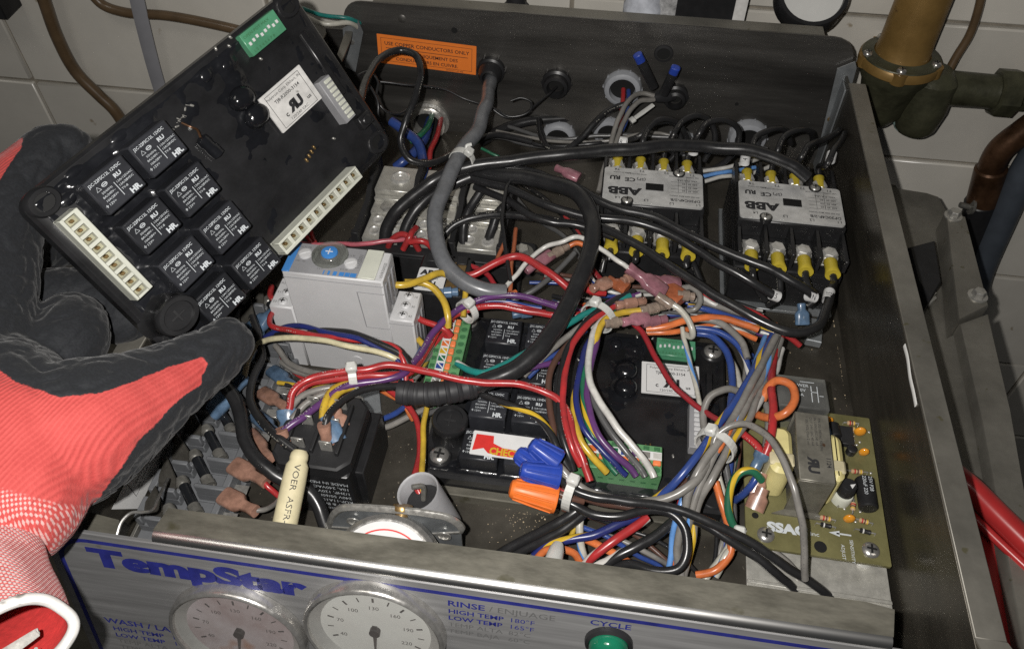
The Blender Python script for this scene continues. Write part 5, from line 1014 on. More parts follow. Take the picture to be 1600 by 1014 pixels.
REDP = lay([(-300, 540), (-20, 562), (0, 572), (40, 603), (100, 624), (150, 620), (200, 601), (260, 577), (312, 562), (321, 570), (318, 580), (311, 586), (312, 600), (290, 616), (260, 640), (235, 668), (205, 698), (180, 740), (140, 800), (120, 1200), (-300, 1200)])
REDI = [(P(x, y, 142).x, P(x, y, 142).y) for x, y in [(-300, 250), (0, 236), (14, 226), (36, 216), (34, 232), (12, 262), (0, 282), (-300, 330)]]
at = gm.attributes.new('coat', 'FLOAT', 'POINT'); al = gm.attributes.new('knit_along', 'FLOAT_VECTOR', 'POINT')
ha, hb = P(20, 800, 112), P(300, 560, 98); hd_ = (hb-ha).normalized(); hs = hd_.cross(V(0, 0, 1)).normalized()
CL0 = P(0, 744, 105); CL1 = P(130, 790, 105); CLn = V(CL1.y-CL0.y, -(CL1.x-CL0.x), 0).normalized()    # where the checked knit of the wrist begins
gn = [n.vector.copy() for n in gm.vertex_normals]
for i, v in enumerate(gm.vertices):
    p = v.co/S+HO; x, y = flat2(p); facing = gn[i].dot(DORSAL)
    red = max(inpoly(x, y, REDP), inpoly(*flati(p), REDI) if p.z > 118 else -9); red = min(red, (facing+.1)*12)
    at.data[i].value = max(0, min(1, .5-red/6)); al.data[i].vector = (p.dot(hs), p.dot(hd_), (x-CL0.x)*CLn.x+(y-CL0.y)*CLn.y)
for i, v in enumerate(gm.vertices):       # creases of the coating, its edge standing proud of the knit
    p = v.co/S; c = at.data[i].value; q = p*.11; rg_ = 1-abs(noise.noise(V(q.x*1.3, q.y*.8, q.z*1.3)))*2
    d = .8*noise.noise(p*.05)+(1.0*max(0, rg_)**3*-1.0+.3*noise.noise(p*.3))*c+.35*noise.noise(V(p.dot(hd_)*.16, p.dot(hs)*.05, 4))*(1-c)+.5*max(0, min(1, (c-.42)*6))
    v.co = v.co+gn[i]*(d*S)
go = bpy.data.objects.new('glove', gm); COL.objects.link(go); go.parent = hand
# cuff: open knitted tube, inside visible, with white overlocked hem and care tag
def cuff_rings():
    spec = [((-30, 862, 113), 17, 16.6), ((-32, 876, 113.5), 18, 17.4), ((-28, 892, 115.5), 18, 17), ((-18, 916, 118), 17.2, 15.6), ((0, 950, 123), 16.8, 13), ((12, 982, 128), 16.8, 11.6), ((16, 1000, 132), 16.8, 10.8)]
    cs = smooth([P(*a) for a, _, _ in spec], 6); rs = smooth([V(a, b, 0) for _, a, b in spec], 6); return cs, rs
cs, rs = cuff_rings(); N = 56; vs = []; fs = []; uvs = []
def ringpt(i, k, inset=0.0):
    T = (cs[min(i+1, len(cs)-1)]-cs[max(i-1, 0)]).normalized(); n = V(1, .2, 0); n = (n-T*n.dot(T)).normalized(); b = T.cross(n); a = 2*math.pi*k/N
    wob = 1+.05*math.sin(3*a+i*.12)+.03*math.sin(5*a+1.7)*i/len(cs)
    return cs[i]+n*(math.cos(a)*(rs[i].x-inset)*wob)+b*(math.sin(a)*(rs[i].y-inset)*wob)
Lc = 0; m_ = len(cs); order = [(i, 0) for i in range(m_)]+[(i, 1.5) for i in range(m_-1, m_//2, -1)]
for i, ins in order: vs += [ringpt(i, k, ins)-HO for k in range(N)]
for q in range(len(order)-1):
    i0, i1 = order[q][0], order[q+1][0]; dl_ = max(.5, (cs[i1]-cs[i0]).length)
    for k in range(N): j = (k+1) % N; fs.append([q*N+k, q*N+j, (q+1)*N+j, (q+1)*N+k]); uvs.append([(Lc, k/N), (Lc, (k+1)/N), (Lc+dl_, (k+1)/N), (Lc+dl_, k/N)])
    Lc += dl_
cm_ = bpy.data.meshes.new('cuff'); cm_.from_pydata([tuple(v*S) for v in vs], [], fs); l = cm_.uv_layers.new(name='UVMap')
for i, c in enumerate([c for f in uvs for c in f]): l.data[i].uv = c
cm_.shade_smooth(); cm_.materials.append(cuff_material()); cm_.materials.append(pm('cuff_inside', (.50, .03, .028), .9, nz=(300, .2), bump=(400, .5, .5)))
for p in cm_.polygons:
    if p.index >= (m_-1)*N: p.material_index = 1
co = bpy.data.objects.new('cuff', cm_); COL.objects.link(co); co.parent = hand
pm('hem_white', (.33, .32, .30), .9, nz=(400, .2), bump=(600, .8, .6), sheen=.4)
hemp = [ringpt(m_-1, k)-HO for k in range(N)]; hemp = hemp+[hemp[0], hemp[1]]
hm_ = MB(); hm_.tube(smooth(hemp, 3), (1.7, 2.2), 12, False); ob('hem', hm_, 'paper_worn', hand)
tg = MB(); ta = ringpt(m_-2, 38, 3)-HO; tb = P(70, 985, 130)-HO; e1 = V(1, .1, 0)
tg.tube(smooth([ta+V(-4, 4, -6), tb+V(-3, 0, -2), tb+V(-6, -9, 2), tb+V(-9, -16, 4)]), (.3, 1.2), 10, True, (.3, -.5, .8)); ob('care_tag', tg, 'hem_white', hand)
tg = MB().tube(smooth([tb+V(2, -6, 3), tb+V(5, -9, 5), tb+V(7, -14, 4), tb+V(11, -18, 3)]), .5, 6); ob('loose_thread', tg, 'hem_white', hand)
# ================================================================ cables, wires and terminals
w = wire
# ---- thick jackets
gc = w('grey_cable', 'thick grey jacketed cable looping down from the back wall gland', 'jacket', 4.7, [(770, 112, 50), (764, 140, 58), (755, 172, 64), (740, 212, 66), (715, 248, 66), (694, 288, 64), (681, 330, 62), (680, 368, 58), (692, 405, 54), (716, 435, 50), (752, 453, 47), (790, 457, 45)], cat='cable', n=16)
w('orange_wire', 'short orange wire stub at the cut end of the grey cable', 'orange', 1.7, [(783, 461, 45), (800, 458, 44), (806, 456, 44)])
ww = w('white_wire', 'white wire arching from the grey cable end into the big pink terminal', 'white', 1.55, [(786, 452, 46), (806, 432, 48), (822, 408, 52), (850, 386, 56), (880, 378, 60), (900, 371, 62), (922, 378, 63), (945, 394, 62), (968, 412, 60), (985, 421, 58)], pr=None)
crimp(ww, 'b', 'terminal_pink', 1.25, 'spade')
w('ivory_wire', 'ivory wire bending down from the tan end of the pink terminal', 'ivory', 2.0, [(1046, 474, 54), (1062, 482, 53), (1074, 496, 51), (1083, 514, 48), (1082, 524, 44), (1068, 522, 40)])
def seg(name, label, mat, a, b, secs, cat='terminal', e=2.4, group=None):
    A = P(*a); B = P(*b); d = B-A; Ln = d.length; m = MB(); m.loft(A, d, (0, 0, 1), [(t*Ln, ww_, hh_) for t, ww_, hh_ in secs], 16, e)
    return ob(name, m, mat, label=label, cat=cat, group=group)
BUT = [(0, 4.2, 4.2), (.03, 4.8, 4.8), (.28, 4.2, 4.2), (.33, 5.8, 5.6), (.67, 6, 5.8), (.72, 4.2, 4.2), (.97, 4.8, 4.8), (1, 4.2, 4.2)]
SPD = [(0, 4.4, 4.2), (.03, 5, 4.8), (.3, 4.4, 4.2), (.42, 7.6, 4.8), (.5, 8.4, 5), (.97, 8.4, 4.8), (1, 7.6, 4.2)]
seg('crimp_collar', 'tan ribbed collar at the lower end of the big pink terminal', 'terminal_clear', (1026, 462, 56), (1050, 478, 53), [(0, 5, 5), (.25, 4.6, 4.6), (.35, 5.6, 5.4), (.6, 5.2, 5), (.7, 5.8, 5.6), (1, 5.2, 5)])
seg('splice_terminal', 'orange square terminal behind the big pink terminal', 'terminal_orange', (1028, 446, 44), (1066, 470, 44), [(0, 12, 6), (.1, 13, 6.6), (.9, 13, 6.6), (1, 12, 6)], e=5)
for lab, mat, a, b, sh in (
 ('tan butt splice at the right end of the splice cluster', 'terminal_clear', (1058, 460, 46), (1085, 464, 45), BUT),
 ('tan splice ending the purple wires in the splice cluster', 'terminal_tan', (962, 478, 50), (1008, 470, 48), BUT),
 ('clear splice ending the yellow wire in the splice cluster', 'terminal_clear', (1000, 486, 50), (1040, 478, 48), BUT),
 ('clear end of the splice above the dark module', 'terminal_clear', (945, 506, 50), (975, 502, 49), BUT),
 ('pink spade terminal lying above the dark module rim', 'terminal_pink', (972, 504, 50), (1012, 494, 48), SPD),
 ('pink splice right of the pink spade terminal', 'terminal_pink', (1004, 506, 46), (1042, 498, 46), BUT),
 ('pink terminal half hidden behind the orange square terminal', 'terminal_pink', (1018, 436, 48), (1062, 442, 44), SPD),
 ('brown red spade terminal at the left of the splice cluster', 'terminal_tan', (925, 452, 48), (952, 440, 46), SPD),
 ('rust orange spade terminal under the white wire', 'terminal_orange', (950, 436, 46), (980, 452, 46), SPD),
 ('small tan splice beside the rust orange terminal', 'terminal_tan', (972, 440, 48), (992, 430, 47), BUT),
 ('pink butt splice lying left of the thick black cable', 'terminal_pink', (822, 424, 40), (862, 396, 42), SPD),
 ('clear pink splice end left of the thick black cable', 'terminal_clear', (856, 402, 42), (888, 384, 44), BUT),
 ('pink terminal among wires left of the first contactor label', 'terminal_pink', (868, 262, 46), (905, 278, 44), SPD),
 ('blue clear splice lying above the upper relay row', 'terminal_blue', (800, 492, 20), (845, 486, 20), BUT),
 ('blue splice on the red wires beside the small black contactor', 'terminal_blue', (683, 458, 46), (716, 456, 46), BUT),
 ('frosted terminal standing up behind the front flange', 'nylon', (872, 852, 34), (862, 884, 40), [(0, 5, 5), (.3, 7, 7), (.6, 7.6, 7.6), (1, 8, 8)]),
 ): seg('splice_terminal' if sh is not SPD else 'spade_terminal', lab, mat, a, b, sh)
# thick black cables over the power block
w('black_cable', 'thick black cable sweeping across the back to the corner contactor', 'black', 4.0, [(600, 388, 20), (606, 355, 32), (628, 322, 44), (668, 290, 54), (720, 264, 60), (800, 250, 64), (900, 240, 66), (1000, 232, 67), (1100, 228, 66), (1170, 236, 66), (1230, 256, 62), (1262, 278, 56)], pr=None, cat='cable', n=14)
w('black_cable', 'black cable bending into the first pole of the power block', 'black', 3.6, [(628, 392, 18), (634, 358, 30), (652, 325, 40), (690, 295, 47), (735, 277, 52)], cat='cable', n=12)
w('black_cable', 'thick black cable bending over the upper relays into the taped sleeve', 'black', 4.8, [(735, 272, 52), (800, 276, 58), (860, 285, 62), (900, 302, 64), (922, 335, 64), (926, 375, 63), (912, 425, 60), (888, 475, 56), (862, 520, 53), (832, 558, 50), (798, 584, 47), (762, 598, 45), (735, 604, 44)], cat='cable', n=16)
ts = thing('taped_sleeve', 'black taped sleeve lying across the relay module', 'sleeve', P(680, 612, 32))
q = smooth([P(622, 612, 43), P(660, 616, 43), P(700, 612, 44), P(742, 603, 44)], 5); M_ = Matrix.Translation(-P(680, 612, 32))
ob('tape_wrap', MB(M_).tube(q, [6.0+.35*math.sin(i*1.9) for i in range(len(q))], 18), 'rubber', ts)
for i in range(2, len(q)-1, 2): d = (q[i+1]-q[i-1]).normalized(); ob('tape_turn', MB(M_).lathe(q[i]-d*1.2, d, [(6.0, 0), (6.6, .4), (6.3, 2.2), (6, 2.5)], 18, False), 'rubber', ts)
for i, (c0, pts, lab) in enumerate((
 ('black', [(742, 268, 56), (812, 270, 58), (880, 285, 58), (945, 318, 57), (1010, 336, 57), (1075, 365, 56), (1140, 398, 54), (1210, 425, 52), (1252, 448, 48), (1272, 462, 44)], 'uppermost of three black wires running straight to the corner contactor'),
 ('black', [(738, 280, 54), (808, 300, 56), (870, 326, 56), (940, 342, 55), (1010, 352, 54), (1080, 384, 52), (1135, 420, 50), (1180, 445, 47), (1213, 464, 43)], 'middle of three black wires running straight to the corner contactor'),
 ('black', [(905, 342, 52), (960, 364, 54), (1020, 398, 54), (1080, 438, 53), (1130, 470, 52), (1190, 502, 51), (1240, 518, 50), (1275, 508, 48), (1293, 480, 44), (1298, 450, 41)], 'lowest black wire curving up to the last pole of the corner contactor'))):
    w('black_wire', lab, c0, 2.9, pts, pr='grey' if i == 2 else None, n=12)
for lab, pts, r in (('black wire running along under the grey cable zip tie', [(742, 292, 48), (800, 318, 50), (850, 345, 50), (905, 352, 49), (960, 372, 48)], 2.6),
 ('black wire crossing the power block to its last lug', [(690, 372, 30), (712, 350, 36), (760, 337, 40), (820, 338, 44), (905, 352, 46), (960, 362, 44)], 2.8),
 ('second black strand beside the topmost straight wire', [(745, 262, 58), (830, 268, 60), (890, 296, 60), (925, 320, 58)], 2.6),
 ('black wire dropping onto the middle lug of the power block', [(728, 400, 16), (724, 370, 26), (732, 330, 38), (752, 298, 46)], 3.0),
 ('black wire dropping onto the last lug of the power block', [(760, 392, 16), (766, 365, 26), (778, 335, 36), (800, 312, 44)], 3.0),
 ('thin black wire hanging in a bow in front of the power block', [(822, 262, 56), (798, 280, 58), (787, 310, 58), (786, 350, 56), (792, 400, 52), (798, 440, 48)], 1.3)):
    w('black_wire', lab, 'black', r, pts, n=11)
# cables along the back wall
w('black_cable', 'black cable lying along the foot of the back wall', 'black', 3.6, [(752, 222, 14), (790, 200, 16), (850, 188, 18), (930, 184, 20), (1000, 186, 22), (1060, 196, 20)], cat='cable', n=12)
w('black_wire', 'black wire looping over the orange sticker from the held module', 'black', 2.6, [(HW(284, 100, 4), ), (590, 96, 92), (622, 80, 90), (648, 88, 88), (657, 115, 84), (648, 150, 76), (634, 190, 66), (625, 222, 56), (640, 250, 48), (672, 255, 44), (720, 232, 40), (770, 212, 34), (830, 222, 26)], n=12)
w('black_wire', 'black wire dipping in a deep loop left of the grey bushing', 'black', 2.4, [(842, 188, 30), (846, 210, 30), (860, 232, 30), (885, 236, 32), (905, 220, 36), (930, 192, 44), (962, 166, 48), (985, 162, 50)], n=11)
w('grey_wire', 'dark grey wire sagging along the back wall behind the grey cable', 'dgrey', 2.1, [(700, 248, 20), (745, 220, 22), (790, 216, 22), (830, 226, 20), (880, 232, 18)])
for lab, pts in (('thin black wire with a small ring in front of the back wall', [(590, 128, 70), (640, 133, 66), (690, 138, 60), (720, 152, 54), (760, 166, 50), (800, 182, 46), (826, 176, 48), (831, 160, 52), (815, 152, 54), (798, 158, 52)]),
 ('thin black wire hanging below the split gland', [(766, 168, 50), (790, 184, 44), (815, 182, 44), (838, 164, 48), (860, 145, 50), (870, 136, 50)]),
 ('thin black wire curling beside the held module corner', [(560, 118, 90), (580, 112, 86), (592, 128, 82), (590, 155, 76), (600, 172, 70), (625, 178, 64), (645, 160, 62)]),
 ('thin black wire dropping from the held module corner', [(572, 128, 86), (583, 145, 82), (590, 162, 78), (592, 185, 70), (606, 215, 58)])):
    w('black_wire', lab, 'black', .95, pts)
for lab, c0, r, pts in (('heavy blue wire entering the silver conduit fitting', 'blue', 3.4, [(612, 190, 40), (630, 204, 38), (650, 222, 34), (660, 245, 30), (662, 275, 30), (655, 300, 30)]),
 ('second heavy blue wire crossing under the first', 'blue', 3.4, [(672, 188, 14), (664, 215, 20), (648, 238, 22), (630, 252, 20), (618, 262, 16)]),
 ('green wire curving out of the silver conduit fitting', 'green', 2.4, [(676, 178, 18), (668, 200, 24), (655, 212, 26), (640, 222, 24)]),
 ('red wire coming out of the silver conduit fitting', 'red', 2.2, [(690, 182, 14), (684, 206, 20), (676, 228, 22), (670, 262, 20)]),
 ('thin green wire under the black cable beside the zip tie', 'green', 1.2, [(752, 232, 30), (775, 242, 28), (800, 252, 24)])):
    w(c0+'_wire', lab, c0, r, pts)
# wires out of the high bushing
for lab, c0, r, pts, st in (('grey wire from the blue tipped connectors, the outer of two', 'grey', 1.9, [(1022, 150, 56), (1000, 146, 58), (982, 160, 58), (965, 188, 52), (955, 220, 44), (946, 258, 36), (935, 300, 28)], None),
 ('grey wire from the blue tipped connectors, the inner of two', 'grey', 1.9, [(1022, 156, 54), (1000, 158, 56), (985, 170, 54), (972, 195, 48), (962, 225, 42), (952, 258, 34), (944, 300, 26)], None),
 ('red wire dropping from the high grey bushing', 'red', 1.9, [(974, 140, 50), (973, 160, 48), (970, 190, 42), (966, 215, 36), (960, 262, 28)], None),
 ('blue wire dropping from the high grey bushing', 'blue', 1.8, [(982, 142, 50), (980, 168, 48), (974, 198, 42), (958, 225, 34), (950, 262, 26)], None)):
    w(c0+'_wire', lab, c0, r, pts, st)
for lab, a, b in (('black connector with blue tip pointing up beside the high bushing', (1022, 138), (996, 86)), ('black connector with blue tip left of the back wall grommet', (1036, 148), (1056, 106))):
    A, B = PY(*a, 366), PY(*b, 360); d = (B-A); Ln = d.length; d.normalize(); t = thing('wire_connector', lab, 'connector', A); M_ = Matrix.Translation(-A)
    ob('sleeve', MB(M_).loft(A, d, (0, -1, .5), [(0, 4, 3.6), (1, 6.4, 5.4), (Ln*.8, 6.6, 5.6), (Ln*.82, 6.2, 5.2)], 14, 3), 'black_plastic', t); ob('tip', MB(M_).loft(A, d, (0, -1, .5), [(Ln*.8, 6.4, 5.4), (Ln, 6.2, 5.2), (Ln+.5, 5, 4)], 14, 3), 'nut_blue', t)
seg('black_boot', 'black rubber boot joining the two blue tipped connectors', 'rubber', (1018, 152, 54), (1052, 150, 50), [(0, 5, 5), (.2, 8, 7), (.6, 10, 8), (1, 7, 6)])
seg('loose_tie', 'cut white cable tie strap hanging under the blue tipped connectors', 'nylon', (1021, 164, 52), (985, 190, 44), [(0, 3.6, 1.0), (.5, 4, 1.1), (.8, 3.4, 1.2), (.84, 5.4, 2.6), (1, 5, 2.6)], cat='zip tie', e=3)
# contactor wiring, far side
def farwire(lab, c, R, hx, i, pts, r=2.2, mark=None):
    p0 = cpt(c, R, hx, i, 37, 41); o = w('black_wire', lab, 'black', r, [(p0,)]+[(p0+V(0, 7, 4),)]+pts, pr='grey')
    crimp(o, 'a', 'terminal_yellow', 1.0, 'sleeve', d=(0, -1, -.1))
    return o
for i, pts in enumerate(([(1000, 212, 58), (1022, 194, 60), (1046, 190, 58), (1062, 206, 48), (1060, 235, 36), (1040, 258, 26)], [(1002, 225, 60), (1012, 202, 64), (1035, 186, 66), (1058, 192, 60), (1072, 215, 48), (1075, 245, 36)], [(1050, 212, 62), (1066, 190, 66), (1092, 182, 66), (1112, 196, 58), (1116, 226, 46), (1100, 252, 34)], [(1092, 212, 62), (1108, 192, 66), (1136, 187, 66), (1154, 206, 56), (1150, 236, 44), (1118, 262, 30), (1080, 268, 24)])):
    farwire('black looped wire on the %s far terminal of the contactor near the middle' % ('first', 'second', 'third', 'fourth')[i], cAc, cAR, chA, i, pts)
for i, pts in enumerate(([(1172, 235, 62), (1182, 214, 66), (1208, 202, 66), (1230, 208, 58), (1236, 225, 46)], [(1216, 238, 62), (1228, 214, 66), (1250, 202, 66), (1268, 206, 60), (1270, 222, 46)], [(1250, 248, 62), (1262, 228, 66), (1282, 220, 62), (1310, 206, 58), (1318, 214, 40)], [(1292, 258, 62), (1304, 232, 66), (1318, 210, 60), (1322, 220, 44), (1312, 238, 30)])):
    o = farwire('black looped wire on the %s far terminal of the corner contactor' % ('first', 'second', 'third', 'fourth')[i], cBc, cBR, chB, i, pts)
def marker(lab, txt, a, b, r=3.1):
    A, B = P(*a), P(*b); d = (B-A).normalized(); t = thing('wire_marker', lab, 'marker', A); ob('band', MB(Matrix.Translation(-A)).lathe(A, d, [(r, 0), (r, (B-A).length)], 16, False), 'paper_white', t)
    nv = CP-A; nv = (nv-d*nv.dot(d)).normalized(); o = ob('lettering', text_mesh('lettering', [(txt, .3, -1.4, 4.2, .9)], 'print_black', 0), None, t); m4 = Matrix((d, nv.cross(d), nv)).transposed().to_4x4(); m4.translation = (nv*(r+.12))*S; o.matrix_basis = m4
marker('white wire marker reading 8 above the contactor near the middle', '8', (968, 222, 62), (979, 224, 62), 3.6)
marker('white wire marker reading 13 on the loop at the back right corner', '13', (1297, 252, 61), (1300, 240, 62.5))
marker('white wire marker on the first loop of the corner contactor', '4', (1163, 256, 58), (1165, 245, 60))
marker('white wire marker on the third loop of the contactor near the middle', '2', (1083, 240, 58), (1085, 229, 60))
marker('white wire marker below the last pole of the corner contactor', '15', (1293, 470, 43), (1296, 456, 42))
marker('white wire marker below the third pole of the corner contactor', 'N', (1262, 462, 45), (1273, 465, 43))
marker('white wire marker below the second pole of the corner contactor', '5', (1205, 460, 45), (1216, 464, 43))
# contactor wiring, near side
def nearwire(lab, c, R, hx, i, pts, r=2.3):
    p0 = cpt(c, R, hx, i, -48, 40); o = w('black_wire', lab, 'black', r, [(p0,), (p0+V(0, -8, -1),)]+pts); crimp(o, 'a', 'terminal_yellow', 1.25, 'sleeve', d=(0, 1, -.05)); return o
for i, pts in enumerate(([(1180, 448, 30), (1196, 470, 22)], [(1218, 452, 36), (1216, 466, 34), (1200, 478, 26)], [(1264, 452, 38), (1276, 464, 36), (1262, 478, 30)], [(1300, 448, 40), (1296, 470, 42)])):
    nearwire('black wire with yellow terminal on the %s near pole of corner contactor' % ('first', 'second', 'third', 'fourth')[i], cBc, cBR, chB, i, pts)
for i, pts in enumerate(([(948, 400, 30), (940, 425, 22)], [(988, 408, 30), (995, 430, 20)], [(1040, 412, 32), (1060, 435, 22)], [(1080, 405, 34), (1095, 440, 22)])):
    nearwire('black wire with yellow terminal on the %s near pole of the inner contactor' % ('first', 'second', 'third', 'fourth')[i], cAc, cAR, chA, i, pts)
for lab, c0, pts in (('white wire running under the wires between the two contactors', 'white', [(1095, 268, 30), (1130, 262, 32), (1175, 252, 34), (1200, 240, 32)]), ('light blue wire running between the two contactors', 'lblue', [(1098, 276, 30), (1135, 268, 32), (1180, 262, 30)]), ('second white wire between the contactors, nearer the labels', 'white', [(1100, 284, 30), (1140, 276, 31), (1180, 270, 30), (1210, 258, 30)])):
    w(c0.replace('lblue', 'blue')+'_wire', lab, c0, 1.6, pts)
# ---- wires on the power block and behind the timer
for lab, c0, r, pts in (('pinkish red wire running along behind the timer', 'pink', 1.7, [(440, 376, 26), (490, 382, 30), (560, 382, 34), (610, 376, 34), (650, 372, 32)]),
 ('red wire looping up from the first power block lug', 'red', 2.2, [(605, 392, 22), (612, 374, 34), (628, 366, 38), (645, 374, 36), (655, 392, 26)]),
 ('red wire crossing the loop at the first power block lug', 'red', 2.2, [(650, 356, 36), (640, 372, 38), (630, 390, 30)]),
 ('red wire leaving the power block toward the black cover strip', 'red', 2.2, [(640, 378, 36), (660, 376, 38), (676, 388, 32), (684, 400, 24)]),
 ('thick red wire passing behind the grey cable loop', 'red', 2.5, [(690, 424, 44), (735, 428, 46), (775, 412, 50), (808, 402, 52), (840, 415, 52), (872, 438, 50), (900, 460, 46)]),
 ('thin red wire under the grey cable loop', 'dred', 1.7, [(705, 408, 38), (735, 416, 40), (758, 428, 40), (775, 448, 38)]),
 ('rust coloured wire hanging from the last power block lug', 'rust', 1.5, [(806, 358, 40), (802, 395, 44), (798, 430, 46), (797, 456, 44)]),
 ('rust coloured wire end left of the hanging one', 'rust', 1.5, [(788, 380, 34), (780, 398, 34), (774, 416, 32)]),
 ('dark grey wire under the white arching wire', 'dgrey', 1.8, [(800, 470, 34), (840, 448, 38), (875, 420, 42), (898, 395, 46)]),
 ('orange wire passing under the white arching wire', 'orange', 1.8, [(880, 390, 42), (900, 380, 46), (918, 392, 44), (925, 420, 40)]),
 ('yellow wire leaving the timer toward the grey cable', 'yellow', 2.2, [(606, 444, 58), (630, 446, 58), (660, 436, 56), (690, 428, 52), (712, 436, 46)]),
 ('yellow wire bowing down beside the small black contactor', 'yellow', 2.2, [(632, 441, 56), (662, 442, 54), (688, 462, 50), (699, 490, 46), (700, 512, 40)]),
 ('short yellow wire beside the zip tie above the strip plug', 'yellow', 1.9, [(728, 440, 46), (727, 465, 44), (724, 495, 40)]),
 ('red wire entering the module from behind the timer', 'red', 2.0, [(640, 490, 42), (662, 502, 42), (690, 514, 40), (705, 525, 36)]),
 ('yellow wire end below the timer shoulder', 'yellow', 2.0, [(636, 518, 30), (650, 530, 32), (668, 545, 34)])):
    w(c0.replace('dred', 'red').replace('dgrey', 'grey')+'_wire', lab, c0, r, pts)
w('red_wire', 'dark red hook of wire showing below the held module', 'red', 2.0, [(424, 448, 26), (425, 464, 30), (440, 470, 30), (452, 462, 26)])
for k, (x, y) in enumerate(((484, 378), (494, 376))): w('red_wire', 'short red wire end under the white header, %s of two' % ('left one', 'right one')[k], 'red', 1.5, [(x-8, y-14, 20), (x, y, 22), (x+4, y+12, 20)])
# ---- bundle over the timer
for lab, c0, r, pts, st in (
 ('cream wire arching over the face of the timer from a blue terminal', 'cream', 1.75, [(380, 592, 30), (388, 562, 38), (404, 538, 44), (440, 529, 50), (500, 532, 54), (560, 543, 55), (605, 554, 54), (630, 566, 50)], None),
 ('navy wire arching over the face of the timer', 'navy', 1.7, [(410, 530, 34), (432, 515, 42), (465, 509, 48), (510, 519, 53), (560, 531, 55), (600, 548, 54), (622, 566, 51), (630, 595, 46)], None),
 ('red wire curling out of the blue terminal across the timer', 'red', 1.7, [(436, 482, 40), (424, 490, 44), (424, 506, 46), (442, 514, 48), (490, 523, 52), (540, 529, 54), (590, 534, 55), (620, 546, 54), (630, 570, 50), (634, 595, 46)], None),
 ('black wire draped over the timer between the navy and red wires', 'black', 2.0, [(432, 524, 40), (470, 524, 47), (505, 516, 52), (540, 517, 55), (580, 532, 56), (625, 552, 54), (642, 575, 48)], None),
 ('grey wire leaving the fuse block below the timer', 'grey', 1.9, [(430, 540, 26), (448, 562, 28), (480, 580, 32), (530, 590, 36), (570, 592, 38)], None),
 ('second grey wire leaving the fuse block below the timer', 'grey', 1.9, [(440, 566, 24), (465, 582, 28), (510, 594, 32), (560, 600, 36)], None),
 ('thin red wire next to the grey pair below the timer', 'red', 1.6, [(432, 540, 22), (450, 572, 24), (480, 592, 26), (505, 602, 28)], None)):
    o = w(c0.replace('navy', 'blue')+'_wire', lab, c0, r, pts, st)
    if c0 == 'cream': crimp(o, 'a', 'terminal_blue', 1.35, 'spade', d=P(348, 626, 22)-P(380, 592, 30))
    if 'curling' in lab: crimp(o, 'a', 'terminal_blue', 1.35, 'spade', d=P(398, 512, 30)-P(436, 482, 40))
    if 'navy' == c0: crimp(o, 'a', 'terminal_blue', 1.2, 'spade', d=P(378, 560, 26)-P(410, 530, 34))
# ---- bundle below the timer, gathered by a zip tie
for lab, c0, r, pts, pr in (
 ('long red wire crossing the relays from the plug-in relay to the green plug', 'red', 2.15, [(452, 640, 48), (460, 612, 52), (490, 590, 54), (530, 582, 55), (570, 578, 55), (605, 570, 55), (640, 574, 54), (690, 586, 52), (760, 597, 50), (830, 604, 49), (868, 618, 47), (890, 648, 44), (900, 685, 42), (914, 720, 38), (922, 752, 34)], 'white'),
 ('second red wire of the tied bundle below the timer', 'red', 2.1, [(456, 628, 44), (480, 603, 48), (520, 593, 50), (560, 589, 51), (610, 586, 51), (645, 578, 46), (668, 546, 38), (698, 502, 38), (735, 482, 40), (770, 478, 42), (830, 487, 40), (870, 494, 38)], 'white'),
 ('purple wire running from a tan terminal up and around the strip plug', 'purple', 2.1, [(440, 676, 50), (470, 652, 52), (505, 625, 52), (545, 603, 51), (590, 594, 50), (630, 585, 50), (652, 560, 44), (680, 517, 42), (712, 485, 44), (755, 468, 46), (800, 463, 46), (845, 472, 46), (880, 482, 46)], 'white'),
 ('grey wire leaving the big blue terminal of the tied bundle', 'grey', 2.0, [(448, 648, 46), (466, 625, 48), (500, 608, 48), (545, 600, 47), (600, 592, 46), (638, 584, 40), (664, 556, 32), (690, 520, 28), (715, 492, 26)], None),
 ('second grey wire of the big blue terminal, nearer the purple one', 'grey', 2.0, [(455, 655, 46), (478, 630, 48), (520, 612, 48), (560, 604, 46), (615, 598, 44), (648, 582, 36), (674, 552, 28), (695, 520, 22)], None),
 ('yellow wire hooked into the plug-in relay, left of two', 'yellow', 2.1, [(504, 654, 50), (506, 636, 52), (520, 612, 50), (550, 600, 48), (600, 590, 46), (640, 586, 38), (666, 560, 28), (686, 530, 22)], None),
 ('yellow wire hooked into the plug-in relay, right of two', 'yellow', 2.1, [(513, 654, 50), (518, 632, 52), (535, 612, 50), (570, 602, 47), (610, 594, 45)], None),
 ('black wire arching from a tan terminal toward the taped sleeve', 'black', 2.1, [(507, 668, 54), (510, 654, 56), (528, 632, 55), (555, 614, 52), (590, 605, 49), (625, 603, 46), (650, 606, 44)], None)):
    o = w(c0+'_wire', lab, c0, r, pts, pr=pr)
    if 'tan' in lab: crimp(o, 'a', 'terminal_tan', 1.25, 'spade', d=(V(.1, -.3, -1) if c0 == 'black' else P(452, 706, 40)-P(440, 676, 50)))
seg('spade_terminal', 'big blue terminal joining two grey wires beside the plug-in relay', 'terminal_blue', (448, 640, 46), (452, 690, 38), [(0, 10, 7), (.2, 10.4, 7.4), (.4, 7, 6), (.5, 8.4, 5.4), (1, 8, 5)])
seg('spade_terminal', 'blue terminal lying behind the big blue one near the purple wire', 'terminal_blue', (466, 640, 40), (458, 685, 36), SPD)
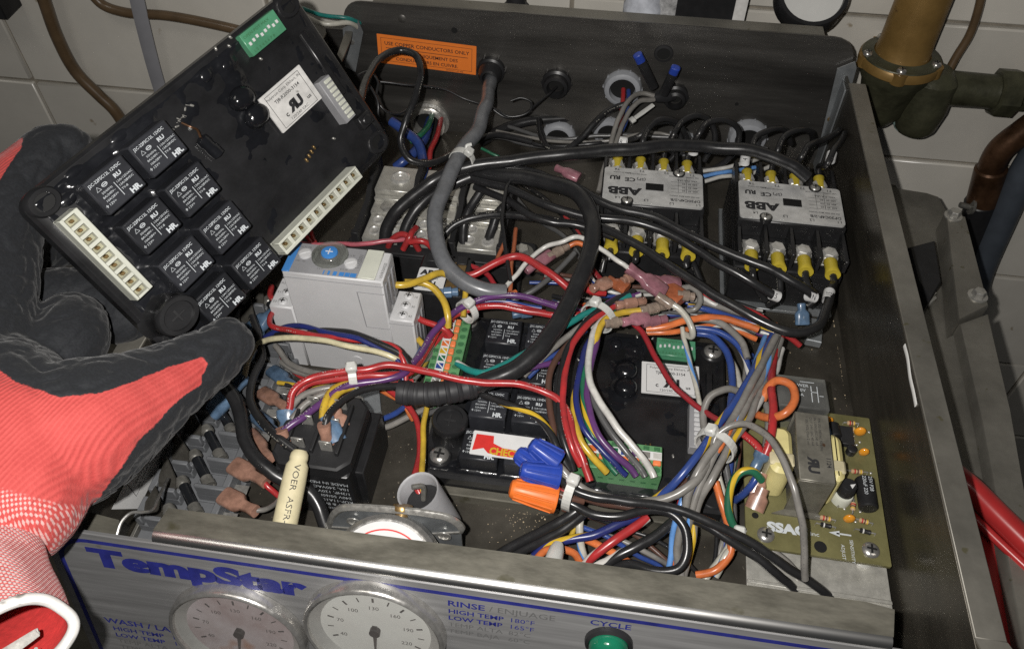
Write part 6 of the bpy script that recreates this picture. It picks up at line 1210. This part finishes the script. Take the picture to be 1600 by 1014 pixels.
seg('spade_terminal', 'blue terminal standing in the plug-in relay behind the tan one', 'terminal_blue', (510, 650, 52), (528, 690, 46), [(0, 7, 6), (.25, 6, 5), (.45, 9, 5.4), (1, 9, 5)])
seg('spade_terminal', 'small tan terminal at the far corner of the plug-in relay', 'terminal_tan', (526, 640, 50), (534, 668, 46), SPD)
seg('spade_terminal', 'tan terminal lying between the fuse block and the blue one', 'terminal_tan', (444, 634, 28), (408, 612, 22), SPD)
seg('spade_terminal', 'blue terminal lying below the grey wires beside the fuse block', 'terminal_blue', (458, 602, 28), (424, 578, 22), SPD)
seg('spade_terminal', 'blue terminal at the far end of the fuse block under the thumb', 'terminal_blue', (418, 502, 30), (388, 542, 22), SPD)
seg('spade_terminal', 'pale tan terminal between the two black cables', 'terminal_tan', (424, 718, 26), (388, 676, 20), SPD)
seg('spade_terminal', 'pale blue terminal on the fuse block above the pale tan one', 'terminal_blue', (436, 678, 26), (398, 648, 20), SPD)
# ---- wires at the fuse block, near end
o = w('red_wire', 'short red wire with tan terminal on the fuse block', 'red', 1.7, [(412, 752, 22), (424, 762, 20), (440, 776, 16), (470, 796, 10)]); crimp(o, 'a', 'terminal_tan', 1.15, 'spade', d=P(368, 728, 20)-P(412, 752, 22))
o = w('grey_wire', 'grey wire with tan terminal on the nearest fuse', 'grey', 1.5, [(396, 797, 24), (412, 798, 22), (432, 786, 16), (448, 764, 10)]); crimp(o, 'a', 'terminal_tan', 1.15, 'spade', d=P(352, 775, 20)-P(396, 797, 24))
w('black_cable', 'black cable dropping from under the thumb past the fuse block', 'black', 3.4, [(332, 572, 46), (344, 592, 44), (362, 618, 42), (374, 650, 40), (384, 685, 38), (400, 712, 36), (424, 738, 32), (446, 752, 28), (480, 768, 24), (500, 794, 20), (510, 826, 16)], cat='cable', n=13)
w('black_wire', 'black wire curving from the timer end to behind the cream sleeve', 'black', 2.3, [(394, 495, 44), (405, 530, 44), (409, 556, 42), (396, 590, 42), (391, 620, 44), (403, 652, 46), (430, 682, 50), (462, 704, 48)], n=11)
# ---- wires between timer foot and conduit
for lab, c0, r, pts, st in (('red wire dropping into the grey conduit stub', 'red', 1.8, [(606, 608, 26), (630, 625, 26), (648, 650, 26), (656, 690, 28), (654, 725, 32), (648, 752, 36), (656, 772, 34)], None),
 ('yellow green wire dropping into the grey conduit stub', 'yellow', 1.7, [(668, 630, 26), (664, 670, 28), (660, 715, 32), (657, 750, 36), (660, 772, 34)], None),
 ('thin orange wire joining the wires into the conduit stub', 'orange', 1.1, [(658, 720, 30), (650, 742, 34), (646, 760, 36)], None),
 ('blue wire running past the foot of the timer', 'blue', 1.8, [(560, 664, 8), (590, 658, 12), (620, 645, 18), (645, 625, 24)], None),
 ('grey wire running past the foot of the timer', 'grey', 1.9, [(562, 676, 6), (600, 668, 10), (640, 650, 16), (680, 630, 22)], None),
 ('orange yellow wire curving past the timer foot', 'orange', 1.6, [(596, 610, 20), (620, 622, 22), (636, 640, 20), (645, 655, 14)], 'yellow')):
    w(c0+'_wire', lab, c0, r, pts, st)
# ---- strip plug
w('teal_wire', 'teal wire with white stripe entering the strip plug', 'teal', 2.1, [(714, 567, 42), (730, 577, 44), (755, 582, 46), (785, 572, 46), (820, 553, 46), (860, 525, 46), (905, 497, 48), (955, 472, 50), (985, 462, 50)], 'white')
w('purple_wire', 'purple wire with white stripe crossing the second relay row', 'purple', 1.8, [(795, 598, 44), (820, 580, 44), (845, 570, 44), (872, 565, 42)], 'white')
w('black_wire', 'black wire with yellow stripe crossing the third relay row', 'black', 2.1, [(716, 592, 36), (745, 612, 40), (785, 628, 42), (830, 648, 43), (855, 672, 42), (872, 705, 40), (890, 735, 34)], 'yellow')
for lab, c0, pts in (('grey wire rising to the strip plug from the left', 'grey', [(640, 600, 30), (662, 574, 26), (684, 548, 20)]), ('yellow wire rising to the strip plug from the left', 'yellow', [(648, 592, 26), (668, 568, 22), (684, 544, 16)]), ('grey blue wire end below the strip plug', 'dgrey', [(660, 650, 18), (690, 636, 24), (720, 612, 30)])):
    w(c0.replace('dgrey', 'grey')+'_wire', lab, c0, 1.8, pts)
# ---- centre bundle down to the green plug
CEN = (
 ('black printed wire, outermost of the bundle curving down to the green plug', 'black', 2.2, [(990, 455, 50), (955, 474, 50), (920, 497, 50), (893, 532, 49), (879, 575, 48), (874, 620, 46), (876, 665, 44), (886, 705, 40), (896, 735, 34)], None, 'white'),
 ('red printed wire of the bundle curving down to the green plug', 'red', 2.3, [(972, 470, 48), (940, 490, 50), (908, 518, 50), (888, 556, 49), (880, 600, 48), (882, 650, 46), (895, 695, 42), (908, 728, 36)], None, 'white'),
 ('yellow wire of the bundle ending in the green plug', 'yellow', 2.4, [(1002, 485, 50), (970, 488, 50), (946, 500, 50), (934, 525, 48), (922, 560, 44), (905, 600, 42), (897, 640, 42), (905, 680, 42), (925, 712, 38), (948, 738, 31)], None, 'black'),
 ('blue wire of the bundle ending in the green plug', 'navy', 2.1, [(935, 515, 46), (915, 545, 46), (904, 590, 45), (902, 635, 44), (914, 675, 42), (940, 706, 38), (962, 726, 34), (978, 742, 30)], None, None),
 ('green wire of the bundle ending in the green plug', 'green', 2.1, [(960, 482, 46), (938, 505, 46), (918, 545, 45), (910, 590, 44), (912, 635, 43), (926, 680, 40), (948, 715, 34), (964, 740, 30)], 'yellow', None),
 ('purple wire of the bundle ending in the green plug', 'purple', 2.3, [(990, 462, 49), (960, 474, 49), (940, 500, 48), (929, 545, 46), (921, 590, 45), (920, 635, 44), (934, 675, 42), (960, 705, 38), (985, 730, 33), (994, 744, 30)], None, None),
 ('dark grey wire of the bundle ending in the green plug', 'dgrey', 2.2, [(940, 508, 44), (924, 545, 44), (920, 590, 43), (930, 635, 42), (950, 672, 40), (978, 706, 36), (1000, 730, 32), (1008, 745, 30)], None, None),
 ('white wire of the bundle ending in the last port of the green plug', 'white', 2.4, [(955, 488, 48), (930, 515, 48), (919, 555, 47), (922, 595, 46), (940, 635, 45), (962, 665, 43), (985, 690, 40), (1006, 715, 36), (1016, 732, 32), (1022, 746, 30)], None, 'grey'),
 ('brown wire hanging behind the red one beside the relays', 'brown', 2.3, [(905, 520, 44), (882, 545, 44), (862, 580, 44), (857, 625, 42), (862, 665, 40), (866, 700, 36)], None, None),
 ('black inner wire beside the brown one', 'black', 2.0, [(900, 530, 42), (876, 570, 42), (868, 615, 41), (868, 660, 39), (876, 700, 36)], None, 'white'),
 ('grey wire with blue partner running to the splice cluster', 'grey', 2.2, [(818, 588, 40), (842, 562, 44), (875, 535, 46), (910, 508, 47), (945, 488, 47)], None, None),
 ('blue wire under the grey one running to the splice cluster', 'blue', 1.8, [(825, 590, 36), (850, 565, 40), (885, 540, 42), (915, 516, 44)], None, None),
 ('purple wire with white stripe joining the splice cluster', 'purple', 2.1, [(890, 545, 46), (905, 520, 48), (930, 495, 50), (960, 468, 50), (1000, 460, 48)], 'white', None),
 ('red wire dropping from the splice cluster toward the right bundle', 'dred', 2.0, [(990, 506, 44), (1005, 522, 44), (1025, 560, 42), (1050, 600, 40), (1085, 632, 40), (1120, 655, 42), (1145, 664, 44)], None, 'white'),
 ('white wire with blue stripe hanging over the rating label', 'ivory', 1.7, [(1066, 512, 42), (1072, 540, 40), (1080, 575, 38), (1090, 615, 36), (1098, 650, 36), (1108, 690, 36)], 'lblue', None),
 ('red wire stub under the splice cluster, left of the tie', 'red', 2.6, [(888, 496, 36), (912, 490, 38), (935, 484, 38)], None, None),
 ('red wire stub above the splice cluster', 'red', 2.6, [(905, 448, 42), (928, 455, 42), (945, 458, 40)], None, None),
 ('dark red wire rising behind the pink terminal', 'dred', 2.0, [(918, 410, 36), (934, 430, 38), (950, 446, 38)], None, None),
 ('blue striped wire between thick cable and splice cluster', 'white', 1.6, [(912, 418, 36), (922, 432, 36), (936, 452, 36)], 'blue', None),
 ('orange wire between thick cable and splice cluster', 'orange', 1.8, [(908, 430, 38), (918, 446, 38), (930, 462, 36)], None, None))
for lab, c0, r, pts, st, pr in CEN:
    r *= .86; w(c0.replace('navy', 'blue').replace('dgrey', 'grey').replace('dred', 'red').replace('ivory', 'white')+'_wire', lab, c0, r, pts, st, pr)
# ---- right bundle
RIG = (
 ('bright orange wire arching over the top of the module to the right bundle', 'orange', 2.2, [(1010, 514, 42), (1040, 512, 44), (1075, 500, 46), (1115, 495, 47), (1155, 502, 46), (1185, 515, 44)], None),
 ('thin orange striped wire below the bright orange one', 'orange', 1.8, [(1010, 520, 36), (1045, 518, 38), (1080, 512, 38), (1120, 508, 38), (1160, 520, 36), (1182, 530, 34)], 'white'),
 ('blue wire curving round the module screw', 'blue', 2.2, [(1085, 520, 36), (1110, 524, 38), (1132, 545, 38), (1142, 580, 36), (1144, 620, 34), (1140, 650, 32)], None),
 ('blue wire with white stripe outside the curved blue one', 'blue', 2.0, [(1080, 512, 40), (1120, 518, 42), (1150, 535, 42), (1166, 562, 40), (1172, 590, 38)], 'white'),
 ('grey wire curving right from the splice cluster', 'grey', 2.1, [(1040, 505, 42), (1080, 498, 44), (1125, 505, 46), (1155, 530, 46), (1168, 560, 44)], None),
 ('blue wire running right from the splice cluster', 'blue', 2.0, [(1075, 478, 34), (1110, 485, 36), (1150, 498, 38), (1190, 510, 38), (1210, 520, 38)], 'yellow'),
 ('grey wire running right above the orange one', 'grey', 2.0, [(1080, 468, 34), (1120, 478, 36), (1165, 492, 38), (1205, 508, 38)], None),
 ('red wire running right from the splice cluster', 'red', 1.9, [(1085, 458, 34), (1115, 465, 36), (1150, 478, 36), (1190, 495, 36), (1222, 520, 34), (1250, 540, 28)], None),
 ('grey looped wire around the end splice', 'grey', 1.9, [(1062, 450, 40), (1080, 452, 42), (1092, 465, 42), (1086, 482, 40), (1065, 488, 36)], None),
 ('white wire running right beneath the black straight wire', 'white', 1.5, [(1092, 462, 38), (1120, 476, 38), (1150, 486, 36), (1180, 498, 34)], None),
 ('blue wire, leftmost of the right bundle', 'blue', 2.2, [(1208, 524, 46), (1190, 555, 48), (1168, 595, 50), (1145, 635, 50), (1118, 672, 50), (1090, 712, 50), (1062, 745, 46), (1030, 775, 36), (990, 800, 24)], 'yellow'),
 ('grey wire, second in the right bundle', 'grey', 2.2, [(1212, 526, 48), (1196, 560, 50), (1174, 602, 52), (1150, 645, 52), (1124, 685, 52), (1098, 722, 50), (1080, 758, 44), (1068, 800, 34), (1062, 850, 24), (1060, 900, 12)], None),
 ('light blue striped grey wire in the middle of the right bundle', 'grey', 2.1, [(1216, 520, 44), (1202, 560, 46), (1182, 605, 48), (1158, 650, 50), (1130, 692, 50), (1104, 735, 46), (1086, 775, 38), (1072, 830, 26), (1064, 905, 12)], 'lblue'),
 ('yellow striped grey wire in the right bundle', 'grey', 2.1, [(1220, 530, 40), (1206, 570, 42), (1188, 615, 46), (1164, 660, 48), (1138, 702, 48), (1110, 748, 44), (1092, 790, 34), (1078, 850, 22), (1068, 900, 12)], 'yellow'),
 ('red wire inside the right bundle running to the front', 'red', 2.2, [(1200, 545, 38), (1180, 590, 42), (1152, 638, 46), (1120, 680, 46), (1100, 712, 44), (1080, 745, 38), (1062, 790, 28), (1058, 840, 20), (1066, 900, 10)], None),
 ('white wire at the right side of the right bundle', 'white', 1.8, [(1222, 545, 38), (1206, 590, 42), (1184, 635, 46), (1156, 675, 46), (1130, 712, 42), (1122, 740, 36)], None),
 ('rust wire inside the right bundle', 'rust', 1.9, [(1160, 615, 40), (1138, 650, 42), (1112, 688, 42), (1092, 718, 38), (1066, 752, 32), (1030, 785, 22)], None),
 ('pale grey wire curving along the front of the green plug', 'grey', 2.4, [(1120, 690, 48), (1106, 722, 48), (1086, 752, 46), (1052, 774, 42), (1005, 783, 40), (955, 778, 40), (920, 768, 42), (892, 750, 44), (868, 730, 46)], None),
 ('brown wire beneath the pale grey curve', 'brown', 2.3, [(1090, 735, 40), (1060, 768, 38), (1015, 790, 34), (960, 787, 34), (915, 776, 38), (880, 758, 42)], None),
 ('grey looped wire standing over the side connector', 'grey', 2.1, [(1158, 612, 44), (1132, 610, 46), (1110, 620, 44), (1100, 645, 40), (1102, 672, 38), (1112, 695, 38)], None),
 ('long grey wire arching over the transformer down to the front', 'grey', 1.8, [(1112, 705, 50), (1122, 682, 54), (1145, 666, 58), (1172, 665, 62), (1200, 682, 66), (1222, 712, 68), (1238, 752, 66), (1249, 800, 58), (1255, 850, 46), (1258, 905, 30)], None),
 ('orange wire looped above the clear relay', 'orange', 2.3, [(1175, 645, 40), (1205, 652, 50), (1230, 645, 56), (1244, 624, 58), (1238, 602, 58), (1215, 594, 56), (1200, 605, 50), (1192, 625, 44)], None),
 ('thick red wire passing left of the transformer', 'red', 2.3, [(1222, 520, 36), (1206, 570, 44), (1204, 610, 50), (1208, 650, 52), (1204, 690, 50), (1194, 714, 46)], None),
 ('red wire joining the thick one in a grey collar', 'red', 2.1, [(1150, 668, 44), (1170, 684, 46), (1184, 700, 46), (1190, 716, 45)], None),
 ('green wire with yellow stripe hooked beside the sensor board', 'green', 2.2, [(1190, 750, 42), (1178, 738, 46), (1160, 738, 46), (1146, 752, 42), (1140, 778, 36), (1142, 805, 30), (1155, 838, 22)], 'yellow'),
 ('blue wire below the blue terminal beside the transformer', 'blue', 2.0, [(1184, 742, 42), (1172, 760, 38), (1156, 775, 30), (1145, 784, 22)], None),
 ('orange wire running down to the front right of the bundle', 'orange', 2.1, [(1118, 752, 34), (1126, 785, 30), (1140, 825, 24), (1142, 862, 20), (1118, 890, 16), (1088, 898, 12)], None),
 ('white striped wire beside the orange one at the front', 'ivory', 1.8, [(1122, 742, 30), (1130, 775, 26), (1142, 815, 22), (1140, 848, 18), (1120, 880, 14), (1100, 908, 10)], 'lblue'),
 ('dark grey wire beside the orange one at the front', 'dgrey', 2.0, [(1132, 720, 30), (1140, 755, 26), (1148, 790, 22), (1146, 830, 16)], None),
 ('blue wire dropping right of the side connector', 'blue', 1.9, [(1142, 620, 30), (1144, 665, 28), (1140, 710, 26), (1138, 755, 22)], None),
 ('ivory wire showing right of the module screw', 'ivory', 2.1, [(1140, 560, 26), (1150, 580, 28), (1158, 605, 30), (1165, 630, 30)], None),
 ('grey wire pair end left of the clear relay', 'grey', 1.9, [(1188, 600, 34), (1196, 630, 36), (1200, 665, 38), (1196, 700, 38)], None))
for lab, c0, r, pts, st in RIG: w(c0.replace('navy', 'blue').replace('dgrey', 'grey').replace('ivory', 'white')+'_wire', lab, c0, r, pts, st, pr='dgrey' if c0 == 'ivory' and not st else None)
seg('spade_terminal', 'blue grey collar terminal joining two red wires beside the transformer', 'terminal_blue', (1192, 708, 46), (1176, 738, 40), [(0, 8, 7), (.25, 7.4, 6.6), (.4, 5, 5), (.6, 5.4, 5), (1, 5, 4.6)])
seg('spade_terminal', 'tan flag terminal at the left edge of the sensor board, upper', 'terminal_tan', (1190, 738, 40), (1178, 772, 34), [(0, 6, 5), (.3, 6, 5), (.5, 8, 5), (1, 8, 5)])
seg('spade_terminal', 'tan flag terminal at the left edge of the sensor board, lower', 'terminal_tan', (1192, 762, 38), (1178, 796, 32), [(0, 6, 5), (.3, 6, 5), (.45, 9, 5), (1, 9, 5)])
seg('spade_terminal', 'blue terminal at the right wall below the corner contactor', 'terminal_blue', (1252, 474, 30), (1254, 508, 22), SPD)
ob('mounting_foot', plate([(1262, 495), (1288, 500), (1284, 535), (1260, 530)], 6, 5, .5), 'galv', label='small galvanised foot at the right wall below the corner contactor', cat='bracket')
# ---- wire nuts and the wires at the front
def nut(label, mat, a, b, r0, r1, ribs):
    A, B = P(*a), P(*b); d = B-A; Ln = d.length; d.normalize(); t = thing('wire_nut', label, 'wire nut', B); M_ = Matrix.Translation(-B)
    ob('shell', MB(M_).lathe(A, d, [(r0*.45, 0), (r0*.8, .6), (r0, 2.2), (r0*1.02, Ln*.3), (r1, Ln-1.2), (r1*.97, Ln-.3), (r1*.8, Ln)], 28), mat, t)
    e1 = d.orthogonal().normalized(); e2 = d.cross(e1); ob('bore', MB(M_).lathe(B-d*.2, d, [(r1*.78, 0), (r1*.78, .3)], 20), 'deep_black', t)
    for i in range(ribs):
        x = 2*math.pi*i/ribs; q = e1*math.cos(x)+e2*math.sin(x); ob('rib', MB(M_).tube([A+d*2.4+q*r0*.96, A+d*(Ln*.5)+q*(r0+r1)/2*.985, A+d*(Ln*.92)+q*r1*.965], .55, 6), mat, t)
    return t
nut('blue wire nut lying across the CHECK sticker, the upper one', 'nut_blue', (828, 692, 52), (872, 724, 46), 4.2, 6.4, 10)
nut('blue wire nut tucked behind the upper one on the CHECK sticker', 'nut_blue', (806, 706, 46), (852, 738, 42), 4.2, 6.0, 10)
nut('blue wire nut in front, above the orange one', 'nut_blue', (812, 733, 48), (874, 746, 44), 4.6, 6.8, 10)
nut('orange wire nut lying at the front edge of the module', 'nut_orange', (796, 762, 42), (870, 780, 38), 4.8, 6.8, 12)
FRO = (
 ('grey wire leaving the upper blue wire nut', 'grey', 2.2, [(866, 722, 47), (880, 738, 46), (895, 752, 44), (915, 766, 42)], None),
 ('black wire leaving the front blue wire nut and running to the right front', 'black', 2.4, [(870, 744, 44), (895, 762, 44), (930, 776, 44), (980, 784, 44), (1030, 790, 44), (1090, 806, 42), (1150, 835, 38), (1210, 872, 32), (1262, 905, 24), (1300, 935, 14)], None),
 ('black wire leaving the orange wire nut in a low wave', 'black', 2.4, [(866, 776, 38), (895, 790, 38), (930, 803, 36), (970, 806, 36), (1010, 798, 36), (1045, 802, 36), (1070, 825, 34), (1075, 860, 30), (1062, 885, 26), (1020, 892, 22), (985, 882, 18), (962, 885, 14)], None),
 ('brown wire leaving the orange wire nut', 'brown', 2.2, [(868, 768, 40), (890, 778, 40), (912, 782, 38)], None),
 ('red wire end at the orange wire nut', 'red', 2.0, [(868, 766, 40), (884, 772, 39), (896, 782, 36)], None),
 ('black wire running from the tie to the lower left front', 'black', 2.7, [(905, 795, 34), (880, 812, 30), (845, 830, 24), (805, 852, 16), (768, 872, 8)], None),
 ('second black wire running from the tie to the lower left front', 'black', 2.7, [(912, 802, 32), (885, 825, 26), (848, 845, 20), (812, 862, 14), (786, 880, 8)], None),
 ('blue wire with yellow stripe running along the front', 'navy', 2.3, [(1000, 806, 28), (965, 820, 28), (925, 835, 26), (885, 845, 24), (855, 852, 20), (835, 868, 14)], 'yellow'),
 ('red wire with white stripe running to the front flange', 'red', 2.4, [(1012, 808, 30), (985, 828, 28), (955, 848, 26), (930, 865, 22), (908, 888, 14)], 'white'),
 ('thick black wire along the front flange', 'black', 2.8, [(1052, 815, 26), (1020, 838, 24), (985, 855, 22), (955, 870, 18), (925, 885, 12)], 'white'),
 ('orange wire curling behind the frosted terminal', 'orange', 2.0, [(835, 876, 14), (852, 860, 20), (875, 856, 24), (895, 862, 22), (905, 878, 16), (912, 892, 10)], None),
 ('orange wire crossing behind the red striped one', 'orange', 2.1, [(915, 842, 18), (940, 856, 20), (965, 868, 18), (985, 880, 14)], None),
 ('orange wire beneath the black loop at the front', 'orange', 2.0, [(975, 874, 14), (1000, 890, 14), (1030, 900, 10)], None),
 ('white wire with blue stripe standing at the front', 'ivory', 2.1, [(908, 800, 30), (907, 825, 26), (909, 855, 20), (916, 880, 12)], 'lblue'),
 ('yellow green wire tip left of the white striped one', 'yellow', 1.4, [(904, 800, 28), (898, 820, 24), (892, 838, 20)], None),
 ('grey wire dropping behind the front flange under the bundle', 'grey', 2.1, [(1060, 800, 26), (1055, 840, 20), (1048, 885, 12)], None),
 ('grey wire running under the sensor board to the front flange', 'grey', 2.1, [(1160, 840, 22), (1185, 850, 22), (1215, 868, 22), (1245, 895, 18), (1260, 925, 10)], None),
 ('black wire running beside the long one to the right front', 'black', 2.4, [(1085, 812, 34), (1130, 836, 32), (1175, 864, 28), (1215, 898, 22), (1245, 925, 14)], None),
 ('black wire below the sensor board edge', 'black', 2.2, [(1170, 870, 14), (1195, 890, 14), (1215, 915, 10)], None),
 ('pale grey wire beside the orange one at the front right', 'ivory', 2.0, [(1150, 850, 20), (1135, 872, 18), (1118, 900, 12)], 'lblue'))
for lab, c0, r, pts, st in FRO: w(c0.replace('navy', 'blue').replace('ivory', 'white')+'_wire', lab, c0, r, pts, st, n=11)
# ---- the fine tangle between the named wires
rf2 = random.Random(9)
def tangle(where, group, cols, pts, spread, r=1.3, zj=3):
    """one thin wire of each colour along a loose common route"""
    for c0 in cols:
        ox, oy = rf2.uniform(-spread, spread), rf2.uniform(-spread*.6, spread*.6)
        q = [(x+ox+rf2.uniform(-spread, spread)*.45, y+oy+rf2.uniform(-spread, spread)*.3, max(3, z+rf2.uniform(-zj, zj))) for x, y, z in pts]
        nm = dict(dgrey='dark grey', lblue='light blue', dred='dark red', navy='navy blue').get(c0, c0)
        w(nm.split()[-1].replace('blue', 'blue')+'_wire', 'thin %s wire %s' % (nm, where), c0, r*rf2.uniform(.85, 1.2), q, group=group)
tangle('in the tangle under the splice cluster', 'thin wires under the splice cluster', ['blue', 'red', 'grey', 'orange', 'white', 'purple', 'dgrey', 'black'], [(870, 470, 22), (930, 486, 26), (1000, 494, 28), (1070, 492, 28), (1130, 500, 28), (1195, 520, 26)], 16)
tangle('crossing above the splice cluster', 'thin wires above the splice cluster', ['grey', 'dred', 'blue', 'black', 'white', 'brown'], [(840, 430, 26), (900, 440, 30), (960, 452, 30), (1040, 455, 28), (1110, 470, 26), (1180, 486, 24)], 14)
tangle('woven into the right bundle', 'thin wires in the right bundle', ['blue', 'white', 'dred', 'yellow', 'dgrey', 'lblue', 'black', 'orange'], [(1210, 528, 40), (1186, 585, 44), (1155, 640, 47), (1122, 690, 47), (1094, 738, 43), (1074, 792, 33), (1062, 850, 20), (1056, 905, 8)], 11, 1.4)
tangle('hanging behind the right bundle', 'thin wires behind the right bundle', ['grey', 'blue', 'green', 'black', 'brown'], [(1170, 560, 22), (1160, 620, 22), (1150, 690, 20), (1140, 760, 16), (1130, 830, 10), (1120, 890, 5)], 12, 1.3)
tangle('in the black web behind the contactors', 'thin wires behind the contactors', ['black', 'dgrey', 'grey'], [(780, 205, 20), (860, 225, 24), (940, 222, 28), (1030, 215, 30), (1110, 232, 28), (1200, 236, 28)], 18, 1.5)
tangle('lying across the floor beside the power block', 'thin wires beside the power block', ['black', 'dgrey', 'red'], [(820, 300, 14), (860, 330, 18), (900, 370, 22), (915, 410, 24), (905, 450, 24)], 20, 1.5)
tangle('lying loose behind the front flange', 'thin wires behind the front flange', ['black', 'grey', 'blue', 'brown'], [(900, 806, 24), (960, 826, 22), (1020, 850, 18), (1060, 880, 12), (1080, 905, 6)], 22, 1.4)
tangle('beside the plug-in relay terminals', 'thin wires beside the plug-in relay', ['grey', 'red', 'yellow', 'black'], [(440, 600, 30), (480, 606, 36), (530, 604, 42), (590, 598, 44), (640, 594, 42)], 8, 1.3)
tangle('left of the strip plug', 'thin wires left of the strip plug', ['red', 'purple', 'blue'], [(632, 592, 36), (658, 562, 32), (684, 522, 30), (716, 488, 34), (770, 474, 36), (850, 486, 34)], 7, 1.4)
# ---- zip ties
def ztie(label, px, py, z, qx, qy, qz, r, hx, hy, hz, **k):
    c = P(px, py, z); ax = P(qx, qy, qz)-c; return tie('zip_tie', label, c, ax, r, P(hx, hy, hz), **k)
ztie('white zip tie round the tied red bundle below the timer', 553, 590, 49, 600, 584, 49, (7.5, 6), 552, 570, 60)
ztie('white zip tie round the purple wires above the strip plug', 730, 486, 42, 748, 472, 42, (6.5, 6), 727, 470, 56)
ztie('white zip tie round the bundle left of the splice cluster', 935, 495, 47, 915, 520, 47, (9, 9), 920, 476, 60)
ztie('white zip tie round the wires at the wire nuts', 893, 770, 40, 930, 785, 40, (9.5, 7), 906, 744, 56)
ztie('white zip tie round the right bundle below the side connector', 1118, 696, 47, 1098, 730, 47, (9, 9), 1098, 682, 60)
ztie('white zip tie head on the grey cable near the back wall', 722, 250, 64, 700, 285, 63, (7.5, 7), 734, 240, 78, tail=(6, 2, 0))
ztie('small white zip tie beside the lower edge of the sensor board', 1152, 835, 22, 1150, 860, 20, (4, 4), 1158, 826, 32)
# ---- crumbs of grit on the box floor
cr_ = MB(); rnd = random.Random(4)
def crumb(x, y, s):
    a = rnd.uniform(0, 6.3); h = s*rnd.uniform(.4, .9); pts = [(x+s*math.cos(a+k*1.57)*rnd.uniform(.5, 1), y+s*math.sin(a+k*1.57)*rnd.uniform(.5, 1), -.02) for k in range(4)]
    cr_.add(pts+[(x, y, h)], [[0, 1, 4], [1, 2, 4], [2, 3, 4], [3, 0, 4]])
for (px, py, sp, n_) in ((825, 800, 9, 150), (690, 765, 6, 60), (840, 815, 14, 60), (700, 800, 40, 60), (560, 760, 40, 50), (1000, 840, 60, 70), (1130, 780, 30, 50), (1290, 560, 30, 60), (1320, 640, 30, 40), (600, 700, 45, 50), (1050, 860, 30, 40)):
    c = P(px, py, 0)
    for k in range(n_): crumb(min(357, max(3, rnd.gauss(c.x, sp))), max(12, rnd.gauss(c.y, sp)), rnd.uniform(.12, .5) if rnd.random() < .93 else rnd.uniform(.5, .9))
ob('crumbs', cr_, 'crumb', label='pale grit scattered on the steel floor of the box', kind='stuff', cat='grit')
for o in bpy.data.objects:
    for k in ('_a', '_b', '_da', '_db'):
        if k in o: del o[k]
